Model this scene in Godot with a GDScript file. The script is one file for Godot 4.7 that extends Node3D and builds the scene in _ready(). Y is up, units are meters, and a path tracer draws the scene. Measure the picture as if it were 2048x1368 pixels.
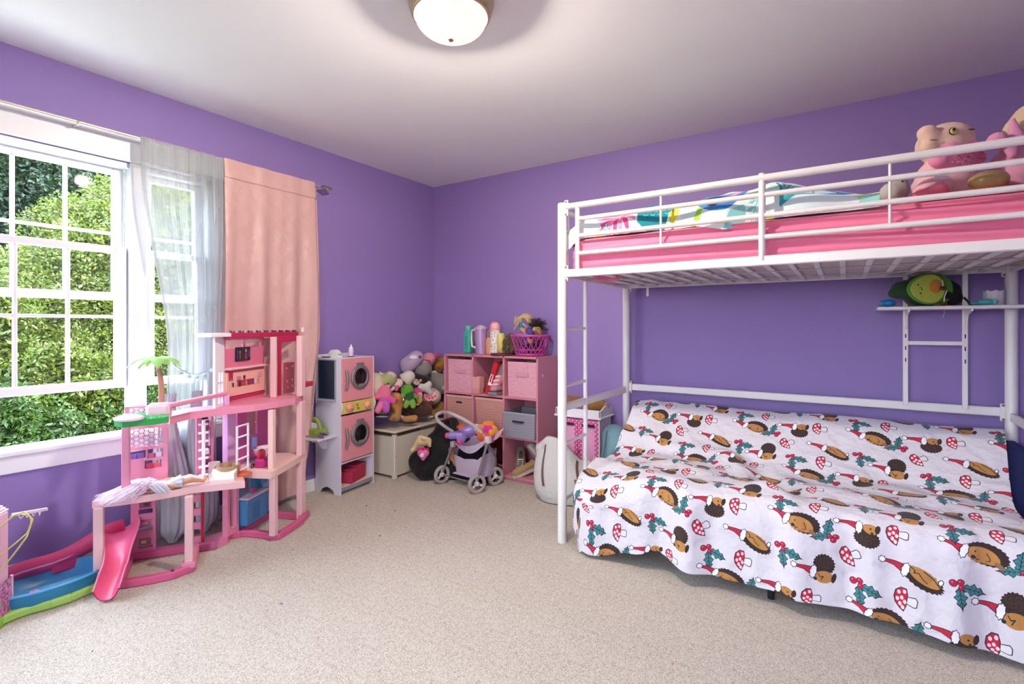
extends Node3D
# A child's bedroom. Axes: the room's far corner is the origin, the window wall is the plane x = 0, the bed wall the plane z = 0, y is up, metres.

const F := 1011.0
const CX := 1024.0
const HY := 653.0
const YAW := 0.58294
const EYE := Vector3(3.156, 1.164, 3.477)
const CEIL := 2.44
const ROOM_X := 4.02
const ROOM_Z := 4.3
var fw := Vector3(-sin(YAW), 0, -cos(YAW))
var rt := Vector3(cos(YAW), 0, -sin(YAW))
var used := {}
var mats := {}
var rng := RandomNumberGenerator.new()
var lastwave := 0.0

# ---- a pixel of the photograph gives a direction; the plane it lies on gives the place
func ray(px: float, py: float) -> Vector3:
	return fw + rt * ((px - CX) / F) + Vector3(0, -(py - HY) / F, 0)
func PY(px: float, py: float, y := 0.0) -> Vector3:
	var r := ray(px, py)
	return EYE + r * ((y - EYE.y) / r.y)
func PX(px: float, py: float, x := 0.0) -> Vector3:
	var r := ray(px, py)
	return EYE + r * ((x - EYE.x) / r.x)
func PZ(px: float, py: float, z := 0.0) -> Vector3:
	var r := ray(px, py)
	return EYE + r * ((z - EYE.z) / r.z)
func PD(px: float, py: float, p: Vector3) -> Vector3:   # as far from the eye plane as p
	return EYE + ray(px, py) * (p - EYE).dot(fw)

# ---- a builder that collects shapes into one mesh
class MB:
	var st := SurfaceTool.new()
	var xf := Transform3D()
	var col := Color(1, 1, 1)
	var has_uv := false
	func _init(x := Transform3D()):
		xf = x
		st.begin(Mesh.PRIMITIVE_TRIANGLES)
	func flat() -> void:
		st.set_smooth_group(-1)
	func smooth(g := 1) -> void:
		st.set_smooth_group(g)
	func v(p: Vector3, uv := Vector2.ZERO) -> void:
		st.set_color(col)
		st.set_uv(uv)
		st.add_vertex(xf * p)
	func tri(a: Vector3, b: Vector3, c: Vector3) -> void:
		v(a); v(b); v(c)
	func quad(a: Vector3, b: Vector3, c: Vector3, d: Vector3) -> void:
		v(a); v(b); v(c); v(a); v(c); v(d)
	func quad_uv(a: Vector3, b: Vector3, c: Vector3, d: Vector3, r := Rect2(0, 0, 1, 1)) -> void:
		var u0 := r.position
		var u1 := r.end
		v(a, u0); v(b, Vector2(u1.x, u0.y)); v(c, u1); v(a, u0); v(c, u1); v(d, Vector2(u0.x, u1.y))
	func box(c: Vector3, s: Vector3, b := Basis(), bev := 0.002) -> MB:
		var h := s * 0.5
		bev = minf(bev, minf(h.x, minf(h.y, h.z)) * 0.45)
		flat()
		var P := func(ix: int, iy: int, iz: int, ax: int) -> Vector3:
			var q := Vector3(ix * h.x, iy * h.y, iz * h.z)
			for k in 3:
				if k != ax:
					q[k] -= signf(q[k]) * bev
			return c + b * q
		for s1 in [-1, 1]:
			for a in 3:
				var q := []
				for k in [[-1, -1], [1, -1], [1, 1], [-1, 1]]:
					var i := [0, 0, 0]
					i[a] = s1
					i[(a + 1) % 3] = k[0] * s1
					i[(a + 2) % 3] = k[1]
					q.append(P.call(i[0], i[1], i[2], a))
				quad(q[3], q[2], q[1], q[0])
		if bev > 0.0:
			for a in 3:
				for s1 in [-1, 1]:
					for s2 in [-1, 1]:
						var q := []
						for e in [[-1, 1], [1, 1], [1, 2], [-1, 2]]:
							var i := [0, 0, 0]
							i[a] = e[0]
							i[(a + 1) % 3] = s1
							i[(a + 2) % 3] = s2
							q.append(P.call(i[0], i[1], i[2], (a + e[1]) % 3))
						if s1 * s2 > 0:
							quad(q[0], q[1], q[2], q[3])
						else:
							quad(q[3], q[2], q[1], q[0])
			for i in [-1, 1]:
				for j in [-1, 1]:
					for k in [-1, 1]:
						var q0: Vector3 = P.call(i, j, k, 0)
						var q1: Vector3 = P.call(i, j, k, 1)
						var q2: Vector3 = P.call(i, j, k, 2)
						if i * j * k > 0:
							tri(q0, q2, q1)
						else:
							tri(q0, q1, q2)
		return self
	func bar(a: Vector3, b: Vector3, w: float, h: float, up := Vector3.UP, bev := 0.002) -> MB:   # a box from a to b; w across, h along up
		var z := (b - a).normalized()
		var x := up.cross(z)
		if x.length() < 0.01:
			x = Vector3.RIGHT.cross(z)
		x = x.normalized()
		return box((a + b) * 0.5, Vector3(w, h, (b - a).length()), Basis(x, z.cross(x), z), bev)
	func tube(pts: Array, r, segs := 8, caps := true, g := 1) -> MB:   # r is a number or a list of numbers
		smooth(g)
		var n := pts.size()
		var rings := []
		var ref := Vector3.UP
		var t0: Vector3 = (pts[1] - pts[0]).normalized()
		if absf(t0.y) > 0.9:
			ref = Vector3.RIGHT
		var x := ref.cross(t0).normalized()
		for i in n:
			var t: Vector3
			if i == 0:
				t = pts[1] - pts[0]
			elif i == n - 1:
				t = pts[n - 1] - pts[n - 2]
			else:
				t = (pts[i + 1] - pts[i]).normalized() + (pts[i] - pts[i - 1]).normalized()
			t = t.normalized()
			x = (x - t * x.dot(t)).normalized()
			var y := t.cross(x)
			var rr: float = r[i] if r is Array else r
			var ring := []
			for k in segs:
				var a := TAU * k / segs
				ring.append(pts[i] + (x * cos(a) + y * sin(a)) * rr)
			rings.append(ring)
		for i in n - 1:
			for k in segs:
				var k2 := (k + 1) % segs
				quad(rings[i][k], rings[i + 1][k], rings[i + 1][k2], rings[i][k2])
		if caps:
			flat()
			for k in range(1, segs - 1):
				tri(rings[0][0], rings[0][k], rings[0][k + 1])
				tri(rings[n - 1][0], rings[n - 1][k + 1], rings[n - 1][k])
		return self
	func lathe(prof: Array, segs := 20, at := Transform3D(), arc := TAU, g := 1) -> MB:   # Vector2(radius, height)
		smooth(g)
		for i in prof.size() - 1:
			var p: Vector2 = prof[i]
			var q: Vector2 = prof[i + 1]
			for k in segs:
				var a := arc * k / segs
				var b := arc * (k + 1) / segs
				var A := at * Vector3(p.x * cos(a), p.y, p.x * sin(a))
				var B := at * Vector3(p.x * cos(b), p.y, p.x * sin(b))
				var Cc := at * Vector3(q.x * cos(b), q.y, q.x * sin(b))
				var D := at * Vector3(q.x * cos(a), q.y, q.x * sin(a))
				if p.x < 1e-5:
					v(A); v(Cc); v(D)
				elif q.x < 1e-5:
					v(A); v(B); v(D)
				else:
					quad(A, B, Cc, D)
		return self
	func ball(c: Vector3, r: Vector3, b := Basis(), n := 10, g := 1) -> MB:
		var prof := []
		for i in n + 1:
			var a := PI * i / n
			prof.append(Vector2(sin(a) if i > 0 and i < n else 0.0, -cos(a)))
		return lathe(prof, n * 2, Transform3D(b * Basis.from_scale(r), c), TAU, g)
	func prism(poly: PackedVector2Array, at: Transform3D, depth: float) -> MB:   # poly in at's xy plane, thick along its z from 0 to depth
		flat()
		if Geometry2D.is_polygon_clockwise(poly):
			poly = poly.duplicate()
			poly.reverse()
		var idx := Geometry2D.triangulate_polygon(poly)
		for k in range(0, idx.size(), 3):
			var p := [poly[idx[k]], poly[idx[k + 1]], poly[idx[k + 2]]]
			tri(at * Vector3(p[0].x, p[0].y, depth), at * Vector3(p[2].x, p[2].y, depth), at * Vector3(p[1].x, p[1].y, depth))
			tri(at * Vector3(p[0].x, p[0].y, 0), at * Vector3(p[1].x, p[1].y, 0), at * Vector3(p[2].x, p[2].y, 0))
		for k in poly.size():
			var a := poly[k]
			var b := poly[(k + 1) % poly.size()]
			quad(at * Vector3(a.x, a.y, 0), at * Vector3(a.x, a.y, depth), at * Vector3(b.x, b.y, depth), at * Vector3(b.x, b.y, 0))
		return self
	func slab(poly: Array, y0: float, y1: float) -> MB:   # poly of Vector3 (xz used), from height y0 to y1
		var p := PackedVector2Array()
		for q in poly:
			p.append(Vector2(q.x, -q.z))
		return prism(p, Transform3D(Basis(Vector3.RIGHT, Vector3.FORWARD, Vector3.UP), Vector3(0, y0, 0)), y1 - y0)
	func grid(nu: int, nv: int, f: Callable, uvs := Vector2.ONE, uv_f = null, closed_u := false) -> MB:
		smooth()
		var P := []
		var U := []
		for j in nv + 1:
			for i in nu + 1:
				var q := Vector2(float(i) / nu, float(j) / nv)
				P.append(f.call(q.x, q.y))
				U.append(q * uvs if uv_f == null else uv_f.call(q.x, q.y))
		for j in nv:
			for i in nu:
				var a := j * (nu + 1) + i
				var b := a + 1
				var c := a + nu + 2
				var d := a + nu + 1
				v(P[a], U[a]); v(P[b], U[b]); v(P[c], U[c])
				v(P[a], U[a]); v(P[c], U[c]); v(P[d], U[d])
		return self
	func mesh(keep_uv := false) -> ArrayMesh:
		st.generate_normals()
		st.index()
		return st.commit()

func mb(at := Vector3.ZERO) -> MB:      # vertices are given in the room's axes and stored about the thing's base
	return MB.new(Transform3D(Basis(), -at))

# ---- objects
func numbered(n: String) -> String:
	if not used.has(n):
		used[n] = 0
		return n
	used[n] += 1
	return "%s_%03d" % [n, used[n]]

func tag(o: Node, label: String, category: String, group := "") -> Node:
	o.set_meta("label", label)
	o.set_meta("category", category)
	if group != "":
		o.set_meta("group", group)
	return o

func thing(called: String, label: String, category: String, at := Vector3.ZERO, group := "", turn := 0.0) -> Node3D:
	var o := Node3D.new()
	o.name = numbered(called)
	add_child(o)
	o.position = at
	o.rotation.y = turn
	tag(o, label, category, group)
	return o

func part(m: MB, called: String, mat: Material, parent: Node, label := "") -> MeshInstance3D:
	var o := MeshInstance3D.new()
	o.name = called
	o.mesh = m.mesh()
	o.material_override = mat
	parent.add_child(o, true)
	if label != "":
		o.set_meta("label", label)
	return o

func single(m: MB, called: String, mat: Material, at: Vector3, label: String, category: String, group := "") -> MeshInstance3D:
	var o := MeshInstance3D.new()
	o.name = numbered(called)
	o.mesh = m.mesh()
	o.material_override = mat
	add_child(o)
	o.position = at
	tag(o, label, category, group)
	return o

func struct(m: MB, called: String, mat: Material, parent: Node = self) -> MeshInstance3D:
	var o := MeshInstance3D.new()
	o.name = numbered(called) if parent == self else called
	o.mesh = m.mesh()
	o.material_override = mat
	parent.add_child(o, true)
	if parent == self:
		o.set_meta("kind", "structure")
	return o

# ---- materials
func M(c: Color, rough := 0.6, o := {}) -> StandardMaterial3D:
	var key := "%s|%s|%s" % [c, rough, o]
	if mats.has(key):
		return mats[key]
	var m := StandardMaterial3D.new()
	m.albedo_color = c
	m.roughness = rough
	for k in o:
		if k == "bump":          # [texture, scale in cm, uv scale]
			m.heightmap_enabled = true
			m.heightmap_texture = o[k][0]
			m.heightmap_scale = o[k][1]
			m.uv1_triplanar = true
			m.uv1_scale = Vector3.ONE * o[k][2]
		elif k == "tex":         # [texture, uv scale]
			m.albedo_texture = o[k][0]
			m.uv1_triplanar = true
			m.uv1_scale = Vector3.ONE * o[k][1]
		elif k == "map":         # a texture through the mesh's own uv
			m.albedo_texture = o[k]
		elif k == "vc":
			m.vertex_color_use_as_albedo = true
		elif k == "back":
			m.backlight_enabled = true
			m.backlight = o[k]
		elif k == "alpha":
			m.transparency = BaseMaterial3D.TRANSPARENCY_ALPHA
			m.albedo_color.a = o[k]
		elif k == "coat":
			m.clearcoat_enabled = true
			m.clearcoat = o[k]
			m.clearcoat_roughness = 0.15
		elif k == "rim":
			m.rim_enabled = true
			m.rim = o[k]
			m.rim_tint = 0.6
		elif k == "glow":
			m.emission_enabled = true
			m.emission = o[k][0]
			m.emission_energy_multiplier = o[k][1]
		elif k == "sss":
			m.subsurf_scatter_enabled = true
			m.subsurf_scatter_strength = o[k]
		else:
			m.set(k, o[k])
	m.cull_mode = BaseMaterial3D.CULL_DISABLED
	mats[key] = m
	return m

func noise_tex(freq: float, size := 512, kind := FastNoiseLite.TYPE_SIMPLEX_SMOOTH, ramp: Gradient = null, seed_ := 1, oct := 3) -> NoiseTexture2D:
	var n := FastNoiseLite.new()
	n.noise_type = kind
	n.frequency = freq
	n.seed = seed_
	n.fractal_octaves = oct
	if kind == FastNoiseLite.TYPE_CELLULAR:
		n.cellular_return_type = FastNoiseLite.RETURN_DISTANCE
		n.fractal_type = FastNoiseLite.FRACTAL_NONE
	var t := NoiseTexture2D.new()
	t.width = size
	t.height = size
	t.seamless = true
	t.noise = n
	if ramp:
		t.color_ramp = ramp
	return t

func ramp(a: Array) -> Gradient:   # [offset, colour, offset, colour ...]
	var g := Gradient.new()
	var o := PackedFloat32Array()
	var c := PackedColorArray()
	for i in range(0, a.size(), 2):
		o.append(a[i])
		c.append(a[i + 1])
	g.offsets = o
	g.colors = c
	return g

func hx(s: String) -> Color:
	return Color.html(s)

# ---- flat print: pictures drawn with polygons
func fill_poly(im: Image, pts: Array, c: Color, wrap := true) -> void:
	var w := im.get_width()
	var h := im.get_height()
	var y0 := 1e9
	var y1 := -1e9
	for p in pts:
		y0 = minf(y0, p.y)
		y1 = maxf(y1, p.y)
	var n := pts.size()
	for y in range(int(floor(y0)), int(ceil(y1)) + 1):
		var yc := y + 0.5
		var xs := []
		for i in n:
			var a: Vector2 = pts[i]
			var b: Vector2 = pts[(i + 1) % n]
			if (a.y <= yc) != (b.y <= yc):
				xs.append(a.x + (yc - a.y) / (b.y - a.y) * (b.x - a.x))
		xs.sort()
		for k in range(0, xs.size() - 1, 2):
			var xa := int(round(xs[k]))
			var xb := int(round(xs[k + 1]))
			if wrap:
				var yy := posmod(y, h)
				var x := xa
				while x < xb:
					var xx := posmod(x, w)
					var run := mini(xb - x, w - xx)
					im.fill_rect(Rect2i(xx, yy, run, 1), c)
					x += run
			elif y >= 0 and y < h and xb > 0 and xa < w:
				xa = maxi(xa, 0)
				xb = mini(xb, w)
				if xb > xa:
					im.fill_rect(Rect2i(xa, y, xb - xa, 1), c)

func oval(c: Vector2, r: Vector2, rot := 0.0, n := 22, jag := 0.0) -> Array:
	var out := []
	for i in n:
		var a := TAU * i / n
		var k := 1.0 + (jag if i % 2 == 0 else -jag)
		out.append(c + (Vector2(cos(a), sin(a)) * r * k).rotated(rot))
	return out

func stroke(im: Image, pts: Array, w: float, c: Color, wrap := true) -> void:
	for i in pts.size() - 1:
		var a: Vector2 = pts[i]
		var b: Vector2 = pts[i + 1]
		var n := (b - a).orthogonal().normalized() * w * 0.5
		var e := (b - a).normalized() * w * 0.3
		fill_poly(im, [a + n - e, b + n + e, b - n + e, a - n - e], c, wrap)

func tf(pts: Array, o: Vector2, s: float, r := 0.0) -> Array:
	var out := []
	for p in pts:
		out.append(o + (p * s).rotated(r))
	return out

func tex(im: Image) -> ImageTexture:
	return ImageTexture.create_from_image(im)

func sm(a: float, b: float, x: float) -> float:
	return smoothstep(a, b, x)

func _ready():
	rng.seed = 7
	# ---- camera
	var cam := Camera3D.new()
	cam.name = "camera"
	add_child(cam)
	cam.position = EYE
	cam.rotation.y = YAW
	cam.projection = Camera3D.PROJECTION_FRUSTUM
	cam.near = 0.05
	cam.far = 200.0
	cam.size = 2.0 * 0.05 * 684.0 / F
	cam.frustum_offset = Vector2(0, -0.05 * (684.0 - HY) / F)
	cam.current = true
	# ---- sky, sun, exposure
	var env := Environment.new()
	var skym := ProceduralSkyMaterial.new()
	skym.sky_top_color = Color(0.80, 0.88, 0.97)
	skym.sky_horizon_color = Color(0.97, 0.98, 1.0)
	skym.ground_bottom_color = Color(0.35, 0.38, 0.28)
	skym.ground_horizon_color = Color(0.6, 0.62, 0.55)
	skym.sky_energy_multiplier = 3.9
	skym.ground_energy_multiplier = 0.5
	env.background_mode = Environment.BG_SKY
	env.sky = Sky.new()
	env.sky.sky_material = skym
	env.tonemap_mode = Environment.TONE_MAPPER_LINEAR
	env.tonemap_exposure = 1.07
	env.sdfgi_enabled = true
	env.ssao_enabled = true
	env.ssil_enabled = true
	var we := WorldEnvironment.new()
	we.environment = env
	add_child(we)
	var sun := DirectionalLight3D.new()
	sun.name = "sun"
	add_child(sun)
	sun.look_at_from_position(Vector3(2.5, 12, -8), Vector3(0, 0, 0))
	sun.light_energy = 4.6
	sun.light_color = Color(1.0, 0.95, 0.84)
	sun.light_angular_distance = 0.6
	sun.shadow_enabled = true
	sun.sky_mode = DirectionalLight3D.SKY_MODE_LIGHT_ONLY
	build_room()
	build_outside()
	build_ceiling_light()
	build_curtains()
	build_bed()
	build_futon()
	build_dollhouse()
	build_pool_side()
	build_laundry()
	build_chest()
	build_cubes()
	build_stroller()
	build_corner_right()
	build_bed_toys()
	build_bits()

var white_paint: StandardMaterial3D
var vinyl: StandardMaterial3D

func build_room():
	var fine := noise_tex(0.02, 512, FastNoiseLite.TYPE_SIMPLEX_SMOOTH, null, 3, 4)
	var purple := M(hx("9078b4"), 0.6, {"bump": [fine, 0.03, 2.2]})
	var ceil_m := M(hx("f3f2ee"), 0.9, {"bump": [noise_tex(0.03, 512, FastNoiseLite.TYPE_SIMPLEX, null, 5, 4), 0.03, 0.9]})
	white_paint = M(hx("efefef"), 0.35)
	vinyl = M(hx("f2f3f4"), 0.3)
	# carpet of small loops: pale, grey and brown yarns mixed
	var im := Image.create(1024, 1024, false, Image.FORMAT_RGB8)
	var hi := Image.create(1024, 1024, false, Image.FORMAT_L8)
	im.fill(hx("b3a799"))
	hi.fill(Color(0.25, 0.25, 0.25))
	var r2 := RandomNumberGenerator.new()
	r2.seed = 11
	var yarns := [hx("dcd5cb"), hx("d6cec3"), hx("cfc6ba"), hx("e0dad1"), hx("c8bdb0"), hx("c0b5a6"), hx("dad3c8"), hx("a3947f")]
	for k in 21000:
		var c := Vector2(r2.randf() * 1024, r2.randf() * 1024)
		var rr := Vector2(r2.randf_range(4.5, 8.0), r2.randf_range(3.0, 4.6))
		var o := oval(c, rr, r2.randf() * PI, 7)
		var q := r2.randf()
		fill_poly(im, o, yarns[int(q * q * 7.99) if r2.randf() < 0.6 else r2.randi() % 8])
		var l := r2.randf_range(0.55, 1.0)
		fill_poly(hi, o, Color(l, l, l))
	var carpet := M(Color(1, 0.985, 0.955), 0.95, {"tex": [tex(im), 3.0], "heightmap_enabled": true, "heightmap_texture": tex(hi), "heightmap_scale": 0.16, "uv1_world_triplanar": true})
	var t := 0.14
	struct(mb().box(Vector3(ROOM_X / 2, -t / 2, ROOM_Z / 2), Vector3(ROOM_X + 2 * t, t, ROOM_Z + 2 * t), Basis(), 0), "floor", carpet)
	struct(mb().box(Vector3(ROOM_X / 2, CEIL + t / 2, ROOM_Z / 2), Vector3(ROOM_X + 2 * t, t, ROOM_Z + 2 * t), Basis(), 0), "ceiling", ceil_m)
	struct(mb().box(Vector3(ROOM_X / 2, CEIL / 2, -t / 2), Vector3(ROOM_X + 2 * t, CEIL, t), Basis(), 0), "wall_back", purple)
	struct(mb().box(Vector3(ROOM_X + t / 2, CEIL / 2, ROOM_Z / 2), Vector3(t, CEIL, ROOM_Z), Basis(), 0), "wall_right", purple)
	# the wall behind the camera has a window too: its light falls on the bed's front
	var wf := mb()
	for q in [[0.0 - t, 2.2, 0.0, CEIL], [3.2, ROOM_X + t, 0.0, CEIL], [2.2, 3.2, 0.0, 0.7], [2.2, 3.2, 1.9, CEIL]]:
		wf.box(Vector3((q[0] + q[1]) / 2, (q[2] + q[3]) / 2, ROOM_Z + t / 2), Vector3(q[1] - q[0], q[3] - q[2], t), Basis(), 0)
	struct(wf, "wall_front", purple)
	sash_front()
	# window wall with one wide opening
	var z0 := 1.93
	var z1 := 3.68
	var y0 := 0.60
	var y1 := 2.03
	var wl := mb()
	wl.box(Vector3(-t / 2, CEIL / 2, z0 / 2), Vector3(t, CEIL, z0), Basis(), 0)
	wl.box(Vector3(-t / 2, CEIL / 2, (z1 + ROOM_Z) / 2), Vector3(t, CEIL, ROOM_Z - z1), Basis(), 0)
	wl.box(Vector3(-t / 2, y0 / 2, (z0 + z1) / 2), Vector3(t, y0, z1 - z0), Basis(), 0)
	wl.box(Vector3(-t / 2, (y1 + CEIL) / 2, (z0 + z1) / 2), Vector3(t, CEIL - y1, z1 - z0), Basis(), 0)
	struct(wl, "wall_left", purple)
	# baseboards
	struct(mb().box(Vector3(0.007, 0.042, ROOM_Z / 2), Vector3(0.014, 0.085, ROOM_Z), Basis(), 0.004), "baseboard_left", white_paint)
	struct(mb().box(Vector3(ROOM_X / 2 + 0.01, 0.042, 0.007), Vector3(ROOM_X - 0.02, 0.085, 0.014), Basis(), 0.004), "baseboard_back", white_paint)
	struct(mb().box(Vector3(ROOM_X - 0.007, 0.042, ROOM_Z / 2), Vector3(0.014, 0.085, ROOM_Z), Basis(), 0.004), "baseboard_right", white_paint)
	# casing, stool and apron
	var zc := (z0 + z1) / 2
	var tr := mb()
	tr.box(Vector3(0.009, 2.095, zc), Vector3(0.018, 0.13, z1 - z0 + 0.2), Basis(), 0.003)
	tr.box(Vector3(0.016, 2.152, zc), Vector3(0.032, 0.02, z1 - z0 + 0.24), Basis(), 0.004)
	struct(tr, "trim_1", white_paint)
	struct(mb().box(Vector3(0.009, 1.32, z0 - 0.04), Vector3(0.018, 1.42, 0.09), Basis(), 0.003), "trim_2", white_paint)
	struct(mb().box(Vector3(0.009, 1.32, z1 + 0.04), Vector3(0.018, 1.42, 0.09), Basis(), 0.003), "trim_3", white_paint)
	struct(mb().box(Vector3(-0.035, 0.592, zc), Vector3(0.15, 0.028, z1 - z0 + 0.2), Basis(), 0.006), "trim_4", white_paint)
	struct(mb().box(Vector3(0.009, 0.54, zc), Vector3(0.02, 0.08, z1 - z0 + 0.16), Basis(), 0.003), "trim_5", white_paint)
	# frame and the two mullion posts between the three lights
	var fr := mb()
	fr.box(Vector3(-0.06, 2.015, zc), Vector3(0.1, 0.03, z1 - z0), Basis(), 0.003)
	for z in [z0 + 0.015, z1 - 0.015]:
		fr.box(Vector3(-0.06, 1.315, z), Vector3(0.1, 1.43, 0.03), Basis(), 0.003)
	struct(fr, "trim_6", vinyl)
	struct(mb().box(Vector3(-0.03, 1.315, 2.322), Vector3(0.09, 1.43, 0.072), Basis(), 0.004), "trim_7", vinyl)
	struct(mb().box(Vector3(-0.03, 1.315, 3.262), Vector3(0.09, 1.43, 0.072), Basis(), 0.004), "trim_8", vinyl)
	sash_window("window_1", 2.36, 3.226, 4, 1.302, 1.563, 0.842)
	sash_window("window_2", 1.962, 2.284, 1, 1.302, 1.563, 0.842)
	sash_window("window_3", 3.3, 3.65, 1, 1.302, 1.563, 0.842)
	# wall plate by the pink shelf
	var p := PZ(1106, 730, 0.0)
	p = Vector3(1.36, 0.42, 0.004)
	struct(mb().box(p, Vector3(0.07, 0.115, 0.008), Basis(), 0.003), "trim_9", white_paint)

func sash_window(called: String, z0: float, z1: float, cols: int, up_bot: float, low_top: float, low_bot: float):
	var w := Node3D.new()
	w.name = called
	w.set_meta("kind", "structure")
	add_child(w)
	var glass := M(Color(0.97, 1.0, 0.99), 0.02, {"alpha": 0.008, "metallic_specular": 0.3})
	for k in 2:
		var x := -0.085 if k == 0 else -0.045
		var ya := up_bot if k == 0 else low_bot
		var yb := 2.002 if k == 0 else low_top + 0.02
		var st := 0.05 if k == 0 else 0.052
		var s := mb()
		s.box(Vector3(x, (ya + yb) / 2, z0 + st / 2), Vector3(0.034, yb - ya, st), Basis(), 0.004)
		s.box(Vector3(x, (ya + yb) / 2, z1 - st / 2), Vector3(0.034, yb - ya, st), Basis(), 0.004)
		s.box(Vector3(x, yb - 0.018, (z0 + z1) / 2), Vector3(0.034, 0.036, z1 - z0 - 2 * st), Basis(), 0.004)
		s.box(Vector3(x, ya + 0.021, (z0 + z1) / 2), Vector3(0.034, 0.042, z1 - z0 - 2 * st), Basis(), 0.004)
		var sash := struct(s, "sash", vinyl, w)
		var a := z0 + st
		var b := z1 - st
		var c := ya + 0.042
		var d := yb - 0.036
		for i in cols:
			for j in 2:
				var dz := (b - a) / cols
				var dy := (d - c) / 2
				var q := mb()
				q.flat()
				q.quad(Vector3(x, c + dy * j, a + dz * i), Vector3(x, c + dy * (j + 1), a + dz * i), Vector3(x, c + dy * (j + 1), a + dz * (i + 1)), Vector3(x, c + dy * j, a + dz * (i + 1)))
				struct(q, "pane", glass, sash)
		for i in range(1, cols):
			struct(mb().box(Vector3(x, (c + d) / 2, lerpf(a, b, float(i) / cols)), Vector3(0.02, d - c, 0.016), Basis(), 0.004), "muntin", vinyl, sash)
		struct(mb().box(Vector3(x, (c + d) / 2, (a + b) / 2), Vector3(0.0174, 0.0165, b - a), Basis(), 0.004), "muntin", vinyl, sash)

func sash_front():
	var w := Node3D.new()
	w.name = "window_4"
	w.set_meta("kind", "structure")
	add_child(w)
	var z := ROOM_Z + 0.06
	for k in 1:
		var x0 := 2.2
		var f := mb()
		for x in [x0 + 0.025, x0 + 0.975]:
			f.box(Vector3(x, 1.3, z), Vector3(0.05, 1.2, 0.06))
		for y in [0.73, 1.3, 1.87]:
			f.box(Vector3(x0 + 0.5, y, z), Vector3(0.9, 0.06, 0.06))
		struct(f, "sash", vinyl, w)

# ---- what stands outside the window
func leaf_cluster(seed_: int, n := 9, size := 0.078) -> ArrayMesh:
	var m := MB.new()
	m.flat()
	var r := RandomNumberGenerator.new()
	r.seed = seed_
	for k in n:
		var d := Vector3(r.randf_range(-1, 1), r.randf_range(-0.7, 1), r.randf_range(-1, 1)).normalized()
		var o := d * r.randf_range(0.02, 0.13)
		var s := size * r.randf_range(0.7, 1.2)
		var side := d.cross(Vector3(r.randf_range(-1, 1), 1, r.randf_range(-1, 1))).normalized() * s * 0.3
		var dr := Vector3(0, -0.25 * s, 0)
		m.tri(o, o + d * s * 0.5 + side, o + d * s + dr)
		m.tri(o, o + d * s + dr, o + d * s * 0.5 - side)
	return m.mesh()

func tree(called: String, label: String, group: String, base: Vector3, top: float, blobs: Array, leafc: Color, n: int, trunk_r: float, meshes: Array, s0 := 1.0):
	var t := thing(called, label, "tree" if called.ends_with("tree") else "shrub", base, group)
	var bark := M(hx("6a5a4a"), 0.9)
	var tr := MB.new()
	var mid: Vector3 = blobs[0][0] - base
	tr.tube([Vector3.ZERO, mid * Vector3(0.3, 0.4, 0.3), mid * 0.85, mid + Vector3(0.1, top * 0.2, 0)], [trunk_r, trunk_r * 0.8, trunk_r * 0.5, trunk_r * 0.2], 7)
	for b in blobs:
		var e: Vector3 = b[0] - base
		tr.tube([mid * 0.6, mid * 0.5 + e * 0.35, e], [trunk_r * 0.45, trunk_r * 0.3, trunk_r * 0.12], 5)
		for k in 5:
			var d := Vector3(rng.randf_range(-1, 1), rng.randf_range(-0.4, 1), rng.randf_range(-1, 1)).normalized()
			tr.tube([e, e + d * b[1] * 0.5 + Vector3(0, 0.08, 0), e + d * b[1] * 1.0], [trunk_r * 0.2, trunk_r * 0.12, trunk_r * 0.05], 4)
	part(tr, "trunk", bark, t)
	var mm := MultiMesh.new()
	mm.transform_format = MultiMesh.TRANSFORM_3D
	mm.use_colors = true
	mm.mesh = meshes[rng.randi() % meshes.size()]
	n = int(n * 1.9)
	mm.instance_count = n
	var vol := 0.0
	for b in blobs:
		vol += b[1] * b[1]
	for i in n:
		var q := rng.randf() * vol
		var b: Array = blobs[0]
		for c in blobs:
			q -= c[1] * c[1]
			if q <= 0:
				b = c
				break
		var d := Vector3(rng.randf_range(-1, 1), rng.randf_range(-1, 1), rng.randf_range(-1, 1)).normalized()
		var rr: float = b[1] * (1.0 - 0.55 * pow(rng.randf(), 1.6))
		rr *= 1.0 + 0.16 * sin(d.x * 7.0 + b[0].z * 3.0) * sin(d.y * 6.0 + b[0].y) + 0.1 * sin(d.z * 11.0)
		var p: Vector3 = b[0] - base + d * rr * Vector3(1, 0.85, 1)
		var s := rng.randf_range(0.75, 1.35) * s0
		var bs := Basis(Vector3(rng.randf_range(-1, 1), rng.randf_range(-1, 1), rng.randf_range(-1, 1)).normalized(), rng.randf() * TAU).scaled(Vector3(s, s, s))
		mm.set_instance_transform(i, Transform3D(bs, p))
		var f := rng.randf_range(0.55, 1.5)
		mm.set_instance_color(i, Color(leafc.r * f * rng.randf_range(0.8, 1.25), leafc.g * f, leafc.b * f * rng.randf_range(0.7, 1.2)))
	var o := MultiMeshInstance3D.new()
	o.name = "foliage"
	o.multimesh = mm
	o.material_override = M(Color(1, 1, 1), 0.55, {"vc": 1, "back": Color(0.75, 0.8, 0.3)})
	o.set_meta("kind", "stuff")
	t.add_child(o, true)

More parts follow.
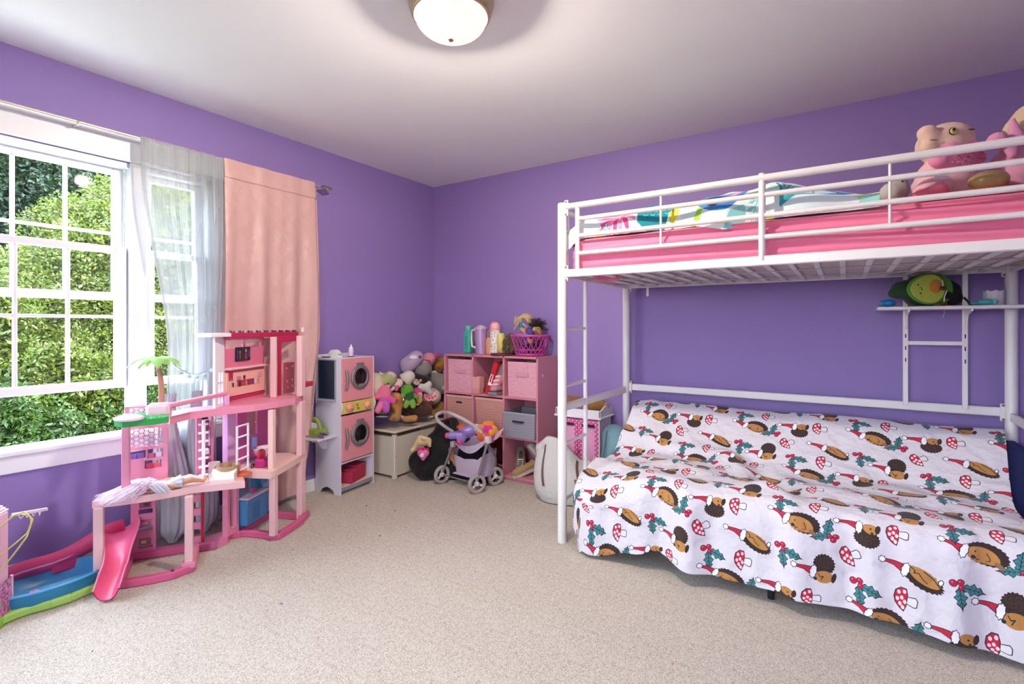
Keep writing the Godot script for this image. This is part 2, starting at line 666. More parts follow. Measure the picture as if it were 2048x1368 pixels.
func build_outside():
	var g := mb()
	g.grid(30, 30, func(u: float, v: float):
		var x := -0.4 - 50.0 * u * u - u
		var z := lerpf(-40, 44, v)
		return Vector3(x, -3.0 + 0.06 * absf(x) + 0.3 * sin(x * 0.6) * cos(z * 0.5), z))
	struct(g, "ground_outside", M(Color(1, 1, 1), 0.95, {"tex": [noise_tex(0.02, 512, FastNoiseLite.TYPE_SIMPLEX, ramp([0.0, hx("20260f"), 0.45, hx("3a4a1c"), 0.75, hx("5a6a2c"), 1.0, hx("6b5a3c")]), 9, 4), 0.35]}))
	# pale concrete terrace below the windows: sunlit, it throws light up onto the ceiling
	struct(mb().box(Vector3(-2.7, -3.1, 3.0), Vector3(4.6, 0.5, 11.0), Basis(), 0.01), "terrace_outside", M(hx("e2ded6"), 0.9, {"tex": [noise_tex(0.02, 256, FastNoiseLite.TYPE_SIMPLEX, ramp([0.0, hx("d8d4cc"), 1.0, hx("ffffff")]), 6, 3), 0.6]}))
	struct(mb().box(Vector3(2.0, -3.1, 6.8), Vector3(4.8, 0.5, 4.6), Basis(), 0.01), "terrace_side", M(hx("e2ded6"), 0.9))
	var ms := [leaf_cluster(1), leaf_cluster(2), leaf_cluster(3)]
	var light := Color(0.07, 0.096, 0.005)
	var mid := Color(0.022, 0.047, 0.005)
	var dark := Color(0.009, 0.026, 0.010)
	# the pale rounded tree whose top slopes down behind the right-hand panes
	var c := PX(250, 560, -7.5)
	tree("leafy_tree", "pale yellow-green rounded tree close outside the window beside the sash stile", "trees outside the window", Vector3(c.x, -2.6, c.z), 3.0, [[c, 1.5], [PX(150, 600, -7.2), 1.1], [PX(330, 480, -7.8), 1.4], [PX(420, 520, -8), 1.4], [PX(200, 480, -7.6), 0.9]], light, 9000, 0.12, ms, 0.75)
	# shrubs filling the lower panes
	c = PX(60, 760, -6)
	tree("leafy_shrub", "bright green shrub below the sash opening with pale leaf tips", "shrubs outside the window", Vector3(c.x, -2.7, c.z), 1.2, [[c, 0.85], [PX(-60, 700, -6.4), 0.9], [PX(150, 790, -5.8), 0.7], [PX(40, 640, -6.6), 0.75]], light * 0.9, 5600, 0.06, ms, 0.62)
	c = PX(190, 860, -5.6)
	tree("leafy_shrub", "mid green low shrub at the foot of the window view", "shrubs outside the window", Vector3(c.x, -2.8, c.z), 1.0, [[c, 0.65], [PX(60, 880, -5.2), 0.6], [PX(300, 840, -5.8), 0.8], [PX(400, 800, -6), 0.8], [PX(-60, 860, -5.2), 0.7]], mid * 1.3, 5600, 0.05, ms, 0.58)
	c = PX(210, 720, -6.6)
	tree("leafy_shrub", "yellow-green arching shrub with bare twigs seen through the lower sash", "shrubs outside the window", Vector3(c.x, -2.7, c.z), 1.3, [[c, 0.75], [PX(300, 700, -6.8), 0.9], [PX(120, 690, -7), 0.7]], light * 1.05, 4600, 0.05, ms, 0.62)
	# taller dark trees behind
	c = PX(60, 420, -12)
	tree("dark_tree", "tall dark green tree behind the upper sash panes", "trees outside the window", Vector3(c.x, -2.2, c.z), 5.0, [[c, 2.0], [PX(130, 350, -12.4), 1.5], [PX(-60, 380, -12), 1.9], [PX(20, 540, -11.5), 1.7]], dark * 1.3, 6800, 0.2, ms, 1.15)
	c = PX(10, 330, -14)
	tree("dark_tree", "sunlit green tree crown reaching above the upper sash", "trees outside the window", Vector3(c.x, -2.0, c.z), 6.0, [[c, 1.9], [PX(110, 300, -14), 1.5], [PX(-120, 300, -14), 2.2]], mid, 5200, 0.22, ms, 1.2)
	c = PX(420, 330, -17)
	tree("dark_tree", "distant dark tree with sky showing between its branches", "trees outside the window", Vector3(c.x, -2.0, c.z), 6.0, [[c, 2.4], [PX(330, 420, -16), 2.2], [PX(520, 360, -16), 2.4], [PX(225, 330, -18), 1.3]], dark, 4200, 0.25, ms, 1.3)
	c = PX(190, 366, -16)
	tree("bronze_tree", "small bronze-leaved tree showing between green crowns in the upper pane", "trees outside the window", Vector3(c.x, -2.0, c.z), 4.5, [[c, 0.75], [PX(215, 360, -16), 0.6]], Color(0.12, 0.055, 0.015), 700, 0.1, ms, 1.2)
	for k in 7:
		var z := -13.0 + k * 4.4
		var q := Vector3(-20.0 - 2.0 * (k % 2), 1.2, z)
		tree("dark_tree", "dark woodland tree in the row far behind the shrubs", "woodland row far outside", Vector3(q.x, -1.8, q.z), 5.0, [[q, 2.6], [q + Vector3(0.5, 1.6, 1.4), 2.0], [q + Vector3(0.3, -1.6, -1.0), 2.2]], dark * 0.9, 2600, 0.25, ms, 1.7)
	for k in 4:
		var z := 2.6 + k * 2.3
		var q := Vector3(-8.0 - (k % 2) * 1.5, 0.2, z)
		tree("leafy_tree", "green garden tree further along outside the window wall", "garden trees along the house", Vector3(q.x, -2.6, q.z), 3.0, [[q, 1.5], [q + Vector3(0.3, 1.0, 0.7), 1.1]], mid, 2600, 0.12, ms, 1.1)

func build_ceiling_light():
	var b := PY(902, 78, 2.284)
	var at := Vector3(b.x, CEIL, b.z)
	var t := thing("ceiling_light", "flush ceiling light with frosted glass dome and brushed nickel rim", "ceiling light", at)
	var nickel := M(hx("b9a58a"), 0.32, {"metallic": 0.9})
	part(mb().lathe([Vector2(0.0, 0), Vector2(0.165, 0), Vector2(0.168, -0.012), Vector2(0.162, -0.04), Vector2(0.152, -0.068), Vector2(0.145, -0.075), Vector2(0.139, -0.073), Vector2(0.139, -0.03), Vector2(0.0, -0.028)], 40), "pan", nickel, t)
	var dome := [Vector2(0.139, -0.07)]
	for i in 11:
		var a := PI / 2 * i / 10
		dome.append(Vector2(0.139 * cos(a), -0.072 - 0.08 * sin(a)) if i < 10 else Vector2(0, -0.152))
	part(mb().lathe(dome, 40), "glass_dome", M(hx("fbf4e6"), 0.4, {"glow": [Color(1.0, 0.96, 0.9), 0.7]}), t, "lit frosted glass dome")
	part(mb().lathe([Vector2(0, -0.166), Vector2(0.008, -0.164), Vector2(0.011, -0.158), Vector2(0.007, -0.152), Vector2(0.0, -0.15)], 14), "finial", M(hx("b08a6a"), 0.35, {"metallic": 0.6}), t)
	var l := OmniLight3D.new()
	l.name = "bulb_light"
	t.add_child(l)
	l.position = Vector3(0, -0.085, 0)
	l.light_energy = 2.5
	l.light_color = Color(1.0, 0.955, 0.89)
	l.light_size = 0.04
	l.omni_range = 12.0
	l.omni_attenuation = 2.0
	l.shadow_enabled = true

func build_curtains():
	var rod_m := M(hx("cfc9bb"), 0.3, {"metallic": 0.7})
	var xr := 0.085
	var yr := 2.145
	var t := thing("curtain_rod", "thin metal curtain rod with twisted finial across the window head", "curtain rod", Vector3(xr, yr, 2.5))
	var at := Vector3(xr, yr, 2.5)
	part(mb(at).tube([Vector3(xr, yr, 1.26), Vector3(xr, yr, 4.0)], 0.009, 10), "pole", rod_m, t)
	var fin := mb(at)
	for k in 4:
		var pts := []
		for i in 13:
			var s := i / 12.0
			var a := s * TAU * 1.1 + k * PI / 2
			var rr := 0.016 * sin(PI * clampf(s * 0.94 + 0.03, 0, 1)) + 0.003
			pts.append(Vector3(xr + rr * cos(a), yr + rr * sin(a), 1.25 - s * 0.075))
		fin.tube(pts, 0.0035, 5)
	fin.ball(Vector3(xr, yr, 1.17), Vector3(0.008, 0.008, 0.008))
	part(fin, "finial", M(hx("9a958c"), 0.3, {"metallic": 0.85}), t)
	for z in [1.3, 2.6, 3.9]:
		var b := mb(at)
		b.box(Vector3(0.006, yr, z), Vector3(0.008, 0.05, 0.02))
		b.tube([Vector3(0.006, yr - 0.008, z), Vector3(xr, yr - 0.014, z), Vector3(xr + 0.012, yr, z)], 0.004, 6)
		part(b, "bracket", rod_m, t)
	# grey sheer: gathered on the rod, hanging to the floor
	var sheer := M(hx("b9bcbe"), 0.9, {"alpha": 0.58, "back": Color(0.7, 0.7, 0.7)})
	var gath := func(s: float) -> float:   # deeper, tighter folds on the side next to the pink curtain
		return sm(0.45, 0.75, s)
	var at2 := Vector3(xr, 0, 2.14)
	var c := thing("sheer_curtain", "sheer grey curtain gathered on the rod beside the open window", "curtain", at2)
	var panel := func(u: float, v: float) -> Vector3:
		var y := lerpf(2.155, 0.03, v)
		var zl := lerpf(2.345, 2.235, sm(0.0, 0.55, v)) + 0.01 * sin(v * 9.0)
		var zr := lerpf(1.93, 1.99, sm(0.1, 1.0, v))
		zl = lerpf(zl, 2.21, sm(0.8, 1, v))
		var g: float = gath.call(u)
		var z := lerpf(zl, zr, u + 0.012 * sin(u * 40.0))
		var amp := lerpf(0.006, 0.018, sm(0.0, 0.25, v)) * (0.45 + 1.1 * g)
		if v < 0.055:
			amp *= 0.5
		var x := 0.095 + amp * (sin(u * 46.0 + 0.8 * sin(v * 3.0)) + 0.5 * sin(u * 93.0 + v * 2.0) + 0.35 * sin(u * 17.0)) + 0.0022 * sin(u * 197.0 + 2.0 * sin(u * 31.0) + v)
		x += 0.03 * sm(0.7, 1.0, v) + 0.012 * sin(u * 5.0 + v * 4.0) * v
		return Vector3(x, y, z)
	part(mb(at2).grid(260, 46, panel), "cloth", sheer, c)
	# the doubled hem at the top and the heavier gathered side are further layers of the same cloth
	part(mb(at2).grid(150, 4, func(u: float, v: float): return panel.call(u, v * 0.062) + Vector3(0.006, 0, 0)), "rod_pocket", M(hx("b9bcbe"), 0.9, {"alpha": 0.5}), c)
	part(mb(at2).grid(70, 40, func(u: float, v: float): return panel.call(0.62 + 0.38 * u, 0.05 + 0.95 * v) + Vector3(-0.018 + 0.012 * sin(u * 30.0), 0, 0.006 * sin(v * 7.0))), "folded_layer", M(hx("b9bcbe"), 0.9, {"alpha": 0.4, "back": Color(0.4, 0.4, 0.4)}), c)
	part(mb(at2).grid(6, 40, func(u: float, v: float): return panel.call(0.03 * u, v) + Vector3(0.004, 0, 0)), "hem", M(hx("b9bcbe"), 0.9, {"alpha": 0.6}), c)
	# pooled lower end, bunched and bluish grey behind the dollhouse
	for q in [[2.225, 0.062, 0.16], [2.06, 0.05, 0.15]]:
		part(mb(at2).grid(80, 24, func(u: float, v: float):
			var a := TAU * u
			var y := lerpf(0.8, 0.015, v)
			var r: float = q[1] * (0.45 + 0.75 * sm(0.0, 0.6, v)) * (1.0 - 0.75 * sm(0.9, 1.0, v))
			r *= 1.0 + 0.13 * sin(a * 13.0 + 1.5 * sin(v * 5.0)) + 0.06 * sin(a * 29.0)
			return Vector3(lerpf(0.1, q[2], sm(0.1, 0.9, v)) + 0.9 * r * cos(a), y, q[0] - 0.06 * (1.0 - v) * (q[0] - 2.14) * 3.0 + r * sin(a) + 0.012 * sin(v * 6.0))), "bunched_end", M(hx("b9bcbe"), 0.9, {"rim": 0.2}), c)
	# pink blackout panel
	var pink := M(hx("cfa59d"), 0.42, {"rim": 0.3, "bump": [noise_tex(0.012, 512, FastNoiseLite.TYPE_SIMPLEX_SMOOTH, null, 21, 3), 0.6, 1.3]})
	var at3 := Vector3(xr, 0, 1.6)
	var p := thing("pink_curtain", "dusty pink satin curtain hanging from the rod to the floor", "curtain", at3)
	var pp := func(u: float, v: float) -> Vector3:
		var y := lerpf(2.158, 0.04, v)
		var zl := 1.925 - 0.006 * sin(v * 7.0)
		var zr := 1.288 - 0.018 * sin(minf(v * 2.4, PI)) + 0.065 * sm(0.45, 0.75, v) + 0.06 * sm(0.75, 1.0, v)
		var z := lerpf(zl, zr, u)
		var edge := sm(0.86, 1.0, u)
		var amp := 0.003 + 0.009 * sm(0.04, 0.4, v)
		var x := 0.1 + amp * (sin(u * 21.0 + 0.6 * sin(v * 4.0)) + 0.55 * sin(u * 37.0 + v * 3.0)) + 0.006 * sin(u * 12.0 - v * 15.0) * sin(v * 9.0 + u * 4.0) * sm(0.15, 0.5, v) + 0.004 * sin(u * 30.0 + v * 22.0) * sin(v * 17.0 - u * 9.0) * sm(0.25, 0.5, v) + 0.003 * sin(u * 25.0 - v * 40.0) * sm(0.4, 0.7, v)
		x += 0.02 * edge * sin(v * 3.0) - 0.03 * sm(0.95, 1.0, u)
		return Vector3(x, y, z)
	part(mb(at3).grid(110, 60, pp), "cloth", pink, p)
	part(mb(at3).grid(110, 3, func(u: float, v: float): return pp.call(u, v * 0.052) + Vector3(0.003 + 0.002 * v, 0, 0)), "rod_pocket", pink, p)
	part(mb(at3).tube([pp.call(1.0, 0.02), pp.call(1.0, 0.25), pp.call(1.0, 0.5), pp.call(1.0, 0.75), pp.call(1.0, 0.99)], 0.004, 6), "side_hem", M(hx("cfa59d"), 0.5), p)

const BX0 := 1.878
const BX1 := 3.83
const BZF := 1.045
const BZB := 0.09
var metal_white: StandardMaterial3D

func build_bed():
	metal_white = M(hx("ece8e2"), 0.32)
	var bolt := M(hx("8d8a86"), 0.35, {"metallic": 0.9})
	var at := Vector3((BX0 + BX1) / 2, 0, (BZF + BZB) / 2)
	var t := thing("loft_bed", "white metal loft bed frame with guard rails and a short end ladder", "bed", at)
	for x in [BX0, BX1]:
		for z in [BZF, BZB]:
			var p := mb(at).tube([Vector3(x, 0, z), Vector3(x, 1.822, z), Vector3(x, 1.829, z), Vector3(x, 1.832, z)], [0.0245, 0.0245, 0.022, 0.012], 18)
			part(p, "post", metal_white, t)
	# front guard
	part(mb(at).tube([Vector3(BX0, 1.808, BZF), Vector3(BX1, 1.808, BZF)], 0.0165, 12), "guard_rail", metal_white, t)
	for y in [1.735, 1.645, 1.552]:
		part(mb(at).tube([Vector3(1.969, y, BZF), Vector3(3.74, y, BZF)], 0.0115, 10), "guard_rail", metal_white, t)
	for x in [1.969, 2.854, 3.74]:
		part(mb(at).tube([Vector3(x, 1.808 if x != 2.854 else 1.828, BZF), Vector3(x, 1.45, BZF)], 0.0125 if x != 2.854 else 0.0145, 10), "guard_upright", metal_white, t)
	for x in [2.413, 3.30]:
		part(mb(at).tube([Vector3(x, 1.808, BZF), Vector3(x, 1.552, BZF)], 0.0055, 7), "guard_spindle", metal_white, t)
	part(mb(at).box(Vector3((BX0 + BX1) / 2, 1.449, BZF), Vector3(BX1 - BX0 - 0.04, 0.042, 0.022), Basis(), 0.004), "side_rail", metal_white, t)
	part(mb(at).box(Vector3((BX0 + BX1) / 2, 1.449, BZB), Vector3(BX1 - BX0 - 0.04, 0.042, 0.022), Basis(), 0.004), "side_rail", metal_white, t)
	# ends
	for x in [BX0, BX1]:
		part(mb(at).tube([Vector3(x, 1.79, BZF), Vector3(x, 1.79, BZB)], 0.0125, 10), "end_rail", metal_white, t)
		part(mb(at).tube([Vector3(x, 1.62, BZF), Vector3(x, 1.62, BZB)], 0.0095, 8), "end_rail", metal_white, t)
		part(mb(at).box(Vector3(x, 1.449, (BZF + BZB) / 2), Vector3(0.022, 0.042, BZF - BZB - 0.04), Basis(), 0.004), "end_rail", metal_white, t)
		for z in [0.972, 0.55, 0.2]:
			part(mb(at).tube([Vector3(x, 1.79, z), Vector3(x, 1.45, z)], 0.0055, 7), "end_spindle", metal_white, t)
		part(mb(at).box(Vector3(x, 0.725, (BZF + BZB) / 2), Vector3(0.02, 0.042, BZF - BZB - 0.045), Basis(), 0.004), "lower_rail", metal_white, t)
	part(mb(at).tube([Vector3(BX0, 1.45, 0.756), Vector3(BX0, 0.30, 0.752), Vector3(BX0, 0.02, 0.752)], 0.0125, 10), "ladder_rail", metal_white, t)
	for y in [1.153, 0.845, 0.53, 0.23]:
		part(mb(at).tube([Vector3(BX0, y, 0.756), Vector3(BX0, y - 0.006, BZF)], 0.0095, 8), "ladder_rung", metal_white, t)
	part(mb(at).box(Vector3((BX0 + BX1) / 2, 0.744, BZB - 0.012), Vector3(BX1 - BX0 - 0.05, 0.044, 0.02), Basis(), 0.004), "back_rail", metal_white, t)
	part(mb(at).tube([Vector3(BX0, 1.70, BZB), Vector3(BX1, 1.70, BZB)], 0.0115, 8), "guard_rail", metal_white, t)
	# slats and the two lengthways wires under the mattress
	for k in 19:
		var x := 2.0 + k * 0.0955
		part(mb(at).bar(Vector3(x, 1.438, BZB), Vector3(x, 1.438, BZF), 0.024, 0.011, Vector3.UP, 0.003), "slat", metal_white, t)
	for z in [0.38, 0.74]:
		part(mb(at).tube([Vector3(BX0 + 0.03, 1.432, z), Vector3(BX1 - 0.03, 1.432, z)], 0.004, 6), "slat_wire", M(hx("b8b4b4"), 0.4, {"metallic": 0.4}), t)
	# brackets and bolts
	for q in [[BX0 + 0.025, 1.449, BZF], [BX0 + 0.025, 1.80, BZF], [BX0 + 0.03, 0.744, BZB], [BX1 - 0.03, 0.744, BZB], [BX0 + 0.026, 1.449, BZB], [BX1 - 0.026, 1.449, BZB]]:
		var b := mb(at)
		b.box(Vector3(q[0], q[1], q[2]), Vector3(0.022, 0.085, 0.012), Basis(), 0.003)
		part(b, "bracket", metal_white, t)
		for s in [-1, 1]:
			part(mb(at).ball(Vector3(q[0], q[1] + s * 0.034, q[2] + 0.008), Vector3(0.006, 0.006, 0.004), Basis(), 5), "bolt", bolt, t)
	part(mb(at).box(Vector3(2.03, 1.40, BZB), Vector3(0.016, 0.06, 0.006)), "hook", metal_white, t)
	# wall-side shelf fixed to the lower rail
	var xa := PZ(1811, 700, 0.1).x
	var xb := PZ(1930, 700, 0.1).x
	for x in [xa, xb]:
		var u := mb(at)
		u.box(Vector3(x, 1.10, 0.1), Vector3(0.022, 0.70, 0.014), Basis(), 0.002)
		part(u, "shelf_upright", metal_white, t)
		for k in 5:
			part(mb(at).box(Vector3(x, 1.24 - k * 0.063, 0.1075), Vector3(0.005, 0.02, 0.002), Basis(), 0), "slot", M(hx("33303a"), 0.8), t)
		var br := PackedVector2Array([Vector2(0, 0), Vector2(0.17, 0), Vector2(0.17, -0.012), Vector2(0.06, -0.03), Vector2(0.02, -0.09), Vector2(0.0, -0.1)])
		part(mb(at).prism(br, Transform3D(Basis(Vector3.BACK, Vector3.UP, Vector3.LEFT), Vector3(x + 0.004, 1.25, 0.107)), 0.008), "shelf_bracket", metal_white, t)
	part(mb(at).bar(Vector3(xa, 1.078, 0.1), Vector3(xb, 1.078, 0.1), 0.012, 0.02), "shelf_crossbar", metal_white, t)
	part(mb(at).box(Vector3(3.575, 1.257, 0.165), Vector3(0.56, 0.016, 0.2), Basis(), 0.003), "shelf_board", metal_white, t)
	# mattress in its pink sheet
	var sheet := M(hx("ec7f9f"), 0.75, {"rim": 0.25})
	var under := M(hx("c4b6b6"), 0.9)
	var ma := Vector3(2.86, 1.446, 0.56)
	var ms := thing("mattress", "mattress in a wrinkled bright pink fitted sheet on the loft bed", "mattress", ma)
	var X0 := 1.915
	var X1 := 3.795
	var side := func(u: float, v: float) -> Vector3:   # v runs up the front face and over the top to the back
		var x := lerpf(X0, X1, u)
		var h := 0.195
		var z: float
		var y: float
		var bot := 1.455
		if v < 0.4:
			var s := v / 0.4
			y = bot + h * s
			z = 1.008 + 0.012 * sin(s * PI)
		else:
			var s := (v - 0.4) / 0.6
			y = bot + h + 0.015 * sin(s * PI)
			z = lerpf(1.0, 0.13, s)
		var r := 0.03
		var e := sm(0.30, 0.4, v) * (1.0 - sm(0.4, 0.46, v))
		y -= 0.012 * e
		z -= 0.012 * e
		# folds pulled along the front
		var f := sm(0.02, 0.1, v) * (1.0 - sm(0.5, 0.7, v))
		var ph := (v / 0.4) * 26.0 + 3.0 * sin(x * 1.7) + 2.2 * x
		z += f * (0.0085 * sin(ph) + 0.0065 * sin(ph * 0.53 + x * 4.0 + 1.0)) * (0.55 + 0.45 * sin(x * 2.3 + 0.6))
		z -= f * 0.007 * maxf(0.0, sin(ph * 0.81 - x * 1.3))
		var cx := minf(u, 1.0 - u) * (X1 - X0)
		if cx < 0.06:
			var k := 1.0 - cx / 0.06
			z = lerpf(z, z - 0.03 if v < 0.4 else z, k * k)
			y -= 0.03 * k * k * sm(0.2, 0.45, v)
		return Vector3(x, y, z)
	part(mb(ma).grid(170, 70, side), "sheet", sheet, ms)
	for x in [X0, X1]:
		var ends := mb(ma)
		ends.grid(16, 6, func(u: float, v: float): return Vector3(x - (0.012 if x == X0 else -0.012) * sin(u * PI) * sin(v * PI), 1.455 + 0.165 * v + 0.01 * sin(u * 30.0) * v * (1.0 - v), lerpf(0.985, 0.13, u)))
		part(ends, "sheet_end", sheet, ms)
	part(mb(ma).box(Vector3((X0 + X1) / 2, 1.452, 0.56), Vector3(X1 - X0 - 0.03, 0.012, 0.86), Basis(), 0.004), "underside", under, ms, "pale grey mattress underside")
	var dr := mb(ma)
	dr.grid(10, 5, func(u: float, v: float): return Vector3(2.0 + 0.13 * u, 1.44 - (0.015 + 0.018 * sin(u * PI)) * v, 0.93 - 0.1 * u + 0.01 * sin(u * 9.0)))
	part(dr, "sheet_tuck", sheet, ms)
	build_comforter()

func build_comforter():
	# printed with leaves, fronds and feathers
	var im := Image.create(1400, 700, false, Image.FORMAT_RGB8)
	im.fill(hx("dfeeee"))
	var r := RandomNumberGenerator.new()
	r.seed = 5
	var frond := func(o: Vector2, a: float, l: float, c: Color, n: int):
		for k in n:
			var s := (k + 1.0) / n
			var b := o + Vector2(l * s, 0).rotated(a)
			for d in [-1, 1]:
				var e := b + Vector2(l * 0.5 * (1.1 - s * 0.6), 0).rotated(a + d * (0.9 - 0.3 * s))
				var m := (b + e) / 2 + (e - b).orthogonal().normalized() * l * 0.05
				fill_poly(im, [b, m, e, (b + e) / 2 - (e - b).orthogonal().normalized() * l * 0.03], c)
		stroke(im, [o, o + Vector2(l, 0).rotated(a)], l * 0.04, c)
	var pal := [hx("6fb6c9"), hx("a9cf3f"), hx("d9d640"), hx("2f9fae"), hx("7fd0c8"), hx("e2568f")]
	for k in 46:
		frond.call(Vector2(r.randf() * 1400, r.randf() * 700), r.randf() * TAU, r.randf_range(50, 130), pal[r.randi() % 5], 7)
	for k in 26:
		var c := Vector2(r.randf() * 1400, r.randf() * 700)
		fill_poly(im, oval(c, Vector2(r.randf_range(30, 60), r.randf_range(18, 34)), r.randf() * PI), [hx("c6d832"), hx("9ccc3c"), hx("e4dc45"), hx("8fd6cf")][r.randi() % 4])
	# the bold motifs along the visible edge
	for k in 12:      # pink blossom, left
		var a := -0.3 + k * 0.33
		fill_poly(im, oval(Vector2(300, 380) + Vector2(62, 0).rotated(a), Vector2(70, 13), a), hx("e0457f") if k % 2 == 0 else hx("f08cb4"))
	fill_poly(im, [Vector2(420, 250), Vector2(560, 230), Vector2(600, 400), Vector2(520, 520), Vector2(410, 470)], hx("138a98"))
	for k in 7:
		for j in 4:
			var o := Vector2(440 + j * 34 + (k % 2) * 16, 270 + k * 30)
			stroke(im, [o, o + Vector2(7, 9), o + Vector2(15, 9), o + Vector2(20, 0)], 3, hx("9fe0e0"))
	fill_poly(im, [Vector2(600, 230), Vector2(760, 230), Vector2(740, 420), Vector2(640, 520), Vector2(590, 400)], hx("cfe7e6"))
	fill_poly(im, oval(Vector2(800, 370), Vector2(120, 80), -0.5), hx("3f86cf"))
	fill_poly(im, oval(Vector2(850, 330), Vector2(90, 22), -0.9), hx("f0a8cb"))
	fill_poly(im, oval(Vector2(770, 400), Vector2(36, 26), -0.4), hx("15233a"))
	fill_poly(im, oval(Vector2(762, 392), Vector2(13, 8), -0.4), hx("eef4f8"))
	for k in 9:       # palm blades, right
		var o := Vector2(1050, 470)
		var e := o + Vector2(150, 0).rotated(-1.7 + k * 0.19)
		stroke(im, [o, (o + e) / 2 + Vector2(10, -8), e], 11 - k * 0.4, hx("2f9fae") if k % 2 == 0 else hx("57bcc6"))
	fill_poly(im, oval(Vector2(1240, 400), Vector2(80, 36), -0.5), hx("2b84c4"))
	fill_poly(im, oval(Vector2(1215, 420), Vector2(46, 20), -0.5), hx("bfe3e6"))
	var m := M(Color(1, 1, 1), 0.85, {"map": tex(im), "rim": 0.2})
	var at := Vector3(2.55, 1.65, 0.75)
	var g := mb(at)
	var top := func(u: float, v: float) -> Vector3:
		var x := lerpf(1.872, 3.27, u)
		var s := v
		var lump := 0.03 * sin(x * 5.0 + 0.6) + 0.018 * sin(x * 11.0 + s * 5.0) + 0.012 * sin(x * 23.0 - s * 9.0)
		var hgt := (0.1 + 0.4 * lump + 0.02 * sm(2.5, 2.9, x)) * (1.0 - 0.55 * sm(2.9, 3.27, x)) + 0.012
		var a := s * PI
		var zc := lerpf(0.985, 1.005, sin(x * 4.0) * 0.5 + 0.5)
		var y := 1.642 + 0.004 + hgt * 1.25 * pow(sin(minf(a, PI / 2 + (a - PI / 2) * 0.55)), 0.3)
		var z := zc - 0.34 * (1.0 - cos(a)) / 2.0 * 1.6 + 0.01 * sin(x * 31.0) * sin(a)
		if v < 0.02:
			y = 1.64
		# the corner droops over the mattress end
		var d := 1.0 - sm(1.87, 1.98, x)
		y -= 0.075 * d * (1.0 - 0.2 * sin(s * 8.0))
		z += 0.012 * sin(x * 17.0 + 1.0) * (1.0 - v)
		y += 0.004 * sin(x * 47.0 + s * 20.0) * sin(a)
		# a pointed fold hangs over the edge near the middle
		var f := 1.0 - minf(1.0, absf(x - 2.70) / 0.14)
		if v < 0.08:
			y -= 0.035 * f
			z += 0.035 * f
		return Vector3(x, y, z)
	g.grid(150, 30, top, Vector2(1, 1), func(u: float, v: float): return Vector2(u, 0.70 - v * 1.3))
	var o := single(g, "comforter", m, at, "white comforter printed with tropical leaves bunched along the loft mattress", "comforter")

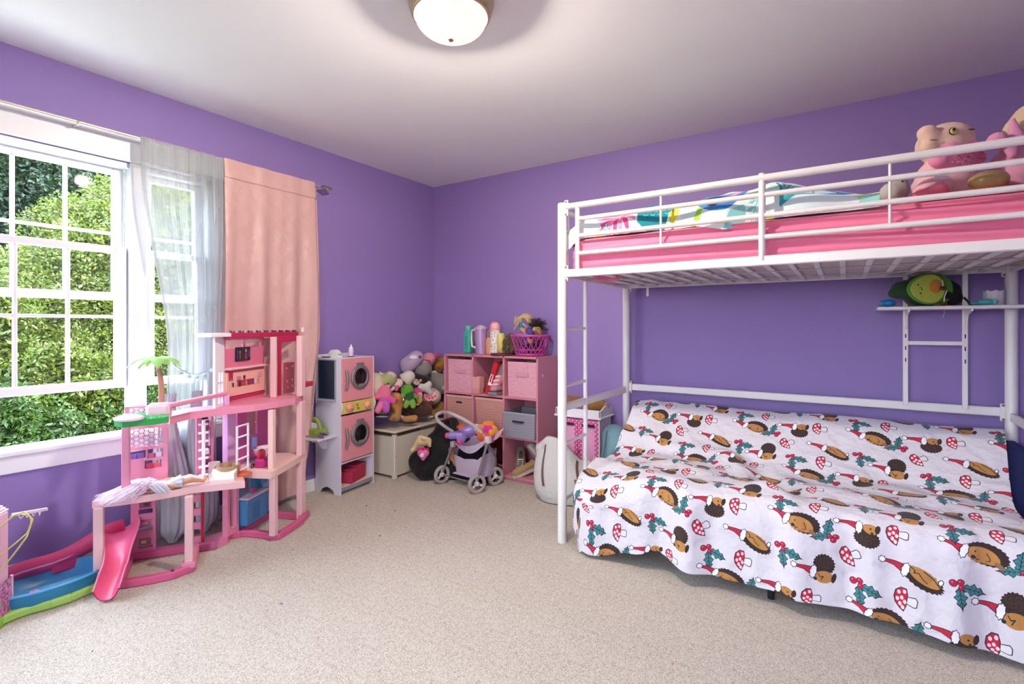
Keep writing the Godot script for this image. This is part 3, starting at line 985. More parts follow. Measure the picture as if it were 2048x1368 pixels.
# ---- futon under the loft and its printed throw
func blanket_print() -> ImageTexture:
	var S := 160.0         # pixels for a motif unit
	var U := 184.5         # pixels for 0.1 m
	var W := 1024
	var H := 1070
	var im := Image.create(W, H, false, Image.FORMAT_RGB8)
	im.fill(hx("dcd8dc"))
	var line := hx("26282e")
	var red := hx("c4203f")
	var brown := hx("352522")
	var tan := hx("b98345")
	var teal := hx("3f8588")
	var wh := hx("f6f4f4")
	var hat := func(o: Vector2, tip: Vector2, base: Vector2, wide: float):
		var d := (base - tip).normalized()
		var n := d.orthogonal()
		var mid := (tip + base) / 2 + n * 0.07
		fill_poly(im, tf([tip + n * 0.06, mid + n * wide * 0.42, base + n * wide, base - n * wide, mid - n * wide * 0.6, tip - n * 0.06], o, S), line)
		fill_poly(im, tf([tip + n * 0.035, mid + n * (wide * 0.42 - 0.03), base + n * (wide - 0.03), base - n * (wide - 0.03), mid - n * (wide * 0.6 - 0.03), tip - n * 0.035], o, S), red)
		fill_poly(im, tf(oval(tip, Vector2(0.14, 0.14), 0.0, 14, 0.14), o, S), line)
		fill_poly(im, tf(oval(tip, Vector2(0.11, 0.11), 0.0, 14, 0.14), o, S), wh)
		fill_poly(im, tf(oval(base, Vector2(0.15, wide + 0.1), d.angle(), 16, 0.09), o, S), line)
		fill_poly(im, tf(oval(base, Vector2(0.12, wide + 0.07), d.angle(), 16, 0.09), o, S), wh)
	var side := func(o: Vector2):      # seen from the side
		fill_poly(im, tf(oval(Vector2(0.42, -0.02), Vector2(0.68, 0.45), 0.32, 46, 0.045), o, S), brown)
		fill_poly(im, tf(oval(Vector2(0.30, 0.06), Vector2(0.53, 0.31), 0.32, 26), o, S), tan)
		fill_poly(im, tf(oval(Vector2(0.78, 0.36), Vector2(0.2, 0.1), 0.9, 14), o, S), hx("8a6a4a"))
		fill_poly(im, tf(oval(Vector2(-0.02, 0.10), Vector2(0.075, 0.065)), o, S), line)
		fill_poly(im, tf(oval(Vector2(0.06, -0.08), Vector2(0.03, 0.03)), o, S), line)
		stroke(im, tf([Vector2(0.05, 0.12), Vector2(0.1, 0.2), Vector2(0.17, 0.17)], o, S), 5, line)
		stroke(im, tf([Vector2(0.42, -0.04), Vector2(0.5, 0.1), Vector2(0.5, 0.22), Vector2(0.38, 0.24)], o, S), 5, line)
		stroke(im, tf([Vector2(0.2, 0.32), Vector2(0.4, 0.36), Vector2(0.55, 0.42)], o, S), 4, line)
		hat.call(o, Vector2(-1.0, -0.42), Vector2(-0.3, -0.1), 0.2)
	var lying := func(o: Vector2):     # on its back, snout up
		fill_poly(im, tf(oval(Vector2(0.35, 0.12), Vector2(0.72, 0.36), 0.45, 44, 0.06), o, S), brown)
		fill_poly(im, tf(oval(Vector2(0.40, 0.02), Vector2(0.58, 0.26), 0.5, 26), o, S), tan)
		fill_poly(im, tf(oval(Vector2(-0.02, -0.22), Vector2(0.18, 0.12), 0.4, 14), o, S), tan)
		stroke(im, tf([Vector2(-0.05, -0.3), Vector2(0.1, -0.18), Vector2(0.06, -0.08), Vector2(0.22, -0.1), Vector2(0.35, 0.1), Vector2(0.5, 0.22)], o, S), 5, line)
		stroke(im, tf([Vector2(0.4, -0.2), Vector2(0.7, 0.0), Vector2(0.92, 0.3)], o, S), 6, line)
		fill_poly(im, tf(oval(Vector2(0.93, 0.08), Vector2(0.09, 0.13), 0.4, 12), o, S), line)
		fill_poly(im, tf(oval(Vector2(0.93, 0.08), Vector2(0.06, 0.1), 0.4, 12), o, S), wh)
		hat.call(o, Vector2(-1.02, -0.36), Vector2(-0.22, -0.12), 0.2)
	var curl := func(o: Vector2):      # spines above, face below
		fill_poly(im, tf(oval(Vector2(0.22, -0.32), Vector2(0.42, 0.44), 0.1, 40, 0.06), o, S), brown)
		fill_poly(im, tf(oval(Vector2(0.22, 0.2), Vector2(0.36, 0.24), -0.1, 22), o, S), tan)
		fill_poly(im, tf(oval(Vector2(0.6, 0.2), Vector2(0.09, 0.2), 0.3, 14), o, S), brown)
		fill_poly(im, tf(oval(Vector2(-0.12, 0.3), Vector2(0.07, 0.06)), o, S), line)
		stroke(im, tf([Vector2(0.0, 0.1), Vector2(0.08, 0.22), Vector2(0.2, 0.18), Vector2(0.1, 0.34)], o, S), 5, line)
		hat.call(o, Vector2(-0.98, -0.16), Vector2(-0.2, 0.02), 0.19)
	var peek := func(o: Vector2):      # face above, spines below
		fill_poly(im, tf(oval(Vector2(0.16, 0.24), Vector2(0.48, 0.40), 0.15, 42, 0.06), o, S), brown)
		fill_poly(im, tf(oval(Vector2(0.30, -0.2), Vector2(0.30, 0.22), 0.2, 20), o, S), tan)
		fill_poly(im, tf(oval(Vector2(0.56, -0.22), Vector2(0.1, 0.2), 0.2, 14, 0.05), o, S), brown)
		fill_poly(im, tf(oval(Vector2(0.30, -0.2), Vector2(0.04, 0.04)), o, S), line)
		fill_poly(im, tf(oval(Vector2(0.35, -0.02), Vector2(0.05, 0.05)), o, S), line)
		hat.call(o, Vector2(-0.98, -0.3), Vector2(-0.12, -0.2), 0.2)
	var leaf := func(o: Vector2, c: Vector2, rot: float):
		var pts := []
		var top := []
		var bot := []
		for k in 7:
			var x := -0.3 + k * 0.1
			var w := 0.17 * sin(PI * (k + 0.6) / 7.4) * (1.25 if k % 2 == 1 else 0.7)
			top.append(Vector2(x, -w))
			bot.push_front(Vector2(x, w))
		pts = top + [Vector2(0.42, 0)] + bot
		var q := []
		for p in pts:
			q.append(c + p.rotated(rot))
		var big := []
		for p in pts:
			big.append(c + (p * 1.16).rotated(rot))
		fill_poly(im, tf(big, o, S), line)
		fill_poly(im, tf(q, o, S), teal)
		stroke(im, tf([c + Vector2(-0.28, 0).rotated(rot), c + Vector2(0.38, 0).rotated(rot)], o, S), 4, line)
		for k in 3:
			for d in [-1, 1]:
				stroke(im, tf([c + Vector2(-0.12 + k * 0.15, 0).rotated(rot), c + Vector2(-0.02 + k * 0.15, 0.1 * d).rotated(rot)], o, S), 3, line)
	var berry := func(o: Vector2, c: Vector2, r: float):
		fill_poly(im, tf(oval(c, Vector2(r, r) * 1.15), o, S), line)
		fill_poly(im, tf(oval(c, Vector2(r, r)), o, S), hx("b8193f"))
		fill_poly(im, tf(oval(c + Vector2(-0.3, -0.3) * r, Vector2(r, r) * 0.3), o, S), hx("e2698a"))
	var holly := func(o: Vector2, kind: int):
		if kind == 0:
			leaf.call(o, Vector2(0.36, 0.06), 0.3)
			leaf.call(o, Vector2(-0.02, 0.36), 1.45)
			berry.call(o, Vector2(-0.26, -0.14), 0.12)
			berry.call(o, Vector2(-0.02, -0.2), 0.11)
			berry.call(o, Vector2(0.0, 0.0), 0.09)
		else:
			leaf.call(o, Vector2(-0.06, -0.34), -1.35)
			leaf.call(o, Vector2(-0.34, 0.08), 2.9)
			berry.call(o, Vector2(0.0, 0.04), 0.1)
			berry.call(o, Vector2(0.24, 0.02), 0.12)
			berry.call(o, Vector2(0.14, 0.2), 0.11)
	var shroom := func(o: Vector2, rot: float, kind: int):
		var q := func(a: Array) -> Array:
			var out := []
			for p in a:
				out.append(p.rotated(rot))
			return tf(out, o, S)
		fill_poly(im, q.call([Vector2(0.05, -0.12), Vector2(0.42, -0.2), Vector2(0.5, -0.1), Vector2(0.48, 0.14), Vector2(0.38, 0.18), Vector2(0.05, 0.12)]), line)
		fill_poly(im, q.call([Vector2(0.05, -0.095), Vector2(0.41, -0.165), Vector2(0.47, -0.08), Vector2(0.45, 0.12), Vector2(0.37, 0.15), Vector2(0.05, 0.095)]), hx("e6e2e2"))
		fill_poly(im, q.call([Vector2(0.1, -0.42), Vector2(-0.1, -0.42), Vector2(-0.28, -0.25), Vector2(-0.32, 0.0), Vector2(-0.26, 0.2), Vector2(-0.1, 0.36), Vector2(0.06, 0.46), Vector2(0.14, 0.2), Vector2(0.16, -0.2)]), line)
		fill_poly(im, q.call([Vector2(0.085, -0.39), Vector2(-0.09, -0.39), Vector2(-0.25, -0.23), Vector2(-0.285, 0.0), Vector2(-0.23, 0.18), Vector2(-0.08, 0.33), Vector2(0.045, 0.42), Vector2(0.11, 0.2), Vector2(0.13, -0.2)]), hx("c6213f"))
		for p in [Vector2(-0.15, -0.2), Vector2(0.03, -0.28), Vector2(-0.04, -0.03), Vector2(-0.18, 0.05), Vector2(0.07, 0.08), Vector2(-0.08, 0.2), Vector2(0.02, 0.3)]:
			fill_poly(im, tf(oval(p.rotated(rot), Vector2(0.06, 0.075)), o, S), hx("f3dfe0"))
	var quills := func(o: Vector2, c: Vector2, r: Vector2, rot: float):
		for k in 60:
			var a := k * 2.39996
			var q := Vector2(cos(a), sin(a)) * sqrt((k + 0.5) / 60.0) * 0.93
			var p := c + (q * r).rotated(rot)
			stroke(im, tf([p, p + Vector2(0.05, 0.03).rotated(rot + a * 0.3)], o, S), 2.5, hx("5a4238"))
	for half in 2:
		var b := Vector2(0.15, 1.5) * U + Vector2(half * 512, half * 535)
		var at := func(x: float, y: float) -> Vector2:
			return b + Vector2(x, y) * U
		holly.call(at.call(1.36, 0.08), 0)
		holly.call(at.call(3.98, 0.85), 0)
		holly.call(at.call(2.98, -0.78), 1)
		shroom.call(at.call(5.05, -1.3), 0.0, 0)
		shroom.call(at.call(3.6, -0.1), -0.45, 1)
		shroom.call(at.call(5.28, 0.9), 0.1, 0)
		lying.call(at.call(0.0, 0.0))
		side.call(at.call(1.72, -1.12))
		curl.call(at.call(2.6, 0.62))
		peek.call(at.call(4.05, -1.15))
		quills.call(at.call(4.05, -1.15), Vector2(0.14, 0.3), Vector2(0.42, 0.3), 0.15)
		quills.call(at.call(2.6, 0.62), Vector2(0.22, -0.4), Vector2(0.38, 0.32), 0.1)
	return tex(im)

func build_futon():
	var at := Vector3(2.9, 0, 0.65)
	var navy := M(hx("26315c"), 0.85, {"rim": 0.3, "bump": [noise_tex(0.05, 256), 0.15, 6.0]})
	var black := M(hx("17171a"), 0.4)
	var f := thing("futon", "navy futon mattress on a low black metal frame under the loft", "futon", at)
	for x in [2.1, 2.89, 3.72]:
		for z in [1.06, 0.42]:
			part(mb(at).tube([Vector3(x, 0, z), Vector3(x, 0.2, z)], 0.014, 10), "leg", black, f)
	for z in [1.06, 0.42]:
		part(mb(at).tube([Vector3(2.05, 0.2, z), Vector3(3.8, 0.2, z)], 0.014, 8), "frame_bar", black, f)
	for x in [2.05, 2.89, 3.8]:
		part(mb(at).tube([Vector3(x, 0.2, 1.06), Vector3(x, 0.22, 0.42), Vector3(x, 0.58, 0.2)], 0.012, 8), "frame_bar", black, f)
	var pad := func(a: Vector3, b: Vector3, th: float, x0: float, x1: float) -> MB:
		var m := mb(at)
		var d := (b - a).normalized()
		var n := d.cross(Vector3.RIGHT).normalized()
		var half := (b - a).length() / 2
		var c := (a + b) / 2
		m.grid(36, 40, func(u: float, v: float):
			var ang := TAU * v
			var q := Vector2(signf(cos(ang)) * pow(absf(cos(ang)), 0.35), signf(sin(ang)) * pow(absf(sin(ang)), 0.45))
			var e := minf(u, 1 - u) * (x1 - x0)
			var k := 1.0 if e > 0.07 else sqrt(maxf(0.0, 1.0 - pow(1.0 - e / 0.07, 2.0)))
			k = maxf(k, 0.02)
			return Vector3(lerpf(x0, x1, u), 0, 0) + Vector3(0, c.y, c.z) + d * q.x * half * (0.9 + 0.1 * k) + n * q.y * th * 0.5 * k)
		return m
	part(pad.call(Vector3(0, 0.29, 0.45), Vector3(0, 0.29, 1.055), 0.15, 2.03, 3.86), "seat_cushion", navy, f)
	part(pad.call(Vector3(0, 0.315, 0.47), Vector3(0, 0.605, 0.165), 0.11, 2.02, 3.87), "back_cushion", navy, f)
	# the throw
	var print_ := M(Color(1, 1, 1), 0.92, {"map": blanket_print(), "rim": 0.25, "heightmap_enabled": true, "heightmap_texture": noise_tex(0.009, 512, FastNoiseLite.TYPE_SIMPLEX_SMOOTH, null, 4, 4), "heightmap_scale": 1.0})
	var prof := func(x: float) -> Array:
		var kl := 1.0 - sm(1.97, 2.4, x)
		var kk := 1.0 - sm(1.97, 2.15, x)
		var hem := 0.02 + 0.04 * sm(2.12, 2.26, x) - 0.03 * sm(3.3, 3.7, x) + 0.03 * exp(-pow((x - 2.42) / 0.1, 2.0))
		return [Vector2(0.085, 0.42), Vector2(0.105, 0.60), Vector2(0.16, 0.668), Vector2(0.235, 0.655), Vector2(0.30, 0.602), Vector2(0.42, 0.505), Vector2(0.525, 0.435 - 0.02 * kl), Vector2(0.66, 0.418 - 0.02 * kl), Vector2(0.84, 0.425 - 0.03 * kl), Vector2(0.98, 0.432 - 0.06 * kl), Vector2(1.065, 0.41 - 0.08 * kl), Vector2(1.105, 0.35 - 0.07 * kl), Vector2(1.112 + 0.01 * kk, 0.2), Vector2(1.125 + 0.01 * kk, hem)]
	var lens := [0.0]
	var ref: Array = prof.call(3.0)
	for i in range(1, ref.size()):
		lens.append(lens[i - 1] + (ref[i] - ref[i - 1]).length())
	var total: float = lens[-1]
	var flap := 0.16
	var sheet := func(u: float, v: float) -> Vector3:
		var s := v * total
		var xl := 1.985 - 0.03 * sm(0.5, 1.0, s) + 0.075 * sm(1.15, total, s)
		var xrr := 3.785 - 0.05 * sm(0.2, 0.9, s) + 0.02 * sm(1.0, total, s)
		var d := u * (flap + xrr - xl) - flap
		var x := xl + maxf(d, 0.0)
		var P: Array = prof.call(x)
		var i := 0
		while i < lens.size() - 2 and lens[i + 1] < s:
			i += 1
		var t: float = clampf((s - lens[i]) / (lens[i + 1] - lens[i]), 0, 1)
		var a: Vector2 = P[maxi(i - 1, 0)]
		var b: Vector2 = P[i]
		var c: Vector2 = P[i + 1]
		var e: Vector2 = P[mini(i + 2, P.size() - 1)]
		var q := b.cubic_interpolate(c, a, e, t)
		var y := q.y
		var z := q.x
		# folds: loose on the seat, falling in soft flutes down the front
		var front := sm(1.02, 1.25, s)
		z += front * (0.015 * sin(x * 15.0 + 0.7) + 0.010 * sin(x * 27.0 + 2.0) + 0.005 * sin(x * 49.0)) * (0.35 + 0.65 * sm(1.1, total, s))
		z += front * 0.02 * exp(-pow((x - 2.55) / 0.05, 2.0)) * sm(1.0, 1.3, s) - 0.016 * front * exp(-pow((x - 2.45) / 0.05, 2.0))
		var seat := sm(0.5, 0.7, s) * (1.0 - sm(1.05, 1.25, s))
		y += seat * (0.009 * sin(x * 6.0 + s * 14.0) + 0.008 * sin(x * 11.0 - s * 21.0) + 0.004 * sin(x * 23.0 + s * 33.0))
		y += 0.02 * exp(-pow((s - 0.66 - 0.05 * sin(x * 2.6)) / 0.035, 2.0)) * (0.4 + 0.6 * sin(x * 3.3 + 0.5))
		y -= 0.022 * exp(-pow((x - 2.86 - (s - 0.9) * 0.6) / 0.07, 2.0)) * seat
		y += 0.016 * exp(-pow((x - 2.74 - (s - 0.9) * 0.6) / 0.06, 2.0)) * seat
		var back := sm(0.2, 0.3, s) * (1.0 - sm(0.55, 0.7, s))
		y += back * (0.006 * sin(x * 8.0 + s * 6.0) + 0.012 * exp(-pow((x - 2.2 - (s - 0.4)) / 0.05, 2.0)))
		if d < 0.0:
			y = maxf(y + d, 0.01)
			x -= 0.012 * sin(minf(1.0, -d / 0.05) * PI / 2)
		return Vector3(x, maxf(y, 0.008), z)
	var bt := Vector3(2.9, 0.0, 0.65)
	var uvf := func(u: float, v: float) -> Vector2:
		var s := v * total
		var xl := 1.985 - 0.03 * sm(0.5, 1.0, s) + 0.075 * sm(1.15, total, s)
		var xrr := 3.785 - 0.05 * sm(0.2, 0.9, s) + 0.02 * sm(1.0, total, s)
		var x := xl + u * (flap + xrr - xl) - flap
		# the print is sewn so that a reclining hedgehog lies at x 2.806, 0.234 m above the floor on the front
		return Vector2((x - 2.806) / 0.555 + 0.15 * 184.5 / 1024.0, (s - (total - 0.19)) / 0.58 + 1.5 * 184.5 / 1070.0)
	var bl := thing("throw_blanket", "white fleece throw printed with hedgehogs in red hats, holly and toadstools, draped over futon", "blanket", bt)
	part(mb(bt).grid(190, 130, sheet, Vector2.ONE, uvf), "cloth", print_, bl)

func on_line(px: float, a: Vector3, d: Vector3) -> Vector3:   # where the upright through that pixel column meets the ground line a + s d
	var r := fw + rt * ((px - CX) / F)
	var det := r.x * (-d.z) + d.x * r.z
	var bx := a.x - EYE.x
	var bz := a.z - EYE.z
	var t := (bx * (-d.z) + d.x * bz) / det
	return Vector3(EYE.x + r.x * t, 0, EYE.z + r.z * t)

func wall_panel(at: Vector3, a: Vector3, b: Vector3, y0: float, y1: float, th: float, holes := []) -> MB:   # holes: [s0, s1, h0, h1] as shares of length and height
	var m := mb(at)
	var L := Vector3(b.x - a.x, 0, b.z - a.z)
	var d := L.normalized()
	var ss := [0.0, 1.0]
	var hs := [0.0, 1.0]
	for h in holes:
		for k in 2:
			if not ss.has(h[k]): ss.append(h[k])
			if not hs.has(h[k + 2]): hs.append(h[k + 2])
	ss.sort()
	hs.sort()
	var bs := Basis(d, Vector3.UP, d.cross(Vector3.UP))
	for i in ss.size() - 1:
		for j in hs.size() - 1:
			var cs: float = (ss[i] + ss[i + 1]) / 2
			var ch: float = (hs[j] + hs[j + 1]) / 2
			var open := false
			for h in holes:
				if cs > h[0] and cs < h[1] and ch > h[2] and ch < h[3]:
					open = true
			if open:
				continue
			var c := Vector3(a.x, lerpf(y0, y1, ch), a.z) + L * cs
			m.box(c, Vector3(L.length() * (ss[i + 1] - ss[i]), (y1 - y0) * (hs[j + 1] - hs[j]), th), bs, 0.0)
	return m

func post_at(at: Vector3, p: Vector3, y0: float, y1: float, w: float, d: float, dir: Vector3) -> MB:
	return mb(at).box(Vector3(p.x, (y0 + y1) / 2, p.z), Vector3(w, y1 - y0, d), Basis(dir, Vector3.UP, dir.cross(Vector3.UP)), 0.003)

func build_dollhouse():
	var at := Vector3(0.42, 0, 2.1)
	var t := thing("dollhouse", "three-storey pink plastic dollhouse with palm tree standing before the sheer curtain", "dollhouse", at)
	var pale := M(hx("eabdbc"), 0.42)
	var pink := M(hx("e58fa8"), 0.42)
	var mid := M(hx("dd7fa2"), 0.42)
	var rose := M(hx("d9608c"), 0.4)
	var red := M(hx("c3224e"), 0.4)
	var whitep := M(hx("f3eef2"), 0.4)
	var lilac := M(hx("d9a3d0"), 0.42)
	var cream := M(hx("f0c7bd"), 0.45)
	var dark := M(hx("2c2330"), 0.4)
	var H1 := 0.388
	var H2 := 0.745
	var H3 := 1.108
	var A := PY(198, 1162, 0.03)
	var Bp := PY(378, 1142, 0.0)
	var LB := PY(262, 1108, 0.03)
	var RB := PY(392, 1088, 0.03)
	var dl := Vector3(RB.x - LB.x, 0, RB.z - LB.z).normalized()
	var BK := PY(473, 1062, 0.03)
	var dr := Vector3(-0.45, 0, -0.893).normalized()
	var nr := Vector3(0.893, 0, -0.45)
	var Cp := PY(547, 1064, 0.048)
	var Dp := PY(602, 1028, 0.03)
	var BE := BK + dr * 0.29
	# -- base frames, left wing then right wing
	var base_bar := func(pts: Array, w: float, m: Material):
		for i in pts.size() - 1:
			var a: Vector3 = pts[i]
			var b: Vector3 = pts[i + 1]
			var e := (b - a).normalized() * w * 0.28
			part(mb(at).bar(Vector3(a.x, 0.018, a.z) - e, Vector3(b.x, 0.018, b.z) + e, w, 0.034, Vector3.UP, 0.004), "base_rail", m, t)
	base_bar.call([LB, RB], 0.05, rose)
	base_bar.call([PY(215, 1168, 0.02), PY(255, 1165, 0.02), PY(300, 1158, 0.02), PY(345, 1148, 0.02), PY(384, 1133, 0.02)], 0.035, rose)
	base_bar.call([LB, PY(243, 1160, 0.02)], 0.03, rose)
	base_bar.call([PY(384, 1133, 0.02), RB], 0.035, pink)
	base_bar.call([PY(392, 1096, 0.02), PY(415, 1091, 0.02), PY(440, 1082, 0.02), PY(458, 1071, 0.02), PY(480, 1065, 0.02), PY(500, 1065, 0.02), PY(556, 1071, 0.02), PY(580, 1056, 0.02), PY(600, 1042, 0.02), PY(613, 1026, 0.02)], 0.035, rose)
	base_bar.call([BK, BE], 0.05, rose)
	base_bar.call([BE, Dp + Vector3(0.02, 0, 0)], 0.035, rose)
	part(mb(at).slab([RB, PY(448, 1068, 0.02), PY(462, 1070, 0.02), PY(455, 1080, 0.02), PY(430, 1090, 0.02), PY(400, 1096, 0.02)], 0.0, 0.04), "doorstep", mid, t)
	# -- left wing
	var dA := Vector3(Bp.x - A.x, 0, Bp.z - A.z).normalized()
	part(post_at(at, A, 0.03, H1 - 0.03, 0.036, 0.034, dA), "post", pale, t)
	part(post_at(at, Bp, 0.03, H1 - 0.03, 0.034, 0.034, dA), "post", pale, t)
	part(mb(at).box(Bp + Vector3(0, 0.035, 0), Vector3(0.055, 0.03, 0.055), Basis(dA, Vector3.UP, dA.cross(Vector3.UP)), 0.004), "post_foot", pink, t)
	var e0 := on_line(312, LB, dl)
	part(wall_panel(at, LB, e0, 0.035, H1 - 0.03, 0.016, [[0.3, 0.88, 0.06, 0.09], [0.3, 0.88, 0.32, 0.4], [0.3, 0.88, 0.58, 0.66], [0.3, 0.88, 0.84, 0.93]]), "back_panel", mid, t)
	for k in 3:
		var c := LB.lerp(e0, 0.58) + Vector3(0, 0.072 + k * 0.093, 0) + dl.cross(Vector3.UP) * 0.009
		part(mb(at).box(c, Vector3(0.05, 0.034, 0.003), Basis(dl, Vector3.UP, dl.cross(Vector3.UP)), 0.001), "wall_picture", M([hx("a9746f"), hx("c06a92"), hx("8f3f66")][k], 0.5), t)
		part(mb(at).box(c + dl.cross(Vector3.UP) * 0.003 + dl * 0.006 * (k - 1), Vector3(0.022, 0.014, 0.003), Basis(dl, Vector3.UP, dl.cross(Vector3.UP)), 0.001), "wall_picture", M([hx("e9c9a9"), hx("e0a8c8"), hx("3a2436")][k], 0.5), t)
	# divider with slots
	var d0 := on_line(385, LB, dl)
	var d1 := on_line(400, LB, dl)
	var slots := []
	for k in 4:
		slots.append([0.1, 0.7, 0.12 + k * 0.22, 0.23 + k * 0.22])
	part(wall_panel(at, d0, d1 + dl * 0.02, 0.035, H1 - 0.03, 0.02, slots), "slotted_divider", pink, t)
	part(post_at(at, on_line(398, LB, dl) + nr * 0.02, 0.035, H1 - 0.03, 0.012, 0.02, dl), "divider_edge", red, t)
	# floors
	var f1 := [PY(184, 1003, H1), PY(240, 997, H1), PY(300, 989, H1), PY(345, 981, H1), PY(388, 973, H1), PY(440, 968, H1), PY(490, 963, H1), PY(486, 955, H1), BK + nr * 0.06, RB, LB]
	part(mb(at).slab(f1, H1 - 0.032, H1), "floor_slab", pale, t)
	var f1b := [BK - dr * 0.08 + nr * 0.12, PY(505, 944, H1), PY(541, 945, H1), PY(551, 941, H1), PY(580, 925, H1), PY(613, 905, H1), BE, BK - dr * 0.06]
	part(mb(at).slab(f1b, H1 - 0.034, H1 + 0.002), "floor_slab", cream, t)
	# upper left storey: front post, lattice back panel, shelf of trinkets, grassy roof
	var P2 := PY(252, 993, H1)
	part(post_at(at, P2, H1, H2 + 0.02, 0.03, 0.03, dA), "post", pink, t)
	var la := on_line(250, LB, dl)
	var lb := on_line(336, LB, dl)
	part(wall_panel(at, la, lb, H1, H2 + 0.02, 0.014, [[0.1, 0.9, 0.46, 0.7], [0.1, 0.9, 0.74, 0.98], [0.1, 0.48, 0.3, 0.42], [0.52, 0.9, 0.3, 0.42], [0.45, 0.85, 0.16, 0.27]]), "back_panel", pink, t)
	var lat := mb(at)
	var dn := dl.cross(Vector3.UP)
	var Ll: float = la.distance_to(lb)
	for pq in [[0.46, 0.7], [0.74, 0.98]]:
		var ya: float = lerpf(H1, H2 + 0.02, pq[0])
		var yb: float = lerpf(H1, H2 + 0.02, pq[1])
		var R := 0.0135
		for iy in 5:
			for ix in 12:
				var c := Vector2(0.10 * Ll + 0.008 + ix * R * 1.55, ya + 0.006 + iy * R * 1.8 + (R * 0.9 if ix % 2 == 1 else 0.0))
				if c.x > 0.9 * Ll or c.y > yb:
					continue
				for k in 6:
					var a1 := PI / 3 * k
					var a2 := PI / 3 * (k + 1)
					var q1 := c + Vector2(cos(a1), sin(a1)) * R
					var q2 := c + Vector2(cos(a2), sin(a2)) * R
					lat.bar(la + dl * q1.x + Vector3(0, q1.y, 0), la + dl * q2.x + Vector3(0, q2.y, 0), 0.0042, 0.004, dn, 0)
					var q3 := c + Vector2(cos(a1), sin(a1)) * R * 0.5
					var q4 := c + Vector2(cos(a2), sin(a2)) * R * 0.5
					lat.bar(la + dl * q3.x + Vector3(0, q3.y, 0), la + dl * q4.x + Vector3(0, q4.y, 0), 0.002, 0.002, dn, 0)
	var lo := part(lat, "hexagon_lattice", M(hx("cf9ab4"), 0.42), t, "pale pink hexagon lattice in the back panel")
	lo.set_meta("kind", "stuff")
	for q in [[0.2, 0.315, hx("8c62b4")], [0.34, 0.32, hx("7d56a8")], [0.62, 0.315, hx("d06f92")], [0.75, 0.325, hx("e4c4d8")], [0.58, 0.17, hx("d63b58")], [0.72, 0.175, hx("e6566c")], [0.25, 0.14, hx("e7a3cf")]]:
		part(mb(at).box(la.lerp(lb, q[0]) + Vector3(0, lerpf(H1, H2, q[1]) + 0.012, 0), Vector3(0.034, 0.024, 0.005), Basis(dl, Vector3.UP, dn), 0.002), "molded_trinket", M(q[2], 0.5), t)
	var gp := [PY(228, 843, H2 + 0.02), PY(240, 834, H2 + 0.02), PY(270, 829, H2 + 0.02), PY(310, 827, H2 + 0.02), PY(338, 829, H2 + 0.02), PY(337, 836, H2 + 0.02), PY(310, 840, H2 + 0.02), PY(275, 843, H2 + 0.02), PY(245, 846, H2 + 0.02)]
	var grass := M(hx("2f9a4a"), 0.9, {"rim": 0.4})
	part(mb(at).slab(gp, H2, H2 + 0.026), "turf_disc", grass, t, "green flocked turf disc")
	var tuft := mb(at)
	tuft.flat()
	var gc := PY(285, 836, H2 + 0.02)
	for k in 420:
		var a := rng.randf() * TAU
		var rr := sqrt(rng.randf())
		var i := int(a / TAU * gp.size())
		var q: Vector3 = gc.lerp(gp[i].lerp(gp[(i + 1) % gp.size()], fmod(a / TAU * gp.size(), 1.0)), rr)
		q.y = H2 + 0.025
		var dd := Vector3(rng.randf_range(-1, 1), 0, rng.randf_range(-1, 1)).normalized() * 0.002
		tuft.tri(q - dd, q + dd, q + Vector3(rng.randf_range(-0.003, 0.003), 0.007, rng.randf_range(-0.003, 0.003)))
	var to := part(tuft, "turf_fibres", M(hx("8fc9a0"), 0.9), t)
	to.set_meta("kind", "stuff")
	var hc := PY(268, 838, H2 + 0.03)
	part(mb(at).lathe([Vector2(0.0, 0.016), Vector2(0.05, 0.015), Vector2(0.066, 0.008), Vector2(0.062, 0.0), Vector2(0.0, 0.0)], 24, Transform3D(Basis(dA, 0.0).scaled(Vector3(1, 1, 0.8)), Vector3(hc.x - 0.02, H2 + 0.027, hc.z + 0.01))), "turf_cushion", M(hx("e6cfdc"), 0.7), t)
	# -- second floor slab of the right wing with its long curved edge
	var f2 := [PY(340, 838, H2 - 0.01), PY(380, 824, H2), PY(444, 816, H2), PY(509, 809, H2), PY(557, 802, H2), PY(590, 796, H2), PY(606, 790, H2), BE + dr * 0.02, BK - dr * 0.08, RB + Vector3(0, 0, 0), PY(320, 826, H2)]
	part(mb(at).slab(f2, H2 - 0.036, H2), "floor_slab", pink, t)
	# tub rail and block beside the palm
	var bl := PY(322, 834, H2)
	var rail_a := PY(335, 812, H2 + 0.06)
	part(mb(at).box(Vector3(rail_a.x - 0.035, H2 + 0.035, rail_a.z + 0.02), Vector3(0.09, 0.075, 0.075), Basis(dl, Vector3.UP, dn), 0.012), "tub_end", M(hx("ecc3cf"), 0.42), t)
	var rail_b := on_line(445, BK, dr) + nr * 0.02
	part(mb(at).bar(Vector3(rail_a.x, H2 + 0.06, rail_a.z), Vector3(rail_b.x, H2 + 0.064, rail_b.z), 0.03, 0.02, Vector3.UP, 0.006), "tub_rail", pink, t)
	part(mb(at).bar(Vector3(rail_b.x, H2 + 0.0, rail_b.z), Vector3(rail_b.x, H2 + 0.06, rail_b.z), 0.024, 0.03), "tub_rail", lilac, t)
	# palm
	var pb := PY(322, 803, H2 + 0.07)
	var pt := PD(314, 724, pb)
	part(mb(at).tube([pb - Vector3(0, 0.05, 0), pb.lerp(pt, 0.3) + Vector3(0.004, 0, -0.006), pb.lerp(pt, 0.65) + Vector3(0.002, 0, -0.006), pt], [0.013, 0.0125, 0.011, 0.009], 10), "palm_trunk", M(hx("b5806a"), 0.6), t)
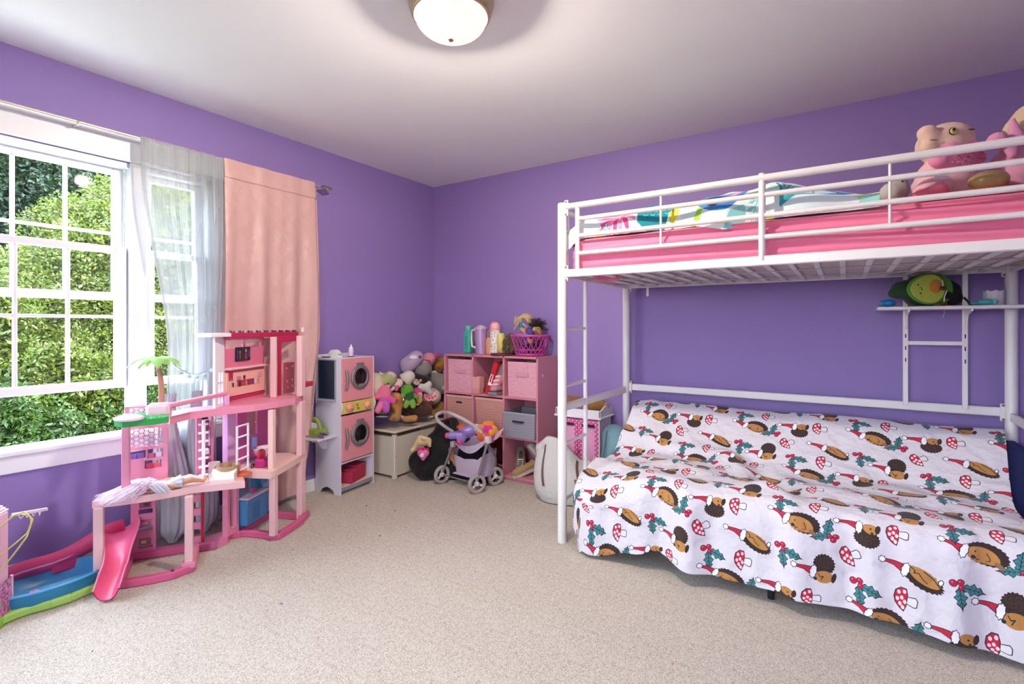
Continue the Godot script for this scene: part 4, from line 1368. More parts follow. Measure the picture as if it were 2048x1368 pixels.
	var palm := M(hx("8fc36a"), 0.55, {"back": Color(0.4, 0.5, 0.2)})
	for k in 7:
		var a := 0.35 + k * TAU / 7.0
		var o := Vector3(cos(a), 0, sin(a))
		var L := 0.115 if k % 2 == 0 else 0.09
		var s := o.cross(Vector3.UP)
		var g := mb(at)
		g.grid(4, 10, func(u: float, v: float):
			var w := 0.03 * sin(PI * clampf(v * 0.9 + 0.08, 0, 1)) * (1.0 + 0.12 * sin(v * 40.0))
			var x := (u - 0.5) * 2.0
			return pt + Vector3(0, 0.012, 0) + o * L * v + s * w * x + Vector3(0, 0.03 * sin(v * 2.2) - 0.055 * v * v - 0.008 * absf(x), 0))
		part(g, "palm_frond", palm, t)
	# pompom garland from the palm to the top storey
	var ga := PD(346, 726, pt)
	var gb := on_line(433, BK, dr) + nr * 0.01
	gb.y = PD(433, 722, gb).y
	var cord := []
	for k in 13:
		var s := k / 12.0
		cord.append(ga.lerp(gb, s) - Vector3(0, 0.075 * 4 * s * (1 - s) * 0.8, 0))
	part(mb(at).tube(cord, 0.0015, 5), "garland_cord", M(hx("7fa3a0"), 0.6), t)
	for k in 5:
		var q: Vector3 = cord[2 + k * 2]
		part(mb(at).ball(q - Vector3(0, 0.013, 0), Vector3.ONE * 0.0095, Basis(), 7), "garland_pompom", M(hx("b4d2d0"), 0.9), t)
	# -- right wing, ground floor: kitchen wall
	var blue := M(hx("4f93c4"), 0.4)
	var blue2 := M(hx("3f7fb4"), 0.4)
	var col0 := on_line(450, BK, dr)
	part(wall_panel(at, col0, BK, 0.035, H1 - 0.03, 0.03, [[0.2, 0.75, 0.1, 0.9]]), "door_frame", pink, t)
	part(wall_panel(at, BK, BE, 0.035, H1 - 0.03, 0.012, [[0.14, 0.40, 0.55, 0.86]]), "kitchen_wall", blue, t)
	part(mb(at).box(BK.lerp(BE, 0.38) + nr * 0.028 + Vector3(0, 0.09, 0), Vector3(0.19, 0.14, 0.05), Basis(dr, Vector3.UP, nr), 0.004), "kitchen_cabinet", blue, t)
	for k in 3:
		part(mb(at).box(BK.lerp(BE, 0.13 + k * 0.21) + nr * 0.054 + Vector3(0, 0.085, 0), Vector3(0.052, 0.1, 0.004), Basis(dr, Vector3.UP, nr), 0.002), "cabinet_door", blue2 if k == 1 else blue, t)
	part(mb(at).box(BK.lerp(BE, 0.38) + nr * 0.032 + Vector3(0, 0.172, 0), Vector3(0.2, 0.014, 0.062), Basis(dr, Vector3.UP, nr), 0.004), "counter", M(hx("d9ccd8"), 0.35), t)
	part(mb(at).box(BK.lerp(BE, 0.36) + nr * 0.03 + Vector3(0, 0.192, 0), Vector3(0.035, 0.024, 0.025), Basis(dr, Vector3.UP, nr), 0.006), "molded_trinket", M(hx("c43a7a"), 0.4), t)
	part(mb(at).box(BK.lerp(BE, 0.68) + nr * 0.024 + Vector3(0, 0.27, 0), Vector3(0.07, 0.12, 0.04), Basis(dr, Vector3.UP, nr), 0.004), "wall_cupboard", blue2, t)
	part(mb(at).box(BK.lerp(BE, 0.32) + nr * 0.012 + Vector3(0, 0.35, 0), Vector3(0.1, 0.03, 0.04), Basis(dr, Vector3.UP, nr), 0.004), "range_hood", M(hx("7fb0d4"), 0.35), t)
	part(mb(at).box(BK.lerp(BE, 0.86) + nr * 0.03 + Vector3(0, 0.2, 0), Vector3(0.06, 0.32, 0.05), Basis(dr, Vector3.UP, nr), 0.004), "refrigerator", M(hx("a9b6cc"), 0.35), t)
	part(mb(at).box(BK.lerp(BE, 0.87) + nr * 0.057 + Vector3(0, 0.28, 0), Vector3(0.035, 0.1, 0.003), Basis(dr, Vector3.UP, nr), 0.001), "wall_picture", dark, t)
	part(post_at(at, Cp, 0.03, H1 - 0.03, 0.034, 0.034, dr), "post", pale, t)
	part(post_at(at, Dp, 0.0, H1 - 0.03, 0.05, 0.034, dr), "post", pale, t)
	for k in 5:
		part(mb(at).box(Dp + dr * 0.0255 + Vector3(0, 0.08 + k * 0.065, 0), Vector3(0.002, 0.026, 0.01), Basis(dr, Vector3.UP, nr), 0.0005), "post_slot", red if k == 4 else rose, t)
	# -- right wing, middle storey: bathroom and bedroom
	part(wall_panel(at, col0, on_line(466, BK, dr), H1, H2 - 0.034, 0.03), "door_frame", lilac, t)
	part(wall_panel(at, BK, on_line(548, BK, dr) , H1, H2 - 0.034, 0.012, [[0.22, 0.5, 0.45, 0.98]]), "bathroom_wall", M(hx("c8589c"), 0.42), t)
	part(post_at(at, Cp + nr * -0.01, H1, H2 - 0.034, 0.03, 0.03, dr), "post", cream, t)
	part(post_at(at, Dp, H1, H2 - 0.034, 0.05, 0.034, dr), "post", pale, t)
	part(mb(at).box(BK.lerp(BE, 0.55) + nr * 0.012 + Vector3(0, 0.62, 0), Vector3(0.004, 0.09, 0.004), Basis(dr, Vector3.UP, nr), 0.001), "shower_pipe", M(hx("b06a50"), 0.4), t)
	part(mb(at).ball(BK.lerp(BE, 0.53) + nr * 0.018 + Vector3(0, 0.575, 0), Vector3(0.016, 0.01, 0.012), Basis(), 7), "shower_tap", M(hx("a85a44"), 0.4), t)
	part(mb(at).box(BK.lerp(BE, 0.28) + nr * 0.05 + Vector3(0, H1 + 0.085, 0), Vector3(0.035, 0.075, 0.018), Basis(dr, Vector3.UP, nr), 0.01), "bath_seat", M(hx("7f95c4"), 0.5), t)
	part(mb(at).lathe([Vector2(0.022, 0), Vector2(0.036, 0.02), Vector2(0.046, 0.05), Vector2(0.048, 0.056), Vector2(0.042, 0.05), Vector2(0.03, 0.022), Vector2(0.0, 0.016)], 22, Transform3D(Basis(dr, Vector3.UP, nr) * Basis.from_scale(Vector3(1.3, 1, 0.8)), BK.lerp(BE, 0.36) + nr * 0.085 + Vector3(0, H1, 0))), "bathtub", M(hx("ecdde6"), 0.3), t)
	# white ladder shelf leaning on the floor slab
	var sb := on_line(474, BK + nr * 0.11, dr)
	var se := on_line(496, BK + nr * 0.11, dr)
	for q in [sb, se]:
		part(mb(at).bar(q + Vector3(0, H1, 0), q + Vector3(0, H1 + 0.255, 0), 0.008, 0.012, dr, 0.002), "ladder_side", whitep, t)
	for k in 5:
		part(mb(at).bar(sb + Vector3(0, H1 + 0.02 + k * 0.058, 0), se + Vector3(0, H1 + 0.02 + k * 0.058, 0), 0.016, 0.006), "ladder_shelf", whitep, t)
	# closet panel and the white elevator rack at the joint of the wings
	var c0 := on_line(392, RB + Vector3(0.03, 0, 0), Vector3(0.1, 0, -0.99))
	var c1 := on_line(426, RB + Vector3(0.03, 0, 0), Vector3(0.1, 0, -0.99))
	part(wall_panel(at, c0, c1, H1, H2 - 0.034, 0.014, [[0.25, 0.85, 0.08, 0.26], [0.25, 0.85, 0.3, 0.72], [0.25, 0.85, 0.78, 0.96]]), "closet_panel", mid, t)
	var dc := (c1 - c0).normalized()
	part(mb(at).box(c0.lerp(c1, 0.55) - dc.cross(Vector3.UP) * 0.008 + Vector3(0, H1 + 0.15, 0), Vector3(0.04, 0.27, 0.004), Basis(dc, Vector3.UP, dc.cross(Vector3.UP)), 0.0), "closet_backing", M(hx("a8386e"), 0.5), t)
	for q in [[0.5, 0.22, 0.01, 0.1, hx("cfa6d8")], [0.62, 0.21, 0.012, 0.12, hx("a9659c")], [0.74, 0.2, 0.012, 0.1, hx("e2c8e6")], [0.62, 0.12, 0.02, 0.025, hx("eadfee")], [0.5, 0.3, 0.03, 0.02, hx("3a2b40")], [0.66, 0.05, 0.022, 0.03, hx("2b2838")]]:
		part(mb(at).box(c0.lerp(c1, q[0]) + dc.cross(Vector3.UP) * 0.004 + Vector3(0, H1 + q[1], 0), Vector3(q[2], q[3], 0.006), Basis(dc, Vector3.UP, dc.cross(Vector3.UP)), 0.002), "hanging_outfit", M(q[4], 0.6), t)
	var ev := on_line(407, RB + Vector3(0.1, 0, 0), Vector3(0.1, 0, -0.99))
	part(mb(at).box(ev + Vector3(0, H1 + 0.15, 0), Vector3(0.012, 0.3, 0.02), Basis(dc, Vector3.UP, dc.cross(Vector3.UP)), 0.002), "elevator_rack", whitep, t)
	for k in 7:
		part(mb(at).box(ev + Vector3(0, H1 + 0.02 + k * 0.043, 0), Vector3(0.016, 0.01, 0.044), Basis(dc.cross(Vector3.UP), Vector3.UP, dc), 0.002), "elevator_tooth", whitep, t)
	# -- top storey
	var ta := on_line(445, BK, dr)
	var tb := on_line(526, BK, dr)
	var tl := on_line(428, BK + nr * 0.03, dr)
	part(wall_panel(at, tl, ta + nr * 0.005, H2, H3, 0.012, [[0.3, 0.5, 0.05, 0.18], [0.6, 0.8, 0.05, 0.18], [0.3, 0.5, 0.21, 0.33], [0.6, 0.8, 0.21, 0.33], [0.3, 0.5, 0.36, 0.5], [0.6, 0.8, 0.36, 0.5]]), "end_panel", whitep, t)
	part(wall_panel(at, ta, tb, H2, H3, 0.012, [[0.04, 0.46, 0.82, 0.95], [0.5, 0.92, 0.82, 0.95]]), "back_panel", M(hx("dd7391"), 0.42), t)
	part(mb(at).box(ta.lerp(tb, 0.49) + nr * 0.006 + Vector3(0, H2 + 0.348, 0), Vector3(ta.distance_to(tb) * 0.9, 0.05, 0.003), Basis(dr, Vector3.UP, nr), 0), "transom_pane", M(hx("f2c7d0"), 0.15, {"alpha": 0.35}), t)
	var tc := ta.lerp(tb, 0.43) + nr * 0.01
	part(mb(at).box(tc + Vector3(0, H2 + 0.265, 0), Vector3(0.125, 0.078, 0.008), Basis(dr, Vector3.UP, nr), 0.002), "toy_television", M(hx("221b2b"), 0.25), t)
	for q in [[-0.03, -0.012, 0.012, 0.03, hx("6a3b46")], [-0.03, 0.012, 0.01, 0.014, hx("a86f5c")], [0.022, -0.012, 0.02, 0.034, hx("8f3350")], [0.022, 0.018, 0.012, 0.016, hx("c08a6c")], [0.05, 0.0, 0.012, 0.04, hx("3c4668")], [-0.052, 0.0, 0.008, 0.05, hx("39436a")]]:
		part(mb(at).box(tc + dr * q[0] + nr * 0.0045 + Vector3(0, H2 + 0.265 + q[1], 0), Vector3(q[2], q[3], 0.001), Basis(dr, Vector3.UP, nr), 0), "screen_picture", M(q[4], 0.4), t)
	part(mb(at).box(ta.lerp(tb, 0.52) + nr * 0.02 + Vector3(0, H2 + 0.19, 0), Vector3(ta.distance_to(tb) * 1.0, 0.012, 0.04), Basis(dr, Vector3.UP, nr), 0.003), "mantel_shelf", pale, t)
	part(mb(at).box(ta.lerp(tb, 0.5) + nr * 0.012 + Vector3(0, H2 + 0.105, 0), Vector3(ta.distance_to(tb) * 0.98, 0.13, 0.016), Basis(dr, Vector3.UP, nr), 0.002), "low_unit", M(hx("eeb09f"), 0.45), t)
	part(mb(at).box(ta.lerp(tb, 0.5) + nr * 0.008 + Vector3(0, H2 + 0.03, 0), Vector3(ta.distance_to(tb) * 0.98, 0.014, 0.016), Basis(dr, Vector3.UP, nr), 0.002), "skirting", red, t)
	part(mb(at).box(ta.lerp(tb, 0.46) + nr * 0.0205 + Vector3(0, H2 + 0.105, 0), Vector3(0.15, 0.032, 0.002), Basis(dr, Vector3.UP, nr), 0), "book_niche", M(hx("a8304a"), 0.5), t)
	for k in 9:
		var cc: Color = [hx("3b2434"), hx("dfa092"), hx("20242e"), hx("d24a4a"), hx("dd7a4a"), hx("6a3f7c"), hx("3c3f86"), hx("d8c3c8"), hx("b9838a")][k]
		part(mb(at).box(ta.lerp(tb, 0.15 + k * 0.078) + nr * 0.023 + Vector3(0, H2 + 0.102, 0), Vector3(0.011, 0.022 + 0.004 * (k % 3), 0.004), Basis(dr, Vector3.UP, nr), 0.001), "molded_book", M(cc, 0.5), t)
	for q in [[0.1, 0.15, 0.03, 0.05, hx("b3203c")], [0.1, 0.13, 0.02, 0.02, hx("c9c2d4")], [0.28, 0.135, 0.035, 0.02, hx("c27f92")], [0.42, 0.135, 0.014, 0.02, hx("2a1f26")], [0.8, 0.14, 0.035, 0.028, hx("d99c9a")]]:
		part(mb(at).box(ta.lerp(tb, q[0]) + nr * 0.022 + Vector3(0, H2 + q[1], 0), Vector3(q[2], q[3], 0.006), Basis(dr, Vector3.UP, nr), 0.003), "molded_trinket", M(q[4], 0.5), t)
	# posts, red frame and translucent door
	var t3 := on_line(547, BK + nr * 0.1, dr)
	part(post_at(at, t3, H2, H3 - 0.005, 0.034, 0.02, nr), "post", pale, t)
	part(post_at(at, Dp, H2, H3, 0.046, 0.034, dr), "post", pale, t)
	part(mb(at).box(Dp + Vector3(0.0, H3 + 0.006, 0) + dr * 0.03, Vector3(0.03, 0.03, 0.02), Basis(dr, Vector3.UP, nr), 0.003), "post_cap", pale, t)
	var r0 := on_line(559, BK + nr * 0.08, dr)
	var r1 := on_line(590, BK + nr * 0.1, dr)
	part(post_at(at, r0, H2, H3 - 0.02, 0.018, 0.018, dr), "red_frame", red, t)
	part(mb(at).bar(r0 + Vector3(0, H3 - 0.02, 0), r1 + Vector3(0, H3 - 0.02, 0), 0.02, 0.035), "red_frame", red, t)
	part(mb(at).bar(r0.lerp(r1, 0.25) + Vector3(0, H2 + 0.1, 0), r0.lerp(r1, 0.95) + Vector3(0, H2 + 0.1, 0), 0.004, 0.19), "balcony_door", M(hx("c0405f"), 0.2, {"alpha": 0.6}), t, "translucent crimson balcony door")
	for q in [[0.4, 0.16], [0.8, 0.17], [0.45, 0.08], [0.8, 0.085], [0.5, 0.04], [0.8, 0.045]]:
		part(mb(at).ball(r0.lerp(r1, q[0]) + nr * 0.004 + Vector3(0, H2 + q[1], 0), Vector3(0.005, 0.007, 0.003), Basis(), 5), "door_stud", M(hx("e8a5b4"), 0.4), t)
	# balcony hanging off the far end
	var k0 := Dp + dr * 0.035 - nr * 0.03
	part(mb(at).bar(k0 + Vector3(0, H2 + 0.11, 0), k0 + dr * 0.07 + Vector3(0, H2 + 0.11, 0), 0.006, 0.17, Vector3.UP, 0.001), "balcony_panel", M(hx("cf5a74"), 0.3), t)
	part(mb(at).bar(k0 + nr * 0.01 + Vector3(0, H2 + 0.03, 0), k0 + nr * 0.01 + dr * 0.1 + Vector3(0, H2 + 0.03, 0), 0.05, 0.03, Vector3.UP, 0.003), "balcony_floor", red, t)
	for k in 4:
		part(mb(at).ball(k0 + dr * 0.045 + nr * 0.006 + Vector3(0, H2 + 0.07 + k * 0.03, 0), Vector3(0.006, 0.008, 0.003), Basis(), 5), "door_stud", M(hx("f0dfe6"), 0.4), t)
	# roof strips
	var ra := on_line(406, BK + nr * 0.02, dr)
	var rb := on_line(447, BK + nr * 0.02, dr)
	var rc := on_line(584, BK + nr * 0.02, dr)
	part(mb(at).bar(ra + Vector3(0, H3 + 0.012, 0), rb + Vector3(0, H3 + 0.012, 0), 0.09, 0.02), "roof", whitep, t)
	part(mb(at).bar(rb + Vector3(0, H3 + 0.008, 0), rc + Vector3(0, H3 + 0.008, 0), 0.09, 0.028), "roof", red, t)
	for k in 26:
		var q := rb.lerp(rc, (k + 0.5) / 26.0) + Vector3(0, H3 + 0.026, 0) + nr * 0.03
		part(mb(at).box(q, Vector3(0.009, 0.012 if k % 3 else 0.016, 0.012), Basis(dr, Vector3.UP, nr), 0.002), "roof_stud", M([hx("2d2430"), hx("5a3040"), hx("c78a98")][(k * 7) % 3], 0.5), t)
	build_dollhouse_clutter(H1, H2, BK, BE, dr, nr, f1)

func build_dollhouse_clutter(H1: float, H2: float, BK: Vector3, BE: Vector3, dr: Vector3, nr: Vector3, f1: Array):
	# doll lying on the lower roof with its pale hair spread out
	var hd := PY(300, 972, H1 + 0.03)
	var ft := PY(412, 957, H1 + 0.02)
	var ax := (ft - hd)
	ax.y = 0
	var L := ax.length()
	ax = ax.normalized()
	var sd := ax.cross(Vector3.UP)
	var o := Vector3(hd.x, H1, hd.z)
	var d := thing("fashion_doll", "fashion doll with long pale hair lying on the dollhouse's lower deck", "doll", o)
	var skin := hx("c99672").srgb_to_linear()
	var wht := hx("e6e4ea").srgb_to_linear()
	var P := func(a: float, s: float, h: float) -> Vector3:
		return ax * a + sd * s + Vector3(0, h, 0)
	var K := L / 0.27
	var body := [
		[P.call(0.0 * K, 0, 0.028), P.call(0.012 * K, 0, 0.028), 0.019, 0.017, skin],
		[P.call(0.02 * K, 0, 0.026), P.call(0.045 * K, 0, 0.026), 0.007, 0.009, skin],
		[P.call(0.05 * K, 0.012, 0.026), P.call(0.05 * K, -0.012, 0.026), 0.012, 0.012, wht],
		[P.call(0.05 * K, 0, 0.026), P.call(0.085 * K, 0, 0.024), 0.017, 0.013, wht],
		[P.call(0.085 * K, 0, 0.024), P.call(0.12 * K, 0, 0.026), 0.013, 0.02, wht],
		[P.call(0.12 * K, 0.012, 0.024), P.call(0.19 * K, 0.012, 0.03), 0.015, 0.0105, skin],
		[P.call(0.19 * K, 0.012, 0.03), P.call(0.255 * K, 0.008, 0.014), 0.0105, 0.006, skin],
		[P.call(0.255 * K, 0.008, 0.014), P.call(0.27 * K, 0.008, 0.024), 0.006, 0.004, skin],
		[P.call(0.12 * K, -0.012, 0.026), P.call(0.19 * K, -0.014, 0.036), 0.015, 0.0115, wht],
		[P.call(0.19 * K, -0.014, 0.036), P.call(0.255 * K, -0.012, 0.02), 0.0115, 0.007, wht],
		[P.call(0.255 * K, -0.012, 0.02), P.call(0.27 * K, -0.012, 0.03), 0.006, 0.004, skin],
		[P.call(0.05 * K, 0.02, 0.026), P.call(0.09 * K, 0.03, 0.022), 0.008, 0.007, skin],
		[P.call(0.09 * K, 0.03, 0.022), P.call(0.125 * K, 0.034, 0.014), 0.006, 0.005, skin],
		[P.call(0.05 * K, -0.02, 0.026), P.call(0.08 * K, -0.032, 0.036), 0.008, 0.007, skin],
		[P.call(0.08 * K, -0.032, 0.036), P.call(0.11 * K, -0.022, 0.044), 0.006, 0.005, skin]]
	for b in body:
		b[2] *= 1.25
		b[3] *= 1.25
	blob_part(body, "body", d, 0.0045, 0.006, {"rough": 0.45})
	var skirt := MB.new()
	skirt.grid(40, 6, func(u: float, v: float):
		var a := TAU * u
		var rr := 0.02 + 0.022 * v + 0.004 * sin(a * 9.0) * v
		return P.call((0.09 + 0.055 * v) * K, rr * cos(a), maxf(0.003, 0.026 + rr * sin(a) * 0.75)))
	part(skirt, "skirt", M(hx("b9c0d6"), 0.8, {"rim": 0.4}), d)
	var hair := MB.new()
	hair.flat()
	var hm := RandomNumberGenerator.new()
	hm.seed = 3
	var hair2 := MB.new()
	hair2.flat()
	for k in 520:
		var s := hm.randf_range(-0.05, 0.06)
		var len := hm.randf_range(0.04, 0.19)
		var p0: Vector3 = P.call(hm.randf_range(-0.01, 0.03), s * 0.35, 0.035 + hm.randf() * 0.02)
		var p1: Vector3 = P.call(-len * 0.45, s * 1.1 + hm.randf_range(-0.012, 0.012), 0.012 + hm.randf() * 0.045)
		var p2: Vector3 = P.call(-len + hm.randf_range(-0.02, 0.0), s * 1.5 + hm.randf_range(-0.02, 0.03), 0.003 + hm.randf() * 0.01)
		var b: MB = hair if hm.randf() < 0.7 else hair2
		b.tube([p0, (p0 + p1) / 2 + Vector3(0, hm.randf_range(0.0, 0.015), 0), p1 + sd * hm.randf_range(-0.012, 0.012), p2], [0.0016, 0.0018, 0.0016, 0.0006], 4, false)
	for k in 110:
		var a := hm.randf_range(0.0, 0.06)
		var s := hm.randf_range(0.0, 0.06)
		hair.tube([P.call(a - 0.05, 0.004 + s * 0.2, 0.055), P.call(a - 0.01, 0.02 + s * 0.5, 0.035 + 0.012 * hm.randf()), P.call(a + 0.02, 0.03 + s * 0.7, 0.003)], [0.0016, 0.0018, 0.0006], 4, false)
	var ho := part(hair, "hair", M(hx("ece6f0"), 0.5, {"rim": 0.4}), d, "long white-lilac hair")
	ho.set_meta("kind", "stuff")
	var h2 := part(hair2, "hair_streaks", M(hx("e3a9cc"), 0.5, {"rim": 0.4}), d, "pink streaks in the hair")
	h2.set_meta("kind", "stuff")
	var hb := MB.new()
	hb.tube([P.call(-0.01, 0.0, 0.045), P.call(-0.006, 0.012, 0.05), P.call(0.0, 0.02, 0.042)], 0.003, 6)
	part(hb, "hair_clip", M(hx("b99a5a"), 0.3, {"metallic": 0.7}), d)
	# white wedge tray, round planter, mug and crumpled wrapper
	var tp := PY(447, 948, H1 + 0.03)
	tp = Vector3(tp.x, H1, tp.z)
	var tr := thing("toy_tray", "white plastic toy tray tilted on the dollhouse deck", "tray", tp)
	var td := Vector3(0.62, 0, -0.78).normalized()
	var tn := Vector3(0.78, 0, 0.62).normalized()
	var whitep := M(hx("eceae6"), 0.4)
	part(MB.new().prism(PackedVector2Array([Vector2(-0.035, 0.0), Vector2(0.035, 0.0), Vector2(0.038, 0.012), Vector2(0.01, 0.03), Vector2(-0.035, 0.05), Vector2(-0.04, 0.046)]), Transform3D(Basis(tn, Vector3.UP, tn.cross(Vector3.UP)), td * 0.055), 0.11), "tray_body", whitep, tr)
	for s in [-1, 1]:
		part(MB.new().box(td * 0.054 * s + Vector3(0, 0.03, 0), Vector3(0.08, 0.02, 0.004), Basis(tn, Vector3.UP, tn.cross(Vector3.UP)), 0.001), "tray_lip", whitep, tr)
	var bp := tp + td * 0.008 - tn * 0.062
	var bo := thing("toy_planter", "low round brown toy planter behind the white tray", "toy", bp)
	part(MB.new().lathe([Vector2(0.0, 0), Vector2(0.048, 0), Vector2(0.056, 0.035), Vector2(0.057, 0.062), Vector2(0.054, 0.062), Vector2(0.05, 0.03), Vector2(0.0, 0.022)], 26), "bowl", M(hx("a98560"), 0.6), bo)
	var cp := bp - td * 0.066 - tn * 0.012
	var mug := thing("toy_mug", "small mauve toy mug standing next to the round planter", "cup", cp)
	part(MB.new().lathe([Vector2(0.0, 0), Vector2(0.024, 0), Vector2(0.027, 0.075), Vector2(0.024, 0.075), Vector2(0.021, 0.01), Vector2(0.0, 0.01)], 22), "cup", M(hx("cbb0ae"), 0.5), mug)
	part(MB.new().lathe([Vector2(0.0, 0.058), Vector2(0.0235, 0.058)], 22), "filling", M(hx("a5927c"), 0.8), mug)
	var wp := PY(432, 946, H1 + 0.01)
	wp = Vector3(wp.x + 0.01, H1, wp.z + 0.005)
	var wr := MB.new()
	wr.grid(14, 9, func(u: float, v: float):
		var a := TAU * u
		var b := PI * v
		var r := 0.026 * (1.0 + 0.25 * sin(a * 3.0 + b * 5.0) + 0.15 * sin(a * 7.0))
		return Vector3(r * cos(a) * sin(b), 0.022 - 0.022 * cos(b) * (1.0 + 0.12 * sin(a * 4.0)), r * sin(a) * sin(b)))
	single(wr, "crumpled_cloth", M(hx("d6a3d4"), 0.7), wp, "crumpled lilac and white doll cloth beside the toy mug", "cloth")
	# sunglasses on the kitchen roof, pink box bed and orange mat in the bedroom
	var gp := PY(508, 932, H1 + 0.01)
	gp = Vector3(gp.x, H1 + 0.002, gp.z)
	var gl := thing("toy_sunglasses", "tiny black toy sunglasses on the dollhouse middle floor", "sunglasses", gp)
	var gd := dr
	for s in [-1, 1]:
		part(MB.new().lathe([Vector2(0.007, -0.002), Vector2(0.0115, -0.002), Vector2(0.0115, 0.002), Vector2(0.007, 0.002), Vector2(0.007, -0.002)], 14, Transform3D(Basis(gd, nr, Vector3.UP), gd * 0.014 * s + Vector3(0, 0.012, 0))), "lens_ring", M(hx("241c14"), 0.35), gl)
		part(MB.new().tube([gd * 0.026 * s + Vector3(0, 0.014, 0), gd * 0.028 * s - nr * 0.03 + Vector3(0, 0.012, 0)], 0.0018, 5), "temple", M(hx("3a2c1c"), 0.35), gl)
	part(MB.new().tube([gd * -0.004 + Vector3(0, 0.014, 0), Vector3(0, 0.017, 0), gd * 0.004 + Vector3(0, 0.014, 0)], 0.0016, 5), "bridge", M(hx("241c14"), 0.35), gl)
	var xp := on_line(526, BK + nr * 0.15, dr)
	xp.y = H1 + 0.002
	var bx := thing("toy_bed", "magenta toy bed with a red headboard in the dollhouse middle floor", "toy", xp)
	part(MB.new().box(Vector3(0, 0.024, 0), Vector3(0.075, 0.046, 0.06), Basis(dr, Vector3.UP, nr), 0.008), "mattress", M(hx("c22a7a"), 0.45), bx)
	part(MB.new().lathe([Vector2(0, -0.006), Vector2(0.032, -0.006), Vector2(0.034, 0), Vector2(0.032, 0.006), Vector2(0, 0.006)], 24, Transform3D(Basis(dr, nr, Vector3.UP) , Vector3(0, 0.06, 0) - nr * 0.02 + dr * 0.015)), "headboard", M(hx("e0314f"), 0.4), bx)
	var op := on_line(484, BK + nr * 0.13, dr)
	op.y = H1 + 0.002
	single(MB.new().lathe([Vector2(0, 0), Vector2(0.04, 0), Vector2(0.042, 0.005), Vector2(0.036, 0.009), Vector2(0, 0.008)], 22, Transform3D(Basis(dr, Vector3.UP, nr), Vector3.ZERO)), "toy_mat", M(hx("e0663c"), 0.6), op, "round orange toy mat under the white doll shelf", "toy")
	# blue bead trinket hanging from the floor edge
	var q := PY(516, 944, H1 - 0.02)
	var tk := MB.new()
	for k in 7:
		var a := k * 0.9
		tk.ball(Vector3(cos(a) * 0.012, -0.012 - 0.004 * k, sin(a) * 0.012), Vector3.ONE * 0.006, Basis(), 5)
	tk.tube([Vector3(0, 0.02, 0), Vector3(0, -0.01, 0)], 0.0015, 5)
	single(tk, "bead_charm", M(hx("6f8fd0"), 0.3, {"metallic": 0.3}), Vector3(q.x, H1, q.z), "blue bead charm hanging over the toy kitchen", "charm")

# ---- soft bodies: tapered capsules joined smoothly and meshed as one surface
func blob_part(bones: Array, called: String, parent: Node, cell := 0.008, k := 0.012, o := {}) -> MeshInstance3D:
	var m := blob_mesh(bones, cell, k, o.get("fur", 0.0))
	var n := MeshInstance3D.new()
	n.name = called
	n.mesh = m
	n.material_override = M(Color(1, 1, 1), o.get("rough", 0.9), {"vc": 1, "rim": o.get("rim", 0.3)} if not o.has("bump") else {"vc": 1, "rim": o.get("rim", 0.3), "bump": o.bump})
	parent.add_child(n, true)
	if o.has("label"):
		n.set_meta("label", o.label)
	return n

